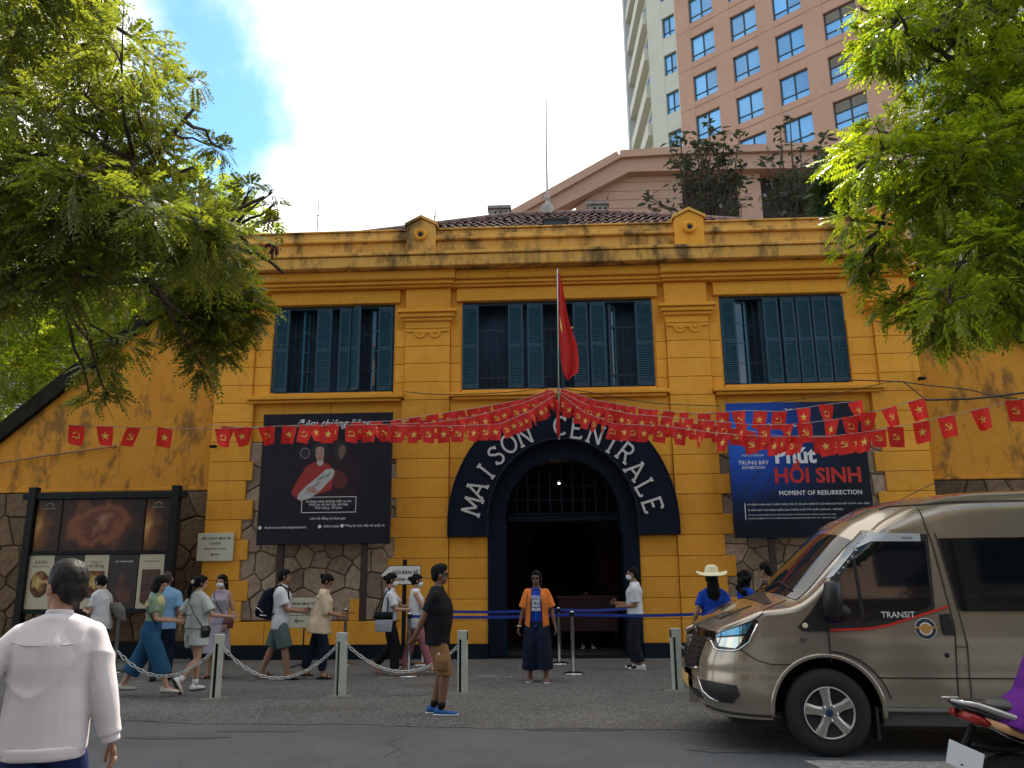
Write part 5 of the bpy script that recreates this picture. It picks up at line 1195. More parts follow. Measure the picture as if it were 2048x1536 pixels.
def flagmesh(f):
    mb = MB(); nx, nz_ = 6, 6; V = [f((i/nx-.5)*FW, -FH*j/nz_) for j in range(nz_+1) for i in range(nx+1)]
    mb.add(V, [(j*(nx+1)+i, (j+1)*(nx+1)+i, (j+1)*(nx+1)+i+1, j*(nx+1)+i+1) for j in range(nz_) for i in range(nx)]); return mb.mesh('cloth', M_flag, True)
def emblem(f, kind):
    mb = MB(); 
    for off in (-.003, .003):
        def P(x, z): q = f(x, z-FH/2); return (q[0], q[1]+off, q[2])
        if kind == 's':
            s = starpts(.062); mb.add([P(0, 0)]+[P(*p) for p in s], [(0, i+1, (i+1) % 10+1) for i in range(10)])
        else:
            # sickle: crescent; hammer: handle and head
            n = 12; o = []; inn = []
            for i in range(n+1):
                t = R(-130+230*i/n); wd = .004+.012*math.sin(math.pi*min(1, (i+2)/n)); o.append((.045*math.cos(t)+.004, .045*math.sin(t))); inn.append(((.045-wd)*math.cos(t)+.004, (.045-wd)*math.sin(t)))
            mb.add([P(*p) for p in o+inn], [(i, i+1, n+2+i, n+1+i) for i in range(n)])
            for q in ([(-.024, -.024), (-.044, -.046), (-.052, -.038), (-.032, -.018)], [(-.030, .030), (-.018, .040), (.050, -.036), (.040, -.046)], [(-.046, .022), (-.018, .050), (-.006, .040), (-.034, .012)]): mb.add([P(*p) for p in q], [(0, 1, 2, 3)])
    return mb.mesh('star' if kind == 's' else 'hammer_and_sickle', M_yel)
FS = [flagshape(i) for i in range(12)]; FM = [flagmesh(f) for f in FS]; FE = [(emblem(f, 's'), emblem(f, 'h')) for f in FS]
M_str = mat('pale_cord', (.35, .30, .28), .8)
ORD = 'zeroth first second third fourth fifth sixth seventh eighth ninth tenth eleventh twelfth thirteenth fourteenth fifteenth sixteenth seventeenth eighteenth nineteenth twentieth twenty-first twenty-second twenty-third twenty-fourth'.split()
def flag_string(nm, pts, sp=.27, start=.15, thin=None, plain=False):
    cnt = {'s': 0, 'h': 0}
    W = [at(*p) for p in pts]; dense = []
    for a, b in zip(W[:-1], W[1:]): dense += [a.lerp(b, i/10) for i in range(10)]
    dense.append(W[-1]); t = thing('bunting_cord', 'thin cord of the %s flag string' % nm, 'cord', W[0], group='cords carrying the small flags'); mb = MB(); mb.tube([p-W[0] for p in dense], .005, 4); part('cord', mb, M_str, t)
    s = 0; nxt = start; k = 0; acc = 0
    for a, b in zip(dense[:-1], dense[1:]):
        L = (b-a).length
        while acc+L > nxt:
            p = a.lerp(b, (nxt-acc)/L); d = (b-a).normalized(); k += 1; kind = 's' if (k+len(nm)) % 2 else 'h'; cnt[kind] += 1; vi = rnd.randrange(12)
            if d.x < 0: d = -d
            e = math.atan2(d.y, d.x)*.8+rnd.uniform(-.45, .45)
            o = thing('small_flag', 'red %s flag, %s of its kind from the pole, %s cord' % ('star' if kind == 's' else 'hammer and sickle', ORD[cnt[kind]], nm), 'flag', p, e, 'small red flags strung from the pole')
            o.rotation_euler = (0, math.atan2(-d.z, math.hypot(d.x, d.y))*.6+rnd.uniform(-.16, .16), e)
            link('cloth', FM[vi], o); link('star' if kind == 's' else 'hammer_and_sickle', FE[vi][0 if kind == 's' else 1], o)
            nxt += sp*(1 if plain else .74 if k < 10 else 1.12)*rnd.uniform(.8, 1.25) if thin is None or p.x > thin[0] else thin[1]*rnd.uniform(.9, 1.1)
        acc += L
flag_string('upper left', [(1112, 776, 14.9), (1040, 800, 14.5), (960, 815, 14.1), (860, 830, 13.6), (780, 842, 13.2), (620, 849, 12.6), (500, 856, 12.2), (415, 850, 11.9)], .29)
flag_string('middle left', [(1110, 782, 14.9), (1040, 808, 14.4), (940, 835, 13.8), (860, 846, 13.3), (720, 850, 12.7), (560, 852, 12.2), (425, 858, 11.8)], .28)
flag_string('far left', [(425, 858, 11.8), (300, 856, 11.4), (130, 850, 11.0)], .345, .66, plain=True)
flag_string('lower left', [(1110, 790, 14.8), (1060, 822, 14.3), (1000, 848, 13.8), (900, 852, 13.2), (780, 852, 12.8)], .25)
flag_string('innermost left', [(1112, 784, 15.0), (1070, 800, 14.8), (1000, 822, 14.6), (900, 838, 14.3), (800, 842, 14)], .22)
flag_string('upper right', [(1118, 776, 14.9), (1190, 800, 14.4), (1290, 818, 13.8), (1400, 828, 13.2), (1490, 821, 12.6), (1560, 823, 12.3), (1660, 808, 11.9), (1720, 802, 11.7)], .29)
flag_string('middle right', [(1118, 782, 14.9), (1170, 808, 14.4), (1260, 828, 13.8), (1380, 838, 13.1), (1510, 850, 12.4), (1600, 848, 12.0), (1690, 836, 11.7), (1780, 815, 11.4), (1850, 795, 11.2)], .28)
flag_string('lower right', [(1120, 788, 14.8), (1170, 825, 14.3), (1230, 848, 13.8), (1330, 852, 13.3), (1430, 866, 12.7), (1540, 874, 12.3), (1650, 874, 11.8), (1760, 860, 11.4), (1850, 842, 11.0), (1960, 818, 10.7), (2100, 782, 10.4)], .30, thin=None)
flag_string('innermost right', [(1118, 784, 15.0), (1160, 800, 14.8), (1230, 826, 14.6), (1330, 842, 14.2), (1440, 852, 13.9), (1560, 872, 13.4), (1700, 872, 12.9), (1790, 850, 12.5)], .25)
# flagpole and the big flag
pb = at(1118, 880, 15.2); pt_ = at(1115, 538, 15.15)
t = thing('flagpole', 'thin flagpole above the arch board with all flag cords tied to it', 'flagpole', (pb.x, 15.2, pb.z))
mb = MB(); mb.tube([(0, 0, 0), (pt_.x-pb.x, pt_.y-15.2, pt_.z-pb.z)], [.022, .014], 8); part('pole', mb, M_steel, t); mb = MB(); mb.tube([(0, .0, .25), (0, .6, .25)], .02, 6); mb.tube([(0, .0, .9), (0, .6, .75)], .015, 6); part('bracket', mb, M_iron, t)
tf = thing('large_flag', 'large red flag with yellow star hanging limp from the flagpole', 'flag', pt_)
def wp(x, y, off): p = at(x, y, 15.15+off); return p-pt_
rows = [(545, 1116, 1119), (575, 1116, 1126), (620, 1116, 1133), (650, 1117, 1140), (690, 1119, 1154), (725, 1122, 1158), (745, 1126, 1156), (752, 1130, 1146), (760, 1134, 1136)]
mb = MB(); nx = 14; V = []
for j, (y, a, b) in enumerate(rows):
    for i in range(nx+1):
        q = i/nx; amp = .02+.10*(j/8); V.append(wp(a+(b-a)*q, y, amp*math.sin(q*9+j*.35)*(.4+.6*q)))
mb.add(V, [(j*(nx+1)+i, (j+1)*(nx+1)+i, (j+1)*(nx+1)+i+1, j*(nx+1)+i+1) for j in range(len(rows)-1) for i in range(nx)])
part('cloth', mb, M_flag, tf, True)
mb = MB(); P_ = [wp(1119.5, 632, -.09), wp(1124, 652, -.09), wp(1124.5, 668, -.09), wp(1121, 655, -.09)]; mb.add(P_, [(3, 2, 1, 0)]); Q_ = [wp(1142, 653, -.12), wp(1147, 655, -.12), wp(1144, 658, -.12)]; mb.add(Q_, [(0, 2, 1)]); part('star', mb, M_yel, tf)
o = link('small_flag_x', FM[0]); bpy.data.objects.remove(o)
o = thing('small_flag', 'rolled red flag hanging straight down below the foot of the flagpole', 'flag', at(1115, 800, 14.7), 1.2, 'small red flags strung from the pole'); mb = MB(); mb.loft([((0, 0, 0), (.03, 0, 0), (0, .02, 0)), ((0, 0, -.1), (.03, .01, 0), (0, .03, 0)), ((.01, 0, -.3), (.05, 0, 0), (0, .03, 0)), ((0, 0, -.62), (.045, .01, 0), (0, .035, 0)), ((0, 0, -.68), (.02, 0, 0), (0, .02, 0))], n=10); part('cloth', mb, M_flag, o, True)

# ================================================================== CABLES
M_cab = mat('black_cable', (.015, .014, .013), .6)
def cable(lab, pts, r=.010):
    W = [at(*p) for p in pts]; o_ = W[0]; P_ = []
    for i in range(len(W)-1):
        p0, p1, p2, p3 = W[max(i-1, 0)], W[i], W[i+1], W[min(i+2, len(W)-1)]
        for k in range(8):
            t_ = k/8; P_.append(.5*((2*p1)+(p2-p0)*t_+(2*p0-5*p1+4*p2-p3)*t_*t_+(3*p1-p0-3*p2+p3)*t_**3))
    P_.append(W[-1]); mb = MB(); mb.tube([p-o_ for p in P_], r, 5); o = part('cable', mb, M_cab); o.location = o_; tag(o, lab, 'cable', 'black cables on the facade')
cable('thick black cable sagging along the right wing wall to the frame edge', [(1852, 800, 15.7), (1900, 799, 15.9), (1960, 796, 15.9), (2060, 784, 15.9)], .022)
cable('black cable from the right window sill down to the right wing', [(1690, 760, 15.6), (1790, 763, 15.7), (1850, 770, 15.8), (1940, 780, 15.9), (1985, 792, 15.9), (2060, 800, 15.9)], .012)
cable('black cable dropping to the corner of the right wing', [(1805, 762, 15.7), (1825, 778, 15.7), (1852, 800, 15.7)], .012)
cable('thin cable crossing the right bay above the blue billboard', [(1450, 815, 15.6), (1560, 803, 15.6), (1660, 790, 15.6), (1760, 768, 15.6), (1800, 762, 15.6)], .007)
cable('thin cable along the facade between the pole and the right pilaster', [(1118, 776, 15.3), (1180, 785, 15.6), (1260, 800, 15.7), (1330, 808, 15.75), (1440, 812, 15.75)], .008)
cable('thin cable along the left pilaster to the flagpole', [(808, 783, 15.75), (860, 788, 15.8), (920, 789, 15.7), (1010, 785, 15.6), (1110, 775, 15.3)], .008)
cable('thin cable beside the top of the notice frame', [(365, 984, 15.9), (385, 981, 15.9), (408, 985, 15.85)], .008)
cable('short cable leaving the right pilaster above the van roof', [(1800, 1000, 15.6), (1830, 985, 15.7), (1868, 966, 15.8), (1900, 950, 15.9)], .008)
# ================================================================== VAN
M_van = mat('champagne_car_paint', (.32, .27, .21), .20, metal=.5, coat=.9, var=.06, vscale=1.5)
M_vglass = mat('dark_tinted_glass', (.004, .006, .010), .03, spec=.6, coat=.5)
M_vblk = mat('black_plastic', (.012, .012, .013), .45); M_tyre = mat('tyre_rubber', (.012, .012, .013), .85, bump=.3, bscale=80)
M_alloy = mat('alloy_silver', (.50, .48, .44), .3, metal=.8); M_chrome = mat('chrome', (.75, .75, .75), .08, metal=1)
M_seam = mat('panel_gap', (.006, .006, .006), .7)
VL = 5.55; HWm = .985; S0 = -.10
def sm_(a, b, x): t = max(0, min(1, (x-a)/(b-a))); return t*t*(3-2*t)
PROF = [(-.2, 1.00), (-.08, 1.04), (.02, 1.09), (.2, 1.165), (.45, 1.275), (.62, 1.335), (.74, 1.42), (1.0, 1.68), (1.25, 1.915), (1.45, 2.07), (1.7, 2.20), (2.0, 2.285), (2.4, 2.325), (3.2, 2.345), (5.2, 2.345), (5.45, 2.30), (5.7, 2.2)]
def prof(s):
    if s <= PROF[0][0]: return PROF[0][1]
    for (a, b), (c, d) in zip(PROF[:-1], PROF[1:]):
        if s <= c: return b+(d-b)*(s-a)/(c-a)
    return PROF[-1][1]
def profs(s): return (prof(s-.05)+2*prof(s)+prof(s+.05))/4
def lean(z):
    return .11*sm_(.72, 1.10, z)+.10*sm_(.52, .30, z)-.02*math.exp(-((z-.55)/.12)**2)
def W(s, z=0.8):
    """half width by distance from nose"""
    t = (s-S0-lean(z)*max(0, 1-(s-S0)/.9))/.74
    if t <= 0: return 0.02
    w_ = HWm if t >= 1 else HWm*(1-(1-t)**2.7)**(1/2.7)
    if s > 5.2: w_ *= 1-.12*((s-5.2)/.35)**2
    return w_
def gz(z): return 1-.085*max(0, (z-1.15))**1.15-.018*sm_(.55, .3, z)+.006*math.exp(-((z-1.0)/.10)**2)-.004*math.exp(-((z-.70)/.05)**2)
def kb(s): return .06+.20*sm_(.45, .85, s)-.12*sm_(1.9, 2.6, s)
def zedge(s): return profs(s-kb(s))-.03
def yside(s, z):
    """half width of the side skin at s,z, rounding into the roof"""
    ze = zedge(s); r = .06+.10*sm_(1.2, 2.2, s)
    y = W(s, z)*gz(z)
    if z > ze-r:
        t = min(1, (z-(ze-r))/r); y -= r*(1-math.sqrt(max(0, 1-t*t)))*.95
    return y
def topz(s, y):
    ye = yside(s, zedge(s)); q = min(1, abs(y)/max(ye, .05)); return zedge(s)+(profs(s-kb(s)*q*q)-(.0)-zedge(s))*(1-q**6) if True else 0
ss = []
x_ = S0+.004
while x_ < VL:
    ss.append(x_); x_ += .012 if x_ < .15 else (.03 if x_ < 1.8 else (.06 if x_ < 3 else .2))
ss.append(VL)
NS, NT = 40, 12
AXF, ZW, RW, RARCH = 1.03, .37, .37, .485
AXR = AXF+3.75-.5
def zbot(s): return .30+.05*sm_(.9, .2, s)*0+(.06 if s > 1.4 else 0)*1
rows_ = []
for s in ss:
    ze = zedge(s); r = .06+.10*sm_(1.2, 2.2, s); zb_ = .30 if s < .75 else .30+.08*sm_(.75, 1.5, s); half = []
    for i in range(NS): half.append((s, yside(s, zb_+(ze-r-zb_)*i/(NS-1)), zb_+(ze-r-zb_)*i/(NS-1)))
    for i in range(1, 6): t = math.pi/2*i/5; z = ze-r+r*math.sin(t); half.append((s, yside(s, z), z))
    yt = half[-1][1]
    for i in range(1, NT+1): y = yt*(1-i/NT); half.append((s, y, topz(s, y)))
    rows_.append([(a, -b, c) for a, b, c in half]+[(a, b, c) for a, b, c in half[-2::-1]])
van = thing('minibus', 'champagne high roof minibus driving past on the right with dark windows', 'van', (0, 0, 0))
bm = bmesh.new(); G = [[bm.verts.new(p) for p in r_] for r_ in rows_]; n_ = len(G[0])
for i in range(len(G)-1):
    for j in range(n_-1): bm.faces.new((G[i][j], G[i+1][j], G[i+1][j+1], G[i][j+1]))
bm.faces.new(G[0][::-1]) if False else None
bm.faces.new(G[-1])
# wheel arch cut-outs
for ax in (AXF, AXR):
    def dd(v): return math.hypot(v.co.x-ax, v.co.z-ZW)
    kill = [f for f in bm.faces if abs(f.calc_center_median().y) > .5 and all(dd(v) < RARCH+.01 and v.co.z < 1.0 for v in f.verts)]
    bmesh.ops.delete(bm, geom=kill, context='FACES')
    for v in bm.verts:
        if abs(v.co.y) > .5 and v.co.z < 1.0:
            d = dd(v)
            if d < RARCH+.001 and d > .01:
                k = RARCH/d; v.co.x = ax+(v.co.x-ax)*k; v.co.z = ZW+(v.co.z-ZW)*k
bmesh.ops.delete(bm, geom=[v for v in bm.verts if not v.link_faces], context='VERTS')
me = bpy.data.meshes.new('body'); bm.to_mesh(me); bm.free(); me.materials.append(M_van); me.polygons.foreach_set('use_smooth', [True]*len(me.polygons)); body = link('body', me, van)
def side_patch(poly_, off, step=.05, sgn=-1):
    """flat outline (s,z) laid conformally on the body side at offset"""
    bm = bmesh.new(); vs = [bm.verts.new((a, 0, b)) for a, b in poly_]; bm.faces.new(vs)
    x0, x1 = min(p[0] for p in poly_), max(p[0] for p in poly_); z0, z1 = min(p[1] for p in poly_), max(p[1] for p in poly_)
    for ax_, a, b in ((0, x0, x1), (2, z0, z1)):
        n = int((b-a)/step)+1
        for i in range(1, n):
            c = [0, 0, 0]; c[ax_] = a+(b-a)*i/n; nn = [0, 0, 0]; nn[ax_] = 1
            bmesh.ops.bisect_plane(bm, geom=bm.verts[:]+bm.edges[:]+bm.faces[:], plane_co=c, plane_no=nn)
    for v in bm.verts: v.co.y = sgn*(yside(v.co.x, v.co.z)+off)
    bm.verts.index_update(); V = [tuple(v.co) for v in bm.verts]; F = []
    for f in bm.faces:
        f.normal_update(); idx = [v.index for v in f.verts]
        if f.normal.y*sgn < 0: idx = idx[::-1]
        F.append(tuple(idx))
    bm.free(); return V, F
def line_poly(pts, wd):
    """thin ribbon outline along pts in (s,z)"""
    L, Rr = [], []
    for i, (x, z) in enumerate(pts):
        a = pts[max(i-1, 0)]; b = pts[min(i+1, len(pts)-1)]; l = math.hypot(b[0]-a[0], b[1]-a[1]) or 1; nx, nz_ = -(b[1]-a[1])/l*wd/2, (b[0]-a[0])/l*wd/2
        L.append((x+nx, z+nz_)); Rr.append((x-nx, z-nz_))
    return L+Rr[::-1]
def dense_line(pts, st=.04):
    o = []
    for a, b in zip(pts[:-1], pts[1:]):
        n = max(1, int(math.hypot(b[0]-a[0], b[1]-a[1])/st)); o += [(a[0]+(b[0]-a[0])*i/n, a[1]+(b[1]-a[1])*i/n) for i in range(n)]
    return o+[pts[-1]]
def ribbon(mb, pts, wd, off, mapf, mi=0, thick=0.0):
    pts = dense_line(pts); P = line_poly(pts, wd); k = len(pts); V = [mapf(a, b, off) for a, b in P]
    mb.add(V, [(i, i+1, 2*k-2-i, 2*k-1-i) for i in range(k-1)], mi)
def sideL(a, b, off): return (a, -(yside(a, b)+off), b)
def nose(phi, z, off=0.0):
    """point on the rounded front by plan angle (0 = centre, 90 = full side) and height"""
    c, s_ = max(0, math.cos(R(phi))), math.sin(R(phi)); e = 2/2.7
    y = HWm*(abs(s_)**e)*gz(z)*(1 if s_ >= 0 else -1); x = .74*(1-c**e); L = lean(z)
    sx = S0+x+L*(1-min(1, x/.74))
    nx, ny = -c, s_; return (sx+nx*off, -(y+ny*off), z)
def nose_poly(pts, off, stp=3.0, stz=.04):
    bm = bmesh.new(); bm.faces.new([bm.verts.new((a, 0, b)) for a, b in pts])
    for ax_, st in ((0, stp), (2, stz)):
        a, b = min(p[0 if ax_ == 0 else 1] for p in pts), max(p[0 if ax_ == 0 else 1] for p in pts); n = int((b-a)/st)+1
        for i in range(1, n):
            c = [0, 0, 0]; c[ax_] = a+(b-a)*i/n; nn = [0, 0, 0]; nn[ax_] = 1
            bmesh.ops.bisect_plane(bm, geom=bm.verts[:]+bm.edges[:]+bm.faces[:], plane_co=c, plane_no=nn)
    bm.verts.index_update(); V = [nose(v.co.x, v.co.z, off) for v in bm.verts]; F = []
    for f in bm.faces: f.normal_update(); F.append(tuple(v.index for v in f.verts) if f.normal.y < 0 else tuple(v.index for v in reversed(f.verts)))
    bm.free(); return V, F
def vp(name, V, F, m, par=van, smooth=True, kind=None):
    mb = MB(); mb.add(V, F); o = part(name, mb, m, par, smooth); 
    if kind: o['kind'] = kind
    return o
# doors and glass, both flanks
for sg in (-1, 1):
    door = vp('front_door', *side_patch([(1.085, .885), (1.085, 1.075), (.98, 1.20), (1.36, 1.83), (1.50, 1.965), (2.06, 1.975), (2.085, 1.85), (2.165, 1.10), (2.12, .42), (1.50, .42), (1.525, .56), (1.45, .71), (1.34, .82), (1.2, .875)], .006, sgn=sg), M_van)
    dg = vp('door_black_panel', *side_patch([(.82, 1.10), (.86, 1.065), (1.10, 1.062), (1.46, 1.085), (1.99, 1.225), (2.03, 1.27), (2.065, 1.92), (1.50, 1.935), (1.36, 1.80), (.95, 1.235)], .011, sgn=sg), M_vblk)
    g1 = vp('door_window', *side_patch([(1.06, 1.21), (1.08, 1.14), (1.40, 1.145), (1.96, 1.26), (2.0, 1.30), (2.03, 1.86), (1.53, 1.87), (1.40, 1.76), (1.12, 1.36)], .016, sgn=sg), M_vglass)
    vp('rear_side_window', *side_patch([(2.155, 1.88), (2.235, 1.25), (2.26, 1.235), (4.9, 1.235), (4.93, 1.88)], .014, .1, sgn=sg), M_vglass)
mpL = sideL
mb = MB(); ribbon(mb, [(1.38, 1.70), (1.40, 1.16)], .03, .020, mpL); vp('window_divider', mb.v, mb.f, M_vblk)
mb = MB()
V, F = side_patch([(1.12, 1.53), (1.18, 1.55), (1.42, 1.80), (1.55, 1.86), (1.99, 1.855), (1.99, 1.925), (1.52, 1.94), (1.36, 1.83)], .030); vp('wind_deflector', V, F, mat('smoky_deflector', (.42, .44, .45), .15))
mb = MB(); ribbon(mb, [(1.10, 1.075), (1.44, 1.088), (1.60, 1.115), (2.14, 1.275)], .020, .018, mpL); vp('red_stripe', mb.v, mb.f, mat('red_tape', (.55, .02, .015), .4))
mb = MB()
ribbon(mb, [(1.085, 1.065), (1.085, .80)], .010, .012, mpL); ribbon(mb, [(2.06, 1.98), (2.09, 1.85), (2.172, 1.10), (2.125, .40)], .010, .012, mpL)
ribbon(mb, [(2.13, 1.93), (2.155, 1.80), (2.235, 1.15), (2.26, .95), (2.24, .50)], .009, .012, mpL); ribbon(mb, [(2.17, .93), (2.26, .93)], .008, .012, mpL)
arcp = [(AXF+(.52)*math.cos(R(t)), ZW+.52*math.sin(R(t))) for t in range(85, 8, -6)]
ribbon(mb, [(1.10, .88)]+[(a+.03, b) for a, b in arcp], .012, .012, mpL); ribbon(mb, [(1.47, .665), (4.6, .665)], .012, .010, mpL)
ribbon(mb, [(.56, .775), (.44, .81), (.30, .90), (.22, 1.0)], .008, .006, mpL); ribbon(mb, [(.56, .775), (.80, .775)], .008, .006, mpL)
ribbon(mb, [(1.70, 2.155), (1.8, 2.185), (2.3, 2.215), (5.2, 2.225)], .014, .014, mpL); ribbon(mb, [(2.06, 1.98), (2.03, 2.2)], .009, .010, mpL)
ribbon(mb, [(.53, 1.245), (.75, 1.335)], .008, .008, mpL); ribbon(mb, [(.31, 1.08), (.53, 1.225)], .010, .008, mpL)
vp('panel_gaps', mb.v, mb.f, M_seam, kind='stuff')
mb = MB(); ribbon(mb, [(1.49, .405), (4.6, .405)], .02, .012, mpL); vp('sill_trim', mb.v, mb.f, M_chrome)
mb = MB(); mb.box(1.5, 4.6, -.93, -.80, .26, .39); mb.box(1.5, 4.6, .80, .93, .26, .39); part('side_step', mb, mat('grey_step', (.06, .06, .058), .6), van)
mb = MB(); mb.box(.2, 5.3, -.78, .78, .24, .34); part('underbody', mb, M_vblk, van)
# arch lips and wheel wells
for sg in (-1, 1):
    for ax in (AXF, AXR):
        mb = MB(); mb.tube([(ax+RARCH*math.cos(R(t)), sg*(yside(ax+RARCH*math.cos(R(t)), max(.31, ZW+RARCH*math.sin(R(t))))-.005), ZW+RARCH*math.sin(R(t))) for t in range(-6, 187, 6)], .022, 8); part('arch_lip', mb, M_van, van, True)
        mb = MB(); n = 20; V = []
        for t in range(n+1):
            a = R(-8+196*t/n); V += [(ax+(RARCH+.005)*math.cos(a), sg*.95, ZW+(RARCH+.005)*math.sin(a)), (ax+(RARCH+.005)*math.cos(a), sg*.55, ZW+(RARCH+.005)*math.sin(a))]
        mb.add(V, [(2*i, 2*i+1, 2*i+3, 2*i+2) for i in range(n)]); mb.add([V[2*i+1] for i in range(n+1)], [tuple(range(n+1))]); part('wheel_well', mb, M_seam, van)
# mirror-side details
mb = MB(); mb.loft([((1.11, -1.02, 1.17), (.055, 0, 0), (0, .05, 0)), ((1.12, -1.10, 1.22), (.085, 0, 0), (0, .085, 0)), ((1.12, -1.12, 1.38), (.085, 0, .0), (0, .085, 0)), ((1.13, -1.12, 1.49), (.075, 0, 0), (0, .075, 0)), ((1.13, -1.12, 1.51), (.05, 0, 0), (0, .05, 0))], n=14); mb.tube([(1.12, -.96, 1.2), (1.11, -1.08, 1.22)], .035, 8); part('wing_mirror', mb, M_vblk, van, True)
mb = MB(); mb.loft([((1.12, 1.12, 1.2), (.07, 0, 0), (0, .08, 0)), ((1.13, 1.12, 1.49), (.07, 0, 0), (0, .08, 0))], n=12); mb.tube([(1.12, .96, 1.2), (1.11, 1.08, 1.22)], .035, 8); part('wing_mirror', mb, M_vblk, van, True)
V, F = side_patch([(2.055, 1.21), (2.06, 1.05), (2.08, 1.03), (2.165, 1.03), (2.16, 1.10), (2.145, 1.215)], .014); h = vp('door_handle', V, F, M_vblk); mb = MB(); ribbon(mb, [(2.075, 1.19), (2.085, 1.06)], .03, .028, mpL); vp('handle_grip', mb.v, mb.f, M_vblk, h)
mb = MB(); mb.lathe([(.022, 0), (.022, -.01), (.012, -.012)], 14, (2.08, -yside(2.08, .86), .86), 'y'); part('door_lock', mb, M_vblk, van)
mb = MB(); mb.lathe([(.024, 0), (.024, -.022), (.016, -.026)], 14, (.885, -yside(.885, 1.115), 1.115), 'y'); part('side_indicator', mb, mat('indicator_white', (.75, .62, .45), .3), van)
# logos
def side_text(s, s0, z0, wd, m, off=.026, name='lettering', par=van, slope=0):
    mb = MB(); put_text(mb, s, .1, 0, 0, 0, width=wd, bold=.004); mb.v = [sideL(s0+x, z0+z+slope*x, off) for x, y, z in mb.v]; mb.f = [f for f in mb.f]; return vp(name, mb.v, mb.f, m, par, False)
side_text('TRANSIT', 1.70, 1.205, .29, mat('silver_print', (.6, .6, .58), .4)); side_text('TRANSIT', 1.87, 1.885, .10, M_vblk, .034); side_text('EX', .86, .985, .06, M_vblk, .01)
def disc(r, s0, z0, off, m, name, n=24, sx=1):
    V = [sideL(s0, z0, off)]+[sideL(s0+r*sx*math.cos(2*math.pi*i/n), z0+r*math.sin(2*math.pi*i/n), off) for i in range(n)]; return vp(name, V, [(0, i+1, (i+1) % n+1) for i in range(n)], m, badge if name != 'round_badge' else van, False)
badge = None; badge = disc(.094, 1.925, 1.085, .012, M_wtxt, 'round_badge'); disc(.088, 1.925, 1.085, .014, mat('navy_print', (.02, .03, .05), .5), 'badge_ring'); disc(.056, 1.925, 1.085, .016, M_wtxt, 'badge_centre'); disc(.045, 1.925, 1.085, .018, mat('bronze_print', (.45, .22, .06), .4), 'badge_globe')
V = []; mb = MB(); P_ = [(1.81, 1.10), (1.88, 1.108), (1.925, 1.098), (1.97, 1.108), (2.04, 1.10), (2.02, 1.088), (1.97, 1.088), (1.925, 1.078), (1.88, 1.088), (1.83, 1.088)]; mb.add([sideL(a, b, .020) for a, b in P_], [tuple(range(len(P_)-1, -1, -1))]); vp('badge_wings', mb.v, mb.f, mat('bronze_print', (.45, .22, .06), .4), badge, False)
# windshield, bonnet features
def top_patch(pts, off):
    bm = bmesh.new(); bm.faces.new([bm.verts.new((a, b, 0)) for a, b in pts])
    for ax_ in (0, 1):
        a, b = min(p[ax_] for p in pts), max(p[ax_] for p in pts); n = int((b-a)/.06)+1
        for i in range(1, n):
            c = [0, 0, 0]; c[ax_] = a+(b-a)*i/n; nn = [0, 0, 0]; nn[ax_] = 1; bmesh.ops.bisect_plane(bm, geom=bm.verts[:]+bm.edges[:]+bm.faces[:], plane_co=c, plane_no=nn)
    bm.verts.index_update(); V = [(v.co.x-off*.6, v.co.y, topz(v.co.x, v.co.y)+off*.8) for v in bm.verts]; F = []
    for f in bm.faces: f.normal_update(); F.append(tuple(v.index for v in f.verts) if f.normal.z > 0 else tuple(v.index for v in reversed(f.verts)))
    bm.free(); return V, F
wy = [-.80, -.66, -.4, 0, .4, .66, .80]
def kk(s, y): return s+.22*(abs(y)/.9)**2
low = [(kk(.69, y), y*1.03) for y in wy]; hi_ = [(kk(1.30, y*.9), y*.93) for y in wy][::-1]
vp('windscreen', *top_patch(low+hi_, .008), mat('windscreen_glass', (.012, .014, .016), .03, spec=.7))
mb = MB(); mb.add(*top_patch([(.58, -.72), (.66, -.72), (.70, 0), (.66, .72), (.58, .72), (.56, 0)], .006)); part('scuttle', mb, M_vblk, van)
wp_ = [(kk(.74, y), y) for y in (-.05, -.7)]
mb = MB()
for y0, y1 in ((-.08, -.66), (.62, .02)): mb.tube([(kk(.70, y0)-.02, y0, topz(kk(.70, y0), y0)+.02), (kk(.80, (y0+y1)/2)-.02, (y0+y1)/2, topz(kk(.80, (y0+y1)/2), (y0+y1)/2)+.02), (kk(.76, y1)-.02, y1, topz(kk(.76, y1), y1)+.02)], .009, 5)
part('wiper', mb, M_vblk, van)
mb = MB()
for sg in (-1, 1): V, F = top_patch([(.18, sg*.30), (.20, sg*.52), (.50, sg*.62), (.50, sg*.42)], .012); mb.add(V, F)
part('bonnet_crease', mb, M_van, van, True)
# roof front emblem text, gold
mb = MB(); put_text(mb, 'LUXURY', .2, 0, 0, 0, width=.52, bold=.008); V = []
for x, y, z in mb.v: yy_ = -x; s_ = 1.52+z*1.1; V.append((kk(s_, yy_)-.10-.006, yy_, topz(kk(s_, yy_)-.10, yy_)+.010))
vp('gold_lettering', V, mb.f, mat('gold_print', (.55, .38, .12), .3, metal=.6), smooth=False)
mb = MB()
for k in range(7):
    a = R(20+140*k/6); y0, s0_ = .13*math.cos(a), 1.62+.10*math.sin(a); y1, s1_ = .24*math.cos(a), 1.62+.20*math.sin(a)
    P_ = [(s0_, y0-.015), (s0_, y0+.015), (s1_, y1)]; mb.add([(a_-.0, b_, topz(a_, b_)+.012) for a_, b_ in P_], [(0, 1, 2)])
vp('gold_emblem', mb.v, mb.f, mat('gold_print', (.55, .38, .12), .3, metal=.6), smooth=False)
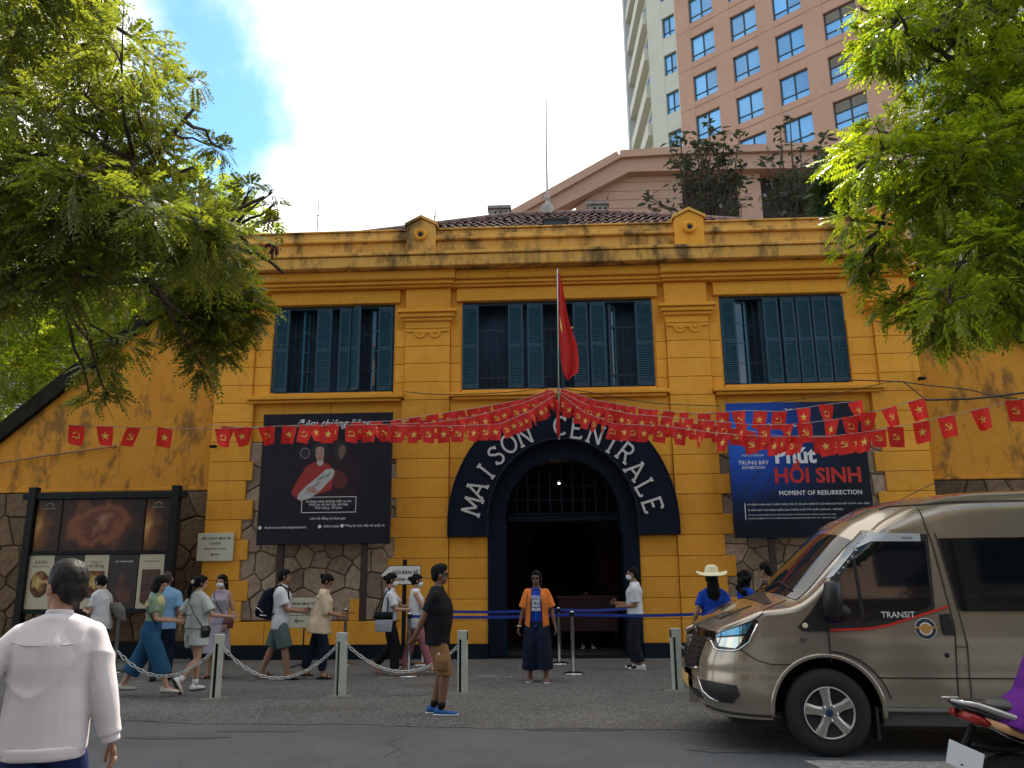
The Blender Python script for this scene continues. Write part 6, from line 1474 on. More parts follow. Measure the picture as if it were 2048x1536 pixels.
# nose: grille, lamps, plate, bumper intakes
gr_ = vp('grille', *nose_poly([(-26, .70), (-30, .98), (0, 1.01), (30, .98), (26, .70), (0, .68)], .012), M_vblk)
mb = MB()
for z in (.74, .79, .84, .89, .94): mb.tube([nose(p, z, .02) for p in range(-26, 27, 4)], .009, 5)
part('grille_bar', mb, M_vblk, gr_)
mb = MB(); mb.tube([nose(p, .70-.02*math.cos(R(p*3)), .02) for p in range(-27, 28, 3)], .012, 6); part('grille_chrome', mb, M_chrome, gr_, True)
vp('badge_bar', *nose_poly([(-40, .985), (-42, 1.045), (0, 1.065), (42, 1.045), (40, .985), (0, 1.0)], .018), mat('black_chrome', (.05, .05, .05), .12, metal=.9))
mb = MB(); put_text(mb, 'TRANSIT', .1, 0, 0, 0, width=1, bold=.004); vp('front_lettering', [nose(x*24, 1.025+z*.35, .024) for x, y, z in mb.v], mb.f, M_chrome, smooth=False)
for sg in (1, -1):
    q = lambda pts: [(p*sg, z) for p, z in pts][::sg]
    hl = vp('headlight', *nose_poly(q([(36, .975), (46, 1.045), (60, 1.095), (79, 1.165), (81, 1.15), (72, .955), (66, .895), (46, .895), (41, .955)]), .010), mat('lamp_black', (.01, .012, .016), .1))
    vp('lamp_lens', *nose_poly(q([(42, 1.0), (48, 1.04), (60, 1.08), (77, 1.145), (71, 1.04), (52, 1.015)]), .018), mat('blue_lamp_glass', (.10, .26, .42), .05, metal=.7), hl)
    vp('lamp_lens', *nose_poly(q([(48, .92), (44, .99), (54, 1.0), (70, 1.02), (68, .96), (64, .91)]), .018), mat('clear_lamp_glass', (.55, .55, .50), .08, metal=.8), hl)
    mb = MB(); mb.tube([nose(p*sg, z, .018) for p, z in [(33, .955), (39, .955), (44, .90), (49, .885), (62, .885), (67, .90), (74, .97), (80, 1.13)]], .008, 6); part('daylight_strip', mb, M_chrome, hl, True)
    vp('fog_intake', *nose_poly(q([(30, .60), (36, .47), (46, .42), (60, .425), (68, .50), (66, .585), (44, .60)]), .010), M_vblk)
    mb = MB(); mb.tube([nose(p*sg, z, .016) for p, z in [(28, .62), (34, .50), (40, .445), (47, .425)]], .007, 5); part('intake_trim', mb, M_chrome, van, True)
vp('front_plate', *nose_poly([(-14, .50), (-14, .615), (14, .615), (14, .50)], .03, 6), mat('yellow_plate', (.62, .38, .12), .5))
vp('lower_grille', *nose_poly([(-24, .40), (-26, .49), (26, .49), (24, .40)], .008), M_vblk)
mb = MB(); ribbon(mb, [(20, .34), (50, .335), (89, .33)], .02, .012, lambda a, b, o: nose(a, b, o)); vp('bumper_edge', mb.v, mb.f, M_vblk)
# wheels
def wheel(ax, sg):
    wt = MB(); wt.lathe([(.19, .09), (.225, .105), (.335, .10), (.362, .07), (.37, 0), (.364, -.085), (.338, -.112), (.225, -.12), (.212, -.10)], 40, (0, 0, 0), 'y'); o = part('wheel', wt, M_tyre, van, True); o.location = (ax, sg*.875, ZW)
    if sg > 0: o.rotation_euler = (0, 0, math.pi)
    r = MB(); r.lathe([(.218, -.115), (.222, -.128), (.213, -.132), (.205, -.118), (.205, -.06), (.19, -.03)], 40, (0, 0, 0), 'y'); r.f = r.f[:-2]; part('rim', r, M_alloy, o, True)
    r = MB(); r.lathe([(.19, -.03), (.19, -.025)], 24, (0, 0, 0), 'y'); part('brake_disc', r, M_vblk, o)
    sp = MB()
    for k in range(5):
        a = R(90+72*k+8); M_ = Matrix.Rotation(-a+math.pi/2, 4, 'Y')
        V = []
        for rr, wd, y in ((.045, .040, -.112), (.12, .036, -.118), (.212, .050, -.122)): V += [(-wd, y, rr), (-wd*.45, y-.010, rr), (wd*.45, y-.010, rr), (wd, y, rr), (wd*.9, y+.03, rr), (-wd*.9, y+.03, rr)]
        F = []
        for i in range(2):
            for j in range(6): F.append((i*6+j, i*6+(j+1) % 6, (i+1)*6+(j+1) % 6, (i+1)*6+j))
        sp.add([M_ @ Vector(p) for p in V], F)
    sp.lathe([(.075, -.10), (.075, -.118), (.06, -.124)], 24, (0, 0, 0), 'y'); part('spokes', sp, M_alloy, o)
    for k in range(5): a = R(54+72*k+8); c = MB(); c.lathe([(.013, -.11), (.013, -.135), (.006, -.138)], 8, (.062*math.cos(a), 0, .062*math.sin(a)), 'y'); part('wheel_nut', c, M_chrome, o)
    c = MB(); c.lathe([(.032, -.12), (.032, -.132), (.02, -.136)], 16, (0, 0, 0), 'y'); part('hub_cap', c, mat('dark_blue_cap', (.01, .03, .09), .3), o)
for ax in (AXF, AXR):
    for sg in (-1, 1): wheel(ax, sg)
mb = MB(); mb.box(1.43, 1.455, -.97, -.76, .14, .42); part('mud_flap', mb, M_vblk, van)
# interior hints: seats, dash, steering wheel
mb = MB(); mb.box(.85, 1.15, -.8, .8, 1.0, 1.18); part('dashboard', mb, mat('dash_grey', (.03, .03, .03), .8), van)
for y in (-.45, .45):
    mb = MB(); mb.loft([((1.75, y, .8), (.25, 0, 0), (0, .25, 0)), ((1.8, y, 1.0), (.24, 0, 0), (0, .24, 0)), ((1.95, y, 1.05), (.1, 0, 0), (0, .24, 0)), ((2.05, y, 1.5), (.07, 0, 0), (0, .22, 0)), ((2.07, y, 1.7), (.06, 0, 0), (0, .12, 0))], n=12); part('seat', mb, M_vblk, van, True)
va = R(-4.0)
P0v = Vector((2.47, 7.72+.98, 0)); off_ = Matrix.Rotation(va, 3, 'Z') @ Vector((1.0, 0, 0)); van.location = P0v-off_+Matrix.Rotation(va, 3, 'Z') @ Vector((0, 0, 0)); van.rotation_euler = (0, 0, va)
# ================================================================== PEOPLE
from mathutils import noise as mnoise
PEND = []
def blob(name, mb, m, parent, vox=.012, wr=0.0, extra=None, smooth=6, off=None, wsc=(7, 7, 3.5), kind=None):
    me = mb.mesh(name, m); o = link(name, me, parent)
    r = o.modifiers.new('r', 'REMESH'); r.mode = 'VOXEL'; r.voxel_size = vox
    if smooth: s = o.modifiers.new('s', 'SMOOTH'); s.iterations = smooth; s.factor = .5
    PEND.append((o, wr, extra, wsc)); return o
def flush():
    bpy.context.view_layer.update(); dg = bpy.context.evaluated_depsgraph_get()
    for o, wr, extra, wsc in PEND:
        me = bpy.data.meshes.new_from_object(o.evaluated_get(dg)); me.name = o.name
        if wr:
            n = len(me.vertices); co = np.empty(n*3); me.vertices.foreach_get('co', co); co = co.reshape(-1, 3); nr = np.array([v.normal for v in me.vertices])
            sd = sum(ord(ch) for ch in o.name)*7 % 97
            a = np.array([mnoise.noise(Vector((p[0]*wsc[0]+sd, p[1]*wsc[1], p[2]*wsc[2]+p[0]*3))) + .5*mnoise.noise(Vector((p[0]*wsc[0]*2.3, p[1]*wsc[1]*2.3+sd, p[2]*wsc[2]*2.3))) for p in co])
            a = np.abs(a)*2-.6; a = a*.6+.75*np.array([max(0, 1-abs(mnoise.noise(Vector((p[0]*wsc[0]*.8+p[2]*wsc[2]*.9+sd*2, p[1]*wsc[1]*.7, p[2]*wsc[2]*.45-p[0]*1.2))))*5)**2 for p in co]); co += nr*(a*wr)[:, None]; me.vertices.foreach_set('co', co.ravel())
        if extra is not None and extra.v:
            b = bmesh.new(); b.from_mesh(me); e = bpy.data.meshes.new('e'); e.from_pydata([tuple(p) for p in extra.v], [], extra.f); b.from_mesh(e); b.to_mesh(me); b.free(); bpy.data.meshes.remove(e)
        me.polygons.foreach_set('use_smooth', [True]*len(me.polygons)); m = o.data.materials[0]
        if not me.materials: me.materials.append(m)
        o.modifiers.clear(); o.data = me
    PEND.clear()
def ik(a, b, l1, l2, pole):
    a, b = Vector(a), Vector(b); d = b-a; L = min(d.length, (l1+l2)*.999); u_ = d.normalized(); b = a+u_*L
    c = (l1*l1-l2*l2+L*L)/(2*L); h = math.sqrt(max(0, l1*l1-c*c)); p = Vector(pole); p = p-u_*p.dot(u_)
    p = p.normalized() if p.length > 1e-6 else Vector((0, 1, 0)); return a+u_*c+p*h, b
def skinm(name, c): return mat('skin_'+name, c, .55, var=.10, vscale=14, spec=.35)
SK_L = skinm('light_tan', (.46, .255, .165)); SK_T = skinm('tan', (.33, .17, .10)); SK_D = skinm('brown', (.20, .098, .058))
def cloth(name, c, rough=.85, **k): return mat('cloth_'+name, c, rough, var=k.pop('var', .12), vscale=k.pop('vs', 5), bump=.15, bscale=220, spec=.15, **k)
HAIR = mat('black_hair', (.007, .006, .006), .6, bump=.3, bscale=160, stretch=(1, 1, .12), spec=.12)
def person(label, x, y, rz, H=1.65, skin=SK_L, fem=True, fat=1.0, lean=0.0, head=(0, 0), feet=None, hands=None, top=None, bottom=None, hair='short', shoes=None, mask=False, glasses=False, hat=None, curl=.5, vox=.012, group=None, hipz=.527, elbow=None, hairmat=None, dz=0.0, wr=.005, palms=None, torso_tw=0.0, hs=1.0):
    """feet: ((x,y,z),(x,y,z)) of the ankles left/right in m; hands: wrists in m; top: dict(m, sleeve, hem, loose, neck); bottom: dict(kind, m, to, loose)"""
    t = thing('person', label, 'person', (x, y, dz), rz, group); k = H/1.7
    hw = .125 if fem else .140; sw = (.150 if fem else .178)*k; fk = fat
    hip = Vector((0, 0, hipz*H)); Mt = Matrix.Translation(hip) @ Matrix.Rotation(-lean, 4, 'X') @ Matrix.Rotation(torso_tw, 4, 'Z')
    T = lambda a, b, c: Mt @ Vector((a*k, b*k, c*k))      # torso frame, metres for a 1.7 m figure, origin at the hips
    feet = feet or ((-.10, 0, .08), (.10, 0.03, .08)); hands = hands or ((-.24, .03, .80), (.24, .03, .80))
    RX = Mt.to_3x3() @ Vector((1, 0, 0)); RY = Mt.to_3x3() @ Vector((0, 1, 0))
    def ring(z, rx, ry, yo=0): return (T(0, yo, z), RX*rx*k, RY*ry*k)
    if fem: prof_ = [(-.10, .150, .110, -.01), (0, .168, .118, -.012), (.10, .150, .102, 0), (.20, .125*fk, .092, .004), (.30, .138*fk, .108, .014), (.38, .150*fk, .118, .018), (.45, .158, .092, .002), (.50, .145, .070, -.006), (.535, .07, .058, -.004)]
    else: prof_ = [(-.10, .150, .115, 0), (0, .160, .118, 0), (.10, .152*fk, .112*fk, .004), (.20, .150*fk, .112*fk, .012), (.30, .165*fk, .118*fk, .01), (.40, .185, .118, .004), (.47, .185, .095, -.004), (.515, .150, .070, -.008), (.55, .07, .06, -.004)]
    body = MB(); body.loft([ring(*p) for p in prof_], n=20)
    shz = .458 if fem else .446; sh = [T(-sw/k*.97, -.004, shz), T(sw/k*.97, -.004, shz)]
    neck0, neck1 = T(0, -.008, .50), T(0, .010, .615)
    body.tube([neck0, neck1], [.056*k, .050*k], 12)
    hc = T(0, .022, .682)
    Hm = Matrix.Translation(hc) @ Matrix.Rotation(-lean*.0, 4, 'X') @ Matrix.Rotation(head[0], 4, 'Z') @ Matrix.Rotation(head[1], 4, 'X'); R3 = Hm.to_3x3()
    hd = lambda a, b, c: Hm @ Vector((a*k*hs, b*k*hs, c*k*hs)); hr = lambda *r: tuple(v*k*hs for v in r)
    body.ell(hd(0, -.008, .025), hr(.075, .094, .100), R3); body.ell(hd(0, .030, -.045), hr(.055, .058, .066), R3); body.ell(hd(0, .045, -.085), hr(.028, .028, .022), R3)
    body.ell(hd(0, .092, -.012), hr(.012, .018, .022), R3, 10, 8); body.ell(hd(0, .086, .030), hr(.05, .012, .012), R3, 10, 8)
    for s in (-1, 1): body.ell(hd(s*.083, .004, -.008), hr(.012, .020, .033), R3, 10, 8)
    knees = []; hips = []; anks = []
    for i, f in enumerate(feet):
        s = -1 if i == 0 else 1; hj = T(s*.085, 0, -.02); an = Vector(f); kn, an = ik(hj, an, .238*H, .238*H, (s*.08, 1, 0)); knees.append(kn); hips.append(hj); anks.append(an)
        body.tube([hj, hj.lerp(kn, .3), kn, kn.lerp(an, .28), an], [v_*k*(1 if fem else 1.1) for v_ in (.082, .078, .052, .056, .036)], 14); body.ell(kn, hr(.05, .052, .055))
    ex = MB(); elbs = []; wrs = []
    for i, wv in enumerate(hands):
        s = -1 if i == 0 else 1; pole = elbow[i] if elbow and elbow[i] else (s*.5, -1, -.3); el, wr_ = ik(sh[i], wv, .172*H, .148*H, pole); elbs.append(el); wrs.append(wr_)
        ar = .043*k*(1 if fem else 1.12)
        body.ell(sh[i], (ar*1.15,)*3); body.tube([sh[i], sh[i].lerp(el, .45), el, el.lerp(wr_, .25), wr_], [ar*1.05, ar, ar*.8, ar*.82, ar*.55], 12)
        d = (wr_-el).normalized(); pn = palms[i] if palms and palms[i] else (-s, 0.2, 0); pn = Vector(pn); pn = (pn-d*pn.dot(d)).normalized(); side = d.cross(pn).normalized()
        # side points to the thumb
        th = side if (side.dot(Vector((0, 1, .3))) > 0) else -side
        q = Matrix((th, pn, d)).transposed(); body.ell(wr_+d*.045*k, (.040*k, .015*k, .055*k), q, 12, 8)
        for j, (o_, ln) in enumerate(((.030, .066), (.010, .075), (-.011, .070), (-.030, .056))):
            p0 = wr_+d*.080*k+th*o_*k; pts = [p0]; dd = d.copy(); c_ = curl*(1+.12*j)
            for sgm in (.44, .32, .24): dd = (dd*math.cos(c_*.9)+pn*math.sin(c_*.9)); pn_ = pn; pts.append(pts[-1]+dd*ln*sgm*k); c_ = curl; dd.normalize()
            ex.tube(pts, [.0095*k, .0088*k, .008*k, .0065*k], 6)
        p0 = wr_+d*.03*k+th*.030*k; ex.tube([p0, p0+(th*.8+d*.7+pn*.2)*.034*k, p0+(th*.9+d*1.5+pn*.6)*.036*k, p0+(th*.7+d*2.2+pn*.9)*.034*k], [.013*k, .012*k, .010*k, .008*k], 6)
    # feet inside shoes
    yaws = []
    for i, an in enumerate(anks):
        fd = Vector((0.12*(-1 if i == 0 else 1), 1, 0)).normalized(); up = feet[i][2] > .13
        fwd = fd if not up else Vector((0, .55, -.83)); fwd.normalize(); yaws.append(fwd)
        body.tube([an-fwd*.03*k, an+fwd*.06*k+Vector((0, 0, -.035))*k, an+fwd*.15*k+Vector((0, 0, -.052))*k], [.035*k, .034*k, .022*k], 10)
    blob('body', body, skin, t, vox, 0, ex)
    # shoes
    if shoes:
        for i, an in enumerate(anks):
            f = yaws[i]; s_ = f.cross(Vector((0, 0, 1))).normalized(); u_ = s_.cross(f).normalized(); base = an-u_*.078*k
            rg = lambda a, wd, h, z0=0: (base+f*a*k+u_*(z0+h*.5)*k, s_*wd*k, u_*h*.5*k)
            mb = MB()
            if shoes.get('kind') == 'sandal':
                mb.loft([rg(-.08, .028, .022), rg(-.04, .036, .024), (base+f*.06*k+u_*.010*k, s_*.044*k, u_*.011*k), rg(.14, .046, .02), rg(.185, .028, .018)], n=12)
                mb.tube([base+f*.11*k-s_*.045*k+u_*.02*k, base+f*.10*k+u_*.062*k, base+f*.11*k+s_*.045*k+u_*.02*k], .013*k, 6); mb.tube([base+f*.02*k-s_*.04*k+u_*.02*k, base+f*.05*k+u_*.08*k, base+f*.02*k+s_*.04*k+u_*.02*k], .009*k, 6); part('sandal', mb, shoes['m'], t, True)
            else:
                mb.loft([rg(-.085, .020, .055), rg(-.075, .034, .085), rg(-.02, .040, .095), rg(.05, .043, .072), rg(.11, .047, .055), rg(.165, .042, .045), rg(.195, .022, .030)], n=14); so = part('shoe', mb, shoes['m'], t, True)
                mb = MB(); mb.loft([rg(-.092, .024, .022, -.004), rg(-.075, .038, .024, -.004), rg(0, .042, .024, -.004), rg(.10, .050, .024, -.004), rg(.17, .044, .022, -.002), rg(.202, .024, .02, 0)], n=14); part('sole', mb, shoes.get('sole', M_white), so)
                if shoes.get('sock'):
                    mb = MB(); mb.tube([an-Vector((0, 0, .01)), an+(knees[i]-an)*shoes.get('sockh', .18)], [.044*k, .044*k], 12); part('sock', mb, shoes['sock'], t, True)
                if shoes.get('patch'):
                    mb = MB(); mb.loft([rg(.075, .047, .066), rg(.11, .049, .059), rg(.165, .045, .048)], n=14); part('shoe_panel', mb, shoes['patch'], so, True)
    # bottom
    if bottom:
        m_ = bottom['m']; lo_ = bottom.get('loose', .012)*k; kd = bottom['kind']; to = bottom['to']; mb = MB()
        zt = bottom.get('waist', .12); pr_ = [p for p in prof_ if p[0] <= zt+.01]
        if kd in ('pants', 'shorts', 'wide'):
            we = .012+bottom.get('we', 0); mb.loft([ring(p[0], p[1]+we, p[2]+we, p[3]) for p in pr_]+[ring(zt+.02, pr_[-1][1]+we, pr_[-1][2]+we, pr_[-1][3])], n=20)
            for i in (0, 1):
                hj, kn, an = hips[i], knees[i], anks[i]; full = .49*H
                if to <= .5: e = hj.lerp(kn, to/.5); pts = [hj, hj.lerp(e, .5), e]; r_ = [.092*k+lo_*.5, .090*k+lo_, (.078*k if to < .45 else .068*k)+lo_*1.6]
                else: e = kn.lerp(an, (to-.5)/.5); pts = [hj, hj.lerp(kn, .5), kn, kn.lerp(e, .5), e]; r_ = [.092*k+lo_*.3, .086*k+lo_*.7, .062*k+lo_, .058*k+lo_*1.2, .048*k+lo_*1.5]
                mb.tube(pts, r_, 16)
        else:  # skirt
            zb_ = to; yo = (anks[0].y+anks[1].y)/2; sp_ = abs(anks[0].y-anks[1].y)*.5*bottom.get('stride', .5); xo = (anks[0].x+anks[1].x)/2
            R_ = [(T(0, p[3], p[0]), RX*(p[1]+.012)*k, RY*(p[2]+.012)*k) for p in pr_]
            top_z = T(0, 0, -.05).z
            RR = [(Vector((xo*f_, yo*f_, top_z+(zb_-top_z)*f_)), Vector((1, 0, 0))*(.168+f_*bottom.get('flare', .05))*k, Vector((0, 1, 0))*(.125+f_*bottom.get('flare', .05)+sp_*f_)*k) for f_ in (1, .75, .5, .25)]
            mb.loft(RR+R_[1:]+[ring(zt+.02, pr_[-1][1]+.010, pr_[-1][2]+.010, pr_[-1][3])], n=24)
        bo = blob(bottom.get('name', {'shorts': 'shorts', 'skirt': 'skirt'}.get(kd, 'trousers')), mb, m_, t, vox, wr*bottom.get('wr', 1), wsc=(9, 9, 3))
    if top:
        m_ = top['m']; lo_ = top.get('loose', .014); hz = top.get('hem', -.05); mb = MB()
        pp = [p for p in prof_ if p[0] > hz+.02 and p[0] < .53]
        hem = (hz, np.interp(hz, [p[0] for p in prof_], [p[1] for p in prof_]), np.interp(hz, [p[0] for p in prof_], [p[2] for p in prof_]), 0)
        fl = top.get('flare', .0)
        rings_ = []
        for p in [hem]+pp:
            e = (lo_ if p[0] < .42 else lo_*.45)+fl*max(0, (.35-p[0]))/.4; rings_.append(ring(p[0], max(p[1], (.172 if p[0] < .08 else .150) if lo_ > .016 and p[0] < .45 else 0)+e, max(p[2], .112 if lo_ > .016 and p[0] < .45 else 0)+e, p[3]))
        nz_ = top.get('neck', .552); rings_.append(ring(nz_-.022, .135, .086, -.006)); rings_.append(ring(nz_-.006, .095, .076, -.004)); rings_.append(ring(nz_+.004, .070, .062, -.004)); mb.loft(rings_, n=24)
        sl = top.get('sleeve', .6); slr = top.get('sl_loose', .014)
        if sl > 0:
            for i in (0, 1):
                S_, E_, W_ = sh[i], elbs[i], wrs[i]; ar = .046*k*(1 if fem else 1.12); mb.ell(S_, (ar*1.12+slr*.2,)*3)
                if sl <= 1: e = S_.lerp(E_, sl); mb.tube([S_, S_.lerp(e, .6), e], [ar*1.12+slr*.6, ar+slr, ar+slr*1.35], 14)
                else: e = E_.lerp(W_, sl-1); mb.tube([S_, S_.lerp(E_, .5), E_, E_.lerp(e, .4), e.lerp(E_, .06), e], [ar*1.08+slr*.3, ar+slr*.9, ar+slr*.9, ar*.9+slr, ar*.75+slr*.9, ar*.62+slr*.3], 14)
        to_ = blob(top.get('name', 'shirt'), mb, m_, t, vox, wr*top.get('wr', 1), wsc=top.get('wsc', (7, 7, 3.5)))
        if top.get('collar'):
            c = MB(); c.loft([ring(.515, .085, .072, -.004), ring(.54, .072, .064, -.006), ring(.575, .064, .060, -.012)], n=20); blob('collar', c, top['collar'] if not isinstance(top['collar'], bool) else m_, t, vox*.8, 0)
    # hair
    hm = hairmat or HAIR; mb = MB(); E = lambda c, r: mb.ell(hd(*c), hr(*r), R3)
    E((0, -.018, .042), (.083, .096, .094)); E((0, -.052, .0), (.074, .058, .080))
    if hair == 'short': E((0, -.01, .07), (.074, .088, .072)); [E((s*.072, -.012, .02), (.014, .035, .045)) for s in (-1, 1)]
    elif hair == 'quiff': E((0, .01, .085), (.068, .080, .060)); E((0, .05, .10), (.05, .04, .035)); [E((s*.072, -.012, .02), (.014, .038, .045)) for s in (-1, 1)]
    elif hair == 'fringe': E((0, .028, .062), (.076, .070, .055)); [E((s*.070, .0, .01), (.018, .045, .06)) for s in (-1, 1)]
    elif hair == 'bald': mb = MB(); E((0, -.02, .03), (.0775, .092, .095)); E((0, -.045, -.01), (.068, .056, .07))
    else:
        [E((s*.070, .0, .005), (.018, .045, .065)) for s in (-1, 1)]; E((0, .02, .07), (.074, .070, .045))
        if hair == 'bob': E((0, -.035, -.05), (.095, .085, .10)); E((0, -.03, .03), (.092, .098, .09)); [E((s*.075, .012, -.05), (.03, .05, .085)) for s in (-1, 1)]
        if hair == 'long': mb.loft([(hd(0, -.05, .06), RX*.075*k, RY*.05*k), (hd(0, -.085, -.06), RX*.082*k, RY*.05*k), (hd(0, -.10, -.20), RX*.095*k, RY*.045*k), (hd(0, -.10, -.36), RX*.085*k, RY*.035*k), (hd(0, -.095, -.44), RX*.05*k, RY*.02*k)], n=16)
        if hair == 'shoulder': mb.loft([(hd(0, -.05, .06), RX*.078*k, RY*.05*k), (hd(0, -.075, -.06), RX*.09*k, RY*.055*k), (hd(0, -.08, -.19), RX*.085*k, RY*.04*k)], n=16)
        if hair == 'curly': [E((random.Random(i).uniform(-.09, .09), -.04+random.Random(i+50).uniform(-.06, .04), .06-.028*(i % 12)+.01), (.045, .045, .045)) for i in range(34)]
        if hair == 'pony': mb.tube([hd(0, -.10, .02), hd(-.03, -.15, -.03), hd(-.06, -.155, -.12), hd(-.075, -.14, -.22), hd(-.085, -.13, -.29)], [.030*k, .042*k, .042*k, .032*k, .012*k], 10)
        if hair == 'bun': mb.ell(hd(0, -.125, .03), hr(.042, .040, .042)); mb.ell(hd(.02, -.15, .05), hr(.015, .02, .02))
    blob('hair', mb, hm, t, vox*.8, .004 if hair != 'curly' else .012, smooth=2, wsc=(14, 14, 8))
    # face
    mb = MB()
    for s in (-1, 1): mb.ell(hd(s*.030, .082, .006), hr(.011, .008, .006), R3, 8, 6)
    for s in (-1, 1): mb.ell(hd(s*.031, .088, .024), hr(.017, .006, .004), R3, 8, 6)
    part('eyes', mb, mat('dark_eye', (.01, .008, .007), .3), t, True)
    if not mask:
        mb = MB(); mb.ell(hd(0, .086, -.050), hr(.022, .008, .008), R3, 10, 6); part('lips', mb, mat('lip_pink', (.30, .10, .08), .5), t, True)
    else:
        mb = MB(); mb.ell(hd(0, .048, -.048), hr(.062, .066, .050), R3); mb.ell(hd(0, .098, -.028), hr(.020, .018, .026), R3); blob('face_mask', mb, mat('white_mask', (.70, .72, .72), .8), t, .007, 0, smooth=2)
        mb = MB(); [mb.tube([hd(s*.055, .05, -.03), hd(s*.080, 0, 0)], .002*k, 4) for s in (-1, 1)]; part('mask_strap', mb, M_white, t)
    if glasses:
        mb = MB()
        for s in (-1, 1): mb.ell(hd(s*.033, .094, .006), hr(.026, .006, .020 if glasses == 'sun' else .015), R3, 12, 8); mb.tube([hd(s*.058, .088, .01), hd(s*.078, 0, .01)], .003*k, 5)
        mb.tube([hd(-.01, .10, .012), hd(.01, .10, .012)], .003*k, 5); part('glasses', mb, mat('dark_lens', (.008, .008, .01), .1), t, True)
    return t, dict(hd=hd, T=T, sh=sh, el=elbs, wr=wrs, k=k, kn=knees, an=anks, R3=R3, RX=RX, RY=RY)
def strap(name, m, par, pts, wd=.012, th=.005):
    mb = MB(); mb.tube(pts, wd, 6); return part(name, mb, m, par, True)
def carried(name, label, cat, t, mb, m, vox=None, wr=.004, parts=()):
    """a bag or phone: its own thing standing in the same frame as the person who carries it"""
    o = thing(name, label, cat, t.location, t.rotation_euler.z)
    if vox: blob('bag_body', mb, m, o, vox, wr)
    else: part('shell', mb, m, o, True)
    for nm, b, mm in parts: part(nm, b, mm, o, True)
    return o
W_TEE = cloth('white', (.66, .66, .67)); NAVY = cloth('navy', (.010, .016, .035)); BLACKC = cloth('black', (.012, .012, .014)); LEATHER = mat('black_leather', (.012, .011, .011), .4)
SH_W = dict(m=mat('white_shoe', (.66, .66, .64), .5), sole=mat('dark_sole', (.05, .04, .035), .7))
# 1 man in white shirt, near left
wx = at(128, 1300, 4.2).x
t, d = person('man seen from behind in loose white long-sleeved shirt, near the left edge', wx-.05, 4.2, R(10), 1.68, SK_T, False, 1.12, lean=.04, head=(R(62), -.04), feet=((-.14, -.15, .08), (.12, .25, .09)), hands=((-.44, .02, .90), (.315, .02, .80)), elbow=((-.6, -1, -.5), (.6, -.8, 0)),
    top=dict(m=cloth('white_shirting', (.60, .545, .560), .7, vs=2), sleeve=1.94, hem=-.12, loose=.036, sl_loose=.022, collar=True, wr=2.2, wsc=(4, 3, 2.2)), bottom=dict(kind='pants', m=cloth('dark_blue', (.012, .022, .085)), to=.97, loose=.02), hair='short', shoes=dict(m=LEATHER, sole=BLACKC), curl=.35, vox=.0085, hairmat=mat('greying_hair', (.012, .010, .009), .5, bump=.2, bscale=120, stretch=(1, 1, .12), col2=(.02, .018, .016), vscale=26, spec=.12), wr=.006, palms=(None, (-.3, -.2, 0)), hs=1.13)
k = d['k']; mb = MB(); Tt = d['T']
mb.loft([(Tt(0, 0, -.150), d['RX']*.196*k, d['RY']*.155*k), (Tt(0, 0, -.085), d['RX']*.206*k, d['RY']*.164*k)], n=28); blob('waistband', mb, MATS['cloth_white_shirting'], t, .010, .002)
mb = MB(); W_ = d['wr'][1]; E_ = d['el'][1]; dv = (W_-E_).normalized(); mb.tube([W_-dv*.055, W_+dv*.01], [.046*k, .046*k], 16); blob('cuff', mb, MATS['cloth_white_shirting'], t, .008, 0)
mb = MB(); 
for s in (-1, 1): mb.tube([Tt(s*.19, -.075, .415), Tt(s*.10, -.134, .400), Tt(0, -.150, .395)], .0035, 5)
part('yoke_seam', mb, MATS['cloth_white_shirting'], t, True)
# 2 person with grey bag in front of the posters
p = at(207, 1200, 13.3)
t, d = person('person in white t-shirt facing the posters with a grey shoulder bag', p.x, 13.3, R(75), 1.62, SK_L, True, 1, lean=.12, head=(0, -.25), hands=((-.08, .28, 1.05), (.10, .26, 1.05)), top=dict(m=W_TEE, sleeve=.65, hem=-.12, loose=.03), bottom=dict(kind='pants', m=cloth('denim_dark', (.03, .05, .11)), to=.95), hair='fringe', shoes=SH_W)
mb = MB(); mb.loft([((.12, -.28, .92), (.07, 0, 0), (0, .10, .05)), ((.12, -.14, 1.10), (.08, 0, 0), (0, .20, .03)), ((.12, -.10, 1.17), (.05, 0, 0), (0, .14, 0))], n=14)
st = MB(); st.tube([(.16, .0, 1.15), (.17, .05, 1.32), (.08, -.02, 1.42), (.10, -.12, 1.30), (.14, -.18, 1.14)], .010, 6); carried('shoulder_bag', 'soft grey shoulder bag on the back of the person by the posters', 'bag', t, mb, cloth('grey_canvas', (.17, .155, .14)), .012, parts=(('strap', st, LEATHER),))
# 3 woman in green top walking right
p = gr(293, 1392)
DEN = cloth('blue_denim', (.022, .085, .17), var=.2)
t, d = person('woman in green and yellow top and long blue skirt walking right looking at phone', p.x, 11.35, R(-82), 1.60, SK_L, True, .95, lean=.06, head=(R(-12), -.35), feet=((-.06, -.36, .12), (.08, .30, .08)), hands=((-.05, .30, 1.00), (.10, .33, .99)), elbow=((-.3, -1, -.5), (.3, -1, -.6)), top=dict(m=cloth('sage_green', (.22, .30, .19)), sleeve=.62, hem=.10, loose=.010), bottom=dict(kind='wide', m=DEN, to=.78, loose=.055, waist=.14, we=.012), hair='bob', shoes=dict(m=mat('cream_shoe', (.52, .50, .42), .6), sole=mat('dark_sole', (.05, .04, .035), .7)))
mb = MB(); mb.loft([(d['T'](0, -.01, .36), d['RX']*.172*d['k'], d['RY']*.145*d['k']), (d['T'](0, -.004, .47), d['RX']*.150*d['k'], d['RY']*.115*d['k']), (d['T'](0, -.004, .54), d['RX']*.092*d['k'], d['RY']*.078*d['k'])], n=20); blob('yellow_yoke', mb, cloth('pale_yellow', (.55, .50, .22)), t, .010, .002)
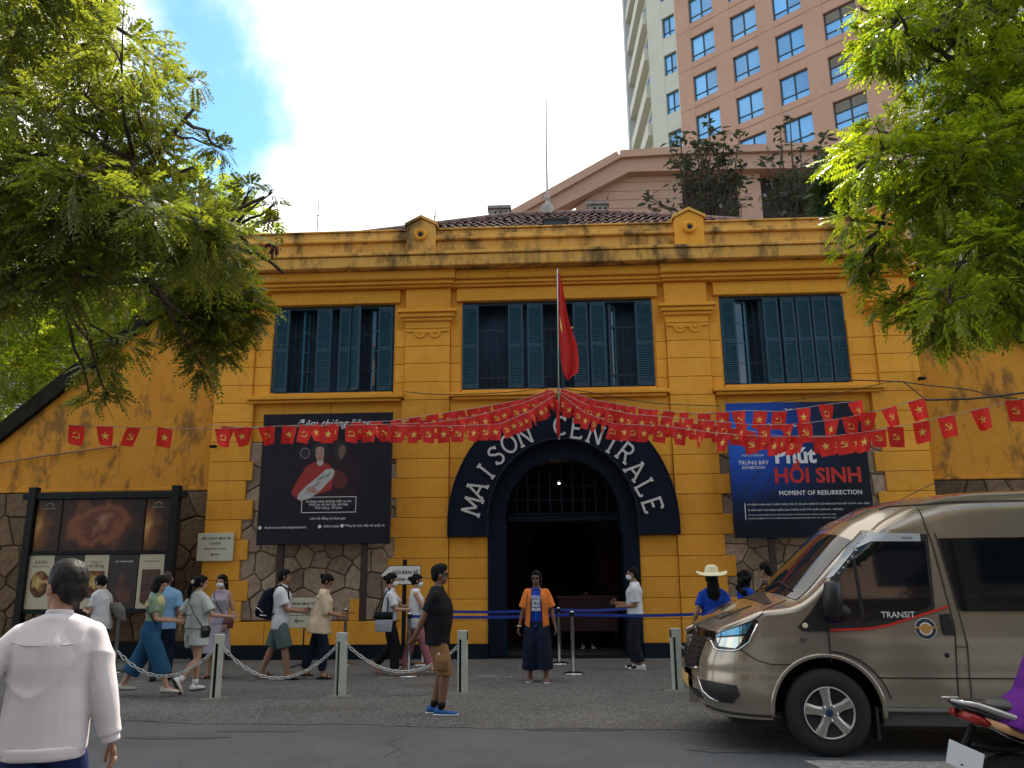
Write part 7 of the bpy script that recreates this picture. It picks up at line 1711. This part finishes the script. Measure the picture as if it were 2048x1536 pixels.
mb = MB(); mb.box(-.03, .11, .385, .395, 1.035, 1.175, Matrix.Rotation(R(-35), 4, 'X') @ Matrix.Translation((0, -.25, .22))); o = carried('phone', 'black phone held in both hands by the woman in the blue skirt', 'phone', t, MB(), M_black) if False else None
mb = MB(); mb.box(-.02, .06, .40, .53, 1.055, 1.065); carried('phone', 'black phone held by the walking woman in the long blue skirt', 'phone', t, mb, mat('phone_black', (.01, .01, .012), .15))
strap('crossbody_strap', LEATHER, t, [d['T'](.10, -.09, .50), d['T'](.16, -.06, .3), d['T'](.14, .10, .12)], .008)
# 4 man in light blue shirt
p = gr(352, 1352)
person('man in light blue shirt and dark trousers facing the wall behind the ponytail girl', p.x, 12.9, R(12), 1.66, SK_T, False, 1.0, top=dict(m=cloth('sky_blue', (.22, .40, .62)), sleeve=.75, hem=-.10, loose=.03, sl_loose=.025, collar=True), bottom=dict(kind='pants', m=NAVY, to=.97, loose=.02), hair='bald', hairmat=mat('cropped_hair', (.04, .03, .025), .8), shoes=dict(m=LEATHER, sole=BLACKC))
# 5 ponytail girl in pale playsuit
p = gr(370, 1386); PALE = cloth('pale_mint', (.46, .50, .46))
t, d = person('girl with ponytail in pale short playsuit and white trainers walking away', p.x+.04, 11.75, R(-28), 1.60, SK_L, True, .95, head=(R(-35), -.05), feet=((-.06, .10, .08), (.10, -.30, .18)), hands=((-.20, .10, .88), (.42, .22, 1.02)), elbow=((-.5, -1, 0), (.2, -.6, -1)), top=dict(m=PALE, sleeve=.78, hem=.02, loose=.024, sl_loose=.03, flare=.02, collar=True), bottom=dict(kind='shorts', m=PALE, to=.27, loose=.045, waist=.14, name='playsuit_shorts'), hair='pony', shoes=dict(m=SH_W['m'], sole=SH_W['sole'], sock=W_TEE, sockh=.2))
mb = MB(); mb.ell(d['hd'](0, -.115, .015), (.032,)*3); part('scrunchie', mb, cloth('cream', (.55, .50, .40)), t, True)
mb = MB(); mb.loft([((.20, .0, .74), (.02, 0, 0), (0, .07, 0)), ((.21, 0, .84), (.035, 0, 0), (0, .09, 0)), ((.20, 0, .90), (.02, 0, 0), (0, .06, 0))], n=12); st = MB(); st.tube([(.20, -.05, .88), (.12, -.14, 1.05), (-.05, -.13, 1.22), (-.10, -.02, 1.36)], .007, 6); carried('crossbody_bag', 'small round black crossbody bag on the hip of the ponytail girl', 'bag', t, mb, LEATHER, .01, parts=(('strap', st, LEATHER),))
# 6 woman in lavender dress facing the camera
p = gr(478, 1340); LAV = cloth('lavender', (.42, .36, .44))
t, d = person('masked woman in sleeveless lavender dress facing the street with brown crossbody bag', p.x, 13.3, R(172), 1.60, SK_L, True, 1.0, head=(0, -.03), feet=((-.09, 0, .07), (.09, .08, .07)), hands=((-.20, .10, .82), (.26, .06, .80)), top=dict(m=LAV, sleeve=0, hem=-.02, loose=.016, name='dress_top'), bottom=dict(kind='skirt', m=LAV, to=.38, flare=.07, waist=.16, name='dress_skirt', wr=2), hair='shoulder', mask=True, shoes=dict(kind='sandal', m=LEATHER))
mb = MB(); mb.loft([((-.21, .09, .76), (.08, 0, 0), (0, .03, 0)), ((-.21, .09, .86), (.095, 0, 0), (0, .04, 0)), ((-.21, .09, .93), (.08, 0, 0), (0, .025, 0))], n=14); st = MB(); st.tube([(-.15, .08, .92), (-.02, .145, 1.12), (.08, .11, 1.28), (.11, .0, 1.36)], .008, 6); carried('crossbody_bag', 'brown leather crossbody bag on the woman in the lavender dress', 'bag', t, mb, mat('brown_leather', (.10, .028, .018), .5), .01, parts=(('strap', st, LEATHER),))
# 7 boy with backpack
p = gr(562, 1352)
t, d = person('boy in white polo and grey-green shorts carrying a navy backpack, facing right', p.x+.08, 13.05, R(-80), 1.68, SK_T, False, .95, head=(0, .12), feet=((-.10, -.28, .08), (.10, .16, .08)), hands=((-.08, .34, 1.03), (.12, .34, 1.02)), elbow=((-.3, -1, -.6), (.3, -1, -.6)), top=dict(m=W_TEE, sleeve=.72, hem=-.13, loose=.03, sl_loose=.028, collar=True), bottom=dict(kind='shorts', m=cloth('grey_green', (.10, .14, .13)), to=.50, loose=.035), hair='fringe', shoes=dict(kind='sandal', m=BLACKC))
mb = MB(); mb.loft([((0, -.16, .90), (.13, 0, 0), (0, .05, 0)), ((0, -.24, .94), (.15, 0, 0), (0, .11, 0)), ((0, -.25, 1.15), (.155, 0, 0), (0, .12, 0)), ((0, -.21, 1.32), (.14, 0, 0), (0, .09, 0)), ((0, -.17, 1.39), (.08, 0, 0), (0, .04, 0))], n=18)
pk = MB(); pk.loft([((0, -.36, .95), (.10, 0, 0), (0, .025, 0)), ((0, -.375, 1.03), (.11, 0, 0), (0, .03, 0)), ((0, -.36, 1.12), (.09, 0, 0), (0, .02, 0))], n=14); st = MB()
for s in (-1, 1): st.tube([(s*.09, -.14, 1.38), (s*.11, -.02, 1.44), (s*.12, .11, 1.36), (s*.14, .13, 1.2), (s*.15, .02, 1.02), (s*.12, -.14, .98)], .016, 6)
wt = MB(); wt.tube([(.10, -.38, 1.10), (.15, -.33, 1.08), (.16, -.26, 1.02)], .007, 5); wt.tube([(.155, -.30, .98), (.165, -.2, .97)], .008, 5)
carried('backpack', 'navy backpack with white piping on the back of the boy in shorts', 'backpack', t, mb, cloth('backpack_navy', (.008, .010, .022)), .012, .003, parts=(('front_pocket', pk, MATS['cloth_backpack_navy']), ('strap', st, BLACKC), ('piping', wt, M_white)))
mb = MB(); mb.box(.02, .10, .42, .56, 1.055, 1.066); carried('phone', 'black phone held out by the boy with the backpack', 'phone', t, mb, mat('phone_black', (.01, .01, .012), .15))
# 8 woman in cream blouse looking down
p = gr(658, 1350); CRM = cloth('cream_linen', (.60, .47, .33))
t, d = person('woman in loose cream ruffled blouse and navy trousers looking down at her phone', p.x-.05, 13.1, R(-84), 1.60, SK_T, True, 1.0, lean=.10, head=(0, -.55), feet=((-.08, -.26, .09), (.08, .06, .08)), hands=((-.04, .32, .96), (.10, .33, .95)), elbow=((-.3, -1, -.6), (.3, -1, -.6)), top=dict(m=CRM, sleeve=1.12, hem=-.16, loose=.03, sl_loose=.030, flare=.05, name='blouse', wr=1.5), bottom=dict(kind='pants', m=NAVY, to=.93, loose=.014), hair='bun', shoes=dict(kind='sandal', m=BLACKC))
mb = MB(); Tt = d['T']; k = d['k']
for rr, zz in ((.175, .44), (.10, .50)): mb.loft([(Tt(0, -.01, zz-.035), d['RX']*(rr+.02)*k, d['RY']*(rr*.66+.02)*k), (Tt(0, -.01, zz), d['RX']*rr*k, d['RY']*rr*.62*k)], n=24)
blob('ruffle_collar', mb, CRM, t, .010, .008)
mb = MB(); mb.ell(d['hd'](0, -.11, .03), (.025, .02, .03)); part('hair_clip', mb, cloth('pink', (.5, .3, .3)), t, True)
mb = MB(); mb.box(-.01, .07, .40, .53, .985, .996); carried('phone', 'dark phone held low by the woman in the cream blouse', 'phone', t, mb, mat('phone_black', (.01, .01, .012), .15))
# 9 woman with tote bag
p = gr(795, 1338)
t, d = person('masked woman in white t-shirt and long black trousers with a two-tone tote bag', p.x, 13.55, R(-84), 1.60, SK_L, True, .95, head=(0, -.10), feet=((-.08, -.22, .16), (.08, .10, .08)), hands=((-.06, .40, 1.05), (.12, .34, 1.02)), elbow=((-.3, -1, -.6), (.3, -1, -.6)), top=dict(m=W_TEE, sleeve=.78, hem=.0, loose=.022, sl_loose=.024), bottom=dict(kind='wide', m=BLACKC, to=.97, loose=.02, waist=.14), hair='bun', mask=True, shoes=dict(kind='sandal', m=mat('tan_sandal', (.42, .30, .2), .7)))
mb = MB(); mb.loft([((.20, -.08, .68), (.03, 0, 0), (0, .13, 0)), ((.20, -.08, .80), (.045, 0, 0), (0, .145, 0)), ((.20, -.08, .875), (.035, 0, 0), (0, .15, 0))], n=16); m2 = MB(); m2.loft([((.20, -.08, .87), (.036, 0, 0), (0, .152, 0)), ((.20, -.08, .99), (.022, 0, 0), (0, .148, 0))], n=16)
st = MB(); st.tube([(.19, -.15, .98), (.17, -.08, 1.25), (.14, -.02, 1.37), (.10, .02, 1.35)], .011, 6); st.tube([(.20, -.02, .98), (.19, -.02, 1.2), (.15, .0, 1.37)], .011, 6); carried('tote_bag', 'grey tote bag with black top hanging from the shoulder of the masked woman', 'bag', t, mb, cloth('light_grey_canvas', (.38, .40, .44)), .01, parts=(('black_top', m2, BLACKC), ('strap', st, BLACKC)))
# 10 woman in pink trousers
p = gr(846, 1338)
t, d = person('masked woman in white sleeveless top and dusky pink trousers, facing right', p.x-.03, 13.6, R(-78), 1.58, SK_L, True, .95, head=(0, -.10), feet=((-.06, -.18, .08), (.10, .26, .09)), hands=((-.04, .36, 1.03), (.12, .36, 1.04)), elbow=((-.3, -1, -.6), (.3, -1, -.6)), top=dict(m=W_TEE, sleeve=0, hem=-.12, loose=.022), bottom=dict(kind='pants', m=cloth('dusky_pink', (.36, .13, .15)), to=.93, loose=.016), hair='bun', mask=True, shoes=dict(kind='sandal', m=mat('tan_sandal', (.42, .30, .2), .7)))
# 11 man in black t-shirt
p = gr(880, 1424)
KH = cloth('brown_cargo', (.26, .135, .060), var=.25, vs=9)
t, d = person('man in black t-shirt and brown cargo shorts standing in profile, hands behind back', p.x-.02, 9.92, R(-86), 1.70, SK_D, False, 1.22, head=(0, .02), feet=((-.06, -.04, .08), (.09, .06, .08)), hands=((-.06, -.26, .90), (.06, -.27, .86)), elbow=((-1, -.6, 0), (1, -.5, 0)), top=dict(m=BLACKC, sleeve=.72, hem=-.12, loose=.034, sl_loose=.022, wr=.6), bottom=dict(kind='shorts', m=KH, to=.55, loose=.030, wr=1.2), hair='quiff', glasses='clear', shoes=dict(m=mat('royal_blue_knit', (.012, .09, .30), .7), sole=M_white, sock=BLACKC, sockh=.22), vox=.010, palms=((.3, 0, 1), (-.3, 0, 1)))
mb = MB(); kn = d['kn'][1]; hp = Vector((.1, .02, .82)); c = hp.lerp(kn, .62); mb.loft([(c+Vector((.095, .0, -.11)), (.02, 0, 0), (0, .085, 0)), (c+Vector((.10, .0, 0)), (.028, 0, 0), (0, .09, 0)), (c+Vector((.085, .0, .07)), (.02, 0, 0), (0, .085, 0))], n=12); blob('cargo_pocket', mb, KH, t, .010, .006)
mb = MB(); mb.ell((c.x+.108, .03, c.z+.075), (.008, .014, .014)); part('pocket_handkerchief', mb, M_white, t, True)
mb = MB(); mb.ell((.0, .165, 1.08), (.05, .012, .05), None, 12, 8); part('shirt_print', mb, mat('white_print', (.68, .68, .68), .6), t, True)
# 12 woman in orange shirt
p = gr(1076, 1360); ORG = cloth('orange', (.75, .20, .035))
t, d = person('woman in orange open shirt, blue top and dark wide trousers in front of the gateway', p.x, 12.75, R(177), 1.62, SK_D, True, 1.28, head=(R(-8), .02), feet=((-.13, .06, .07), (.12, -.02, .07)), hands=((-.28, .04, .80), (.27, .03, .78)), top=dict(m=cloth('royal_blue', (.010, .055, .38)), sleeve=0, hem=-.08, loose=.003, neck=.53, name='vest'), bottom=dict(kind='wide', m=NAVY, to=.86, loose=.055, wr=1.5, waist=0), hair='shoulder', glasses='sun', shoes=dict(m=cloth('mauve_knit', (.18, .08, .09)), sole=M_white), vox=.010)
Tt = d['T']; k = d['k']
for s in (-1, 1):
    mb = MB(); R_ = []
    for z, rx, ry, c0 in ((-.13 if s < 0 else -.08, .20, .15, .60), (.0, .20, .15, .55), (.15, .190, .140, .50), (.30, .205, .158, .45), (.40, .195, .150, .42), (.48, .175, .10, .45), (.53, .085, .07, .5)):
        # each half of the open shirt: an arc shell from the front edge round to the back
        R_.append((z, rx, ry, c0))
    n = 14; V = []
    for z, rx, ry, c0 in R_:
        for j in range(n+1):
            a = R(90-s*0)-0; a0 = c0 if z > -.2 else c0; th = math.pi/2-s*(a0+(math.pi-a0)*j/n); V.append(Tt(math.cos(th)*rx, math.sin(th)*ry, z))
        for j in range(n, -1, -1):
            th = math.pi/2-s*(c0+(math.pi-c0)*j/n); V.append(Tt(math.cos(th)*(rx-.015), math.sin(th)*(ry-.015), z))
    q = 2*(n+1); F = [(i*q+j, i*q+(j+1) % q, (i+1)*q+(j+1) % q, (i+1)*q+j) for i in range(len(R_)-1) for j in range(q)]+[tuple(range(q-1, -1, -1)), tuple((len(R_)-1)*q+j for j in range(q))]
    mb.add(V, F); i = 0 if s < 0 else 1; S_, E_ = d['sh'][i], d['el'][i]; e = S_.lerp(E_, .85); mb.ell(S_, (.068*k,)*3); mb.tube([S_, S_.lerp(e, .5), e], [.068*k, .078*k, .088*k], 14); blob('open_shirt', mb, ORG, t, .010, .006)
T_ = MB(); Rz = Matrix.Rotation(math.pi, 4, 'Z')
for s, z in (('OTAL', 1.225), ('UPER', 1.165), ('ENIU', 1.105), ('MOM', 1.045)): v, f = text_mb(s, .066, 'CENTER', .003, 0, .85, 0); T_.add([(-p_[0], .158+.006-abs(p_[0])*.25, z+p_[1]) for p_ in v], [tuple(reversed(q)) for q in f])
lt = part('shirt_lettering', T_, mat('white_print', (.68, .68, .68), .6), t)
mb = MB(); mb.tube([d['wr'][1]+Vector((.032*math.cos(a), .032*math.sin(a), .01)) for a in [2*math.pi*i/12 for i in range(13)]], .008, 5); part('bracelet', mb, M_white, t, True)
strap('bag_strap', LEATHER, t, [Tt(.13, .02, .51), Tt(.145, .15, .36), Tt(.16, .16, .15), Tt(.17, .15, .02)], .006)
# 13 masked boy by the gate
p = gr(1272, 1334)
person('masked boy in white t-shirt and dark trousers facing left at the right gate jamb', p.x, 14.2, R(82), 1.66, SK_T, False, .92, head=(R(5), 0), feet=((-.08, -.05, .08), (.09, .02, .08)), hands=((-.10, .22, 1.02), (.14, .30, 1.06)), elbow=((-.3, -1, -.6), (.3, -1, -.6)), top=dict(m=W_TEE, sleeve=.8, hem=-.0, loose=.026, sl_loose=.026), bottom=dict(kind='wide', m=cloth('charcoal', (.018, .017, .028)), to=.95, loose=.03, waist=.12), hair='short', mask=True, shoes=dict(m=mat('white_shoe', (.66, .66, .64), .5), sole=M_white, patch=BLACKC))
# 14 clerk inside the gateway
p = at(1172, 1190, 17.9)
person('dim seated person in pale shirt behind the red desk inside the gateway', p.x, 18.0, R(180), 1.60, SK_T, True, 1, hipz=.29, feet=((-.10, .35, .08), (.10, .35, .08)), hands=((-.15, .28, .90), (.15, .28, .90)), top=dict(m=W_TEE, sleeve=.7, hem=-.05), bottom=dict(kind='pants', m=NAVY, to=.95), hair='bun', shoes=SH_W)
t = thing('stool', 'plain stool behind the red desk inside the gateway', 'stool', (p.x, 18.0, .03)); mb = MB(); mb.lathe([(.17, .36), (.18, .38), (.17, .40)], 16); part('seat', mb, M_black, t)
for a in (.8, 2.4, 3.9, 5.5): mb = MB(); mb.tube([(.12*math.cos(a), .12*math.sin(a), .37), (.17*math.cos(a), .17*math.sin(a), 0)], .012, 6); part('leg', mb, M_black, t)
# 15 woman with straw hat
p = at(1430, 1250, 11.2); RBL = cloth('royal_blue', (.010, .055, .38))
t, d = person('woman in wide cream sun hat and blue t-shirt standing behind the van nose', p.x, 11.2, R(-4), 1.62, SK_T, True, 1.15, hands=((-.26, .05, .84), (.24, .05, .84)), top=dict(m=RBL, sleeve=.6, hem=-.1, loose=.02), bottom=dict(kind='pants', m=NAVY, to=.95), hair='long', shoes=SH_W)
mb = MB(); mb.lathe([(.0, .165), (.055, .160), (.088, .125), (.098, .065), (.104, .055), (.15, .045), (.215, .035), (.217, .028), (.15, .036), (.10, .045)], 28)
V = []
for x_, y_, z_ in mb.v:
    r_ = math.hypot(x_, y_); a = math.atan2(y_, x_); V.append(d['hd'](x_, y_-.01, z_+(.035*math.cos(2*a)+.015*math.sin(3*a))*max(0, (r_-.11)/.1)+.02))
hb = MB(); hb.add(V, mb.f[:-2]); part('sun_hat', hb, mat('cream_straw', (.72, .64, .42), .8, bump=.3, bscale=90), t, True)
# 16, 17 pair behind the van
p = at(1496, 1250, 12.1)
person('curly haired woman in blue top seen in profile behind the van windscreen', p.x, 12.1, R(-70), 1.60, SK_D, True, 1.1, head=(0, -.1), hands=((-.1, .3, 1.0), (.1, .3, 1.0)), top=dict(m=RBL, sleeve=.6, hem=-.1), bottom=dict(kind='pants', m=NAVY, to=.95), hair='curly', shoes=SH_W)
p = at(1538, 1200, 12.5)
person('dark haired man looking left behind the van windscreen', p.x, 12.5, R(60), 1.70, SK_T, False, 1.0, head=(0, -.15), hands=((-.1, .3, 1.0), (.1, .3, 1.0)), top=dict(m=cloth('dark_grey', (.05, .05, .06)), sleeve=.6, hem=-.1), bottom=dict(kind='pants', m=NAVY, to=.95), hair='short', shoes=SH_W)

# ================================================================== SCOOTER AND RIDER
bx, by = at(1885, 1400, 5.2).x, 5.15
sc_ = thing('motor_scooter', 'black scooter with silver tail trim and white plate leaving at the right edge', 'scooter', (bx, by, 0), R(3))
M_gb = mat('gloss_black', (.010, .010, .012), .18, coat=.6)
def hull(name, rings, m, par=sc_, n=14): mb = MB(); mb.loft(rings, n=n); return part(name, mb, m, par, True)
hull('tail_fairing', [((.02, 0, .86), (0, .03, 0), (.01, 0, .012)), ((.12, 0, .82), (0, .10, 0), (.01, 0, .05)), ((.35, 0, .74), (0, .15, 0), (.02, 0, .09)), ((.65, 0, .64), (0, .17, 0), (0, 0, .12)), ((.95, 0, .50), (0, .15, 0), (0, 0, .12))], M_gb)
hull('seat', [((.22, 0, .83), (0, .09, 0), (0, 0, .03)), ((.40, 0, .82), (0, .15, 0), (0, 0, .05)), ((.75, 0, .78), (0, .16, 0), (0, 0, .05)), ((1.0, 0, .74), (0, .10, 0), (0, 0, .05))], mat('seat_vinyl', (.02, .02, .022), .5))
for s in (-1, 1):
    mb = MB(); mb.tube([(.0, s*.045, .865), (.12, s*.115, .845), (.35, s*.175, .76), (.62, s*.185, .655)], [.008, .018, .022, .012], 8); part('silver_trim', mb, mat('satin_silver', (.38, .37, .36), .3, metal=.7), sc_, True)
    mb = MB(); mb.loft([((.05, s*.05, .79), (0, .03, 0), (.01, 0, .02)), ((.10, s*.085, .77), (0, .035, 0), (.01, 0, .028)), ((.17, s*.115, .745), (0, .02, 0), (.01, 0, .02))], n=10); part('tail_lamp', mb, mat('red_lens', (.25, .008, .006), .15), sc_, True)
    mb = MB(); mb.loft([((.15, s*.10, .765), (0, .02, 0), (.01, 0, .014)), ((.24, s*.145, .725), (0, .025, 0), (.01, 0, .024)), ((.36, s*.165, .67), (0, .012, 0), (.01, 0, .012))], n=10); part('turn_lamp', mb, mat('amber_lens', (.55, .30, .15), .15), sc_, True)
mb = MB(); mb.box(-.095, .095, -.004, .004, -.07, .07); o = part('number_plate', mb, mat('white_plate', (.66, .68, .70), .5), sc_); o.location = (.05, -.03, .545); o.rotation_euler = (R(8), R(18), R(-48))
mb = MB(); mb.tube([(.14, 0, .72), (.08, 0, .62), (.05, 0, .50)], .022, 8); part('plate_bracket', mb, M_black, sc_)
hull('rear_mudguard', [((.10, 0, .62), (0, .05, 0), (.01, 0, .02)), ((.22, 0, .60), (0, .07, 0), (0, 0, .03)), ((.40, 0, .60), (0, .07, 0), (0, 0, .02))], M_black)
for wx_, nm in ((.32, 'rear_wheel'), (1.56, 'front_wheel')):
    mb = MB(); mb.lathe([(.20, -.045), (.27, -.04), (.285, 0), (.27, .04), (.20, .045)], 32, (0, 0, 0), 'y'); w_ = part(nm, mb, M_tyre, sc_, True); w_.location = (wx_, 0, .285)
    mb = MB(); mb.lathe([(.20, -.03), (.20, .03)], 24, (0, 0, 0), 'y'); 
    for k_ in range(5): a = 2*math.pi*k_/5; mb.tube([(0, 0, 0), (.2*math.cos(a), 0, .2*math.sin(a))], .018, 6)
    part('rim', mb, M_alloy, w_, True)
mb = MB(); mb.tube([(.30, -.13, .28), (.55, -.14, .30), (.80, -.10, .36)], [.05, .06, .03], 10); part('exhaust', mb, M_alloy, sc_, True)
hull('engine_case', [((.30, .09, .29), (0, .04, 0), (0, 0, .08)), ((.60, .08, .34), (0, .06, 0), (0, 0, .10)), ((.9, .05, .38), (0, .04, 0), (0, 0, .06))], M_black)
hull('footboard', [((.85, 0, .36), (0, .16, 0), (0, 0, .05)), ((1.15, 0, .33), (0, .15, 0), (0, 0, .04)), ((1.30, 0, .42), (0, .16, 0), (.02, 0, .05))], M_gb)
hull('front_shield', [((1.26, 0, .40), (.03, 0, 0), (0, .17, 0)), ((1.34, 0, .70), (.03, 0, 0), (0, .20, 0)), ((1.32, 0, .92), (.05, 0, 0), (0, .12, 0)), ((1.28, 0, 1.0), (.06, 0, 0), (0, .08, 0))], M_gb)
mb = MB(); mb.tube([(1.34, 0, .9), (1.56, 0, .285)], .03, 8); part('fork', mb, M_alloy, sc_); mb = MB(); mb.tube([(1.18, -.33, 1.0), (1.27, -.15, 1.03), (1.29, 0, 1.0), (1.27, .15, 1.03), (1.18, .33, 1.0)], .016, 8); part('handlebar', mb, M_black, sc_, True)
for s in (-1, 1): mb = MB(); mb.tube([(1.24, s*.2, 1.02), (1.26, s*.28, 1.2)], .007, 6); mb.ell((1.25, s*.30, 1.24), (.015, .06, .035)); part('mirror', mb, M_black, sc_, True)
hull('front_mudguard', [((1.36, 0, .50), (0, .05, 0), (0, 0, .03)), ((1.55, 0, .60), (0, .06, 0), (0, 0, .02)), ((1.76, 0, .48), (0, .05, 0), (0, 0, .02))], M_gb)
t, d = person('rider in purple hooded jacket on the scooter at the right edge', bx+.53, by, R(-87), 1.60, SK_L, True, 1.05, lean=.35, hipz=.50, feet=((-.15, .42, .42), (.15, .42, .42)), hands=((-.30, .50, 1.06), (.30, .50, 1.06)), elbow=((-1, -.6, -.6), (1, -.6, -.8)), top=dict(m=cloth('purple', (.11, .016, .20)), sleeve=1.95, hem=-.14, loose=.03, sl_loose=.028, name='jacket', wr=1.6), bottom=dict(kind='pants', m=NAVY, to=.95), hair='short', shoes=SH_W)
mb = MB(); mb.ell(d['hd'](0, -.01, .045), (.125, .14, .115), d['R3']); part('helmet', mb, mat('white_helmet', (.6, .6, .6), .2), t, True)
mb = MB(); Tt = d['T']; mb.loft([(Tt(0, -.20, -.16), d['RX']*.2, d['RY']*.10), (Tt(0, -.10, -.05), d['RX']*.19, d['RY']*.14), (Tt(0, 0, .1), d['RX']*.17, d['RY']*.13)], n=18); blob('jacket_tail', mb, MATS['cloth_purple'], t, .012, .008)
flush()
# ================================================================== ACROSS THE STREET (behind the camera, seen only in glass and paint)
def far_house(label, x0, x1, y, h, m, seed):
    t = thing('street_house', label, 'building', ((x0+x1)/2, y, 0), group='houses across the street')
    mb = MB(); mb.box(x0, x1, y-8, y, 0, h); part('wall', mb, m, t, world=True)
    mb = MB(); mb.box(x0-.15, x1+.15, y-8, y+.5, h, h+.25); part('roof_slab', mb, m, t, world=True)
    r = random.Random(seed); n = max(2, int((x1-x0)/2.4)); w_ = (x1-x0)/n
    for j in range(int(h/3.4)):
        for i in range(n):
            xa = x0+w_*(i+.2); z = .2 if j == 0 else 3.4*j+.8
            mb = MB(); mb.box(xa, xa+w_*.6, y, y+.05, z, z+(2.5 if j == 0 else 1.7)); part('window' if j else 'shopfront', mb, M_dark if r.random() < .7 else M_shutd, t, world=True)
        if j: mb = MB(); mb.box(x0+.3, x1-.3, y+.05, y+.9, 3.4*j+.1, 3.4*j+.25); part('balcony', mb, m, t, world=True)
far_house('cream shop house across the street on the left', -26, -15, -12, 11, mat('cream_render', (.42, .36, .26), .9, var=.2, vscale=.8), 1)
far_house('ochre three storey house across the street', -14.9, -6, -12.3, 14, mat('dull_ochre_render', (.40, .26, .10), .9, var=.2, vscale=.8), 2)
far_house('grey narrow house directly across the street', -5.9, 1, -12, 17, mat('grey_house_render', (.30, .29, .27), .9, var=.2, vscale=.8), 3)
far_house('pale pink house across the street on the right', 1.1, 10, -12.2, 12, mat('pink_house_render', (.40, .28, .22), .9, var=.2, vscale=.8), 4)
far_house('cream corner house across the street at far right', 10.1, 24, -12, 15, mat('cream_render', (.42, .36, .26), .9), 5)
for i, (x, y, h, q) in enumerate([(-9.5, -8.5, 7.5, 3.2), (3.2, -8.2, 7.0, 3.4), (13, -8.4, 7.5, 3.4)]):
    t = thing('street_tree', ['broad tree across the street at left', 'broad tree across the street behind the camera', 'broad tree across the street at right'][i], 'tree', (x, y, 0), group='street trees')
    mb = MB(); mb.tube([(0, 0, -.1), (0, 0, 1), (.1, .1, 4), (.2, .1, 7)], [.4, .3, .25, .1], 10); part('trunk', mb, M_bark, t, True)
    rs = np.random.RandomState(60+i); n = 3200; dd_ = rs.normal(0, 1, (n, 3)); dd_ /= np.linalg.norm(dd_, axis=1, keepdims=True); P = dd_*(q*rs.uniform(.35, 1, n)**.5)[:, None]*np.array([1, .9, .75])+np.array([0, 0, h]); D = dd_+rs.normal(0, .4, (n, 3))
    me = fronds_mesh('crown', P, D, .75*rs.uniform(.7, 1.2, n), 70+i, M_leafL, pairs=3, lw=.5); link('crown', me, t)
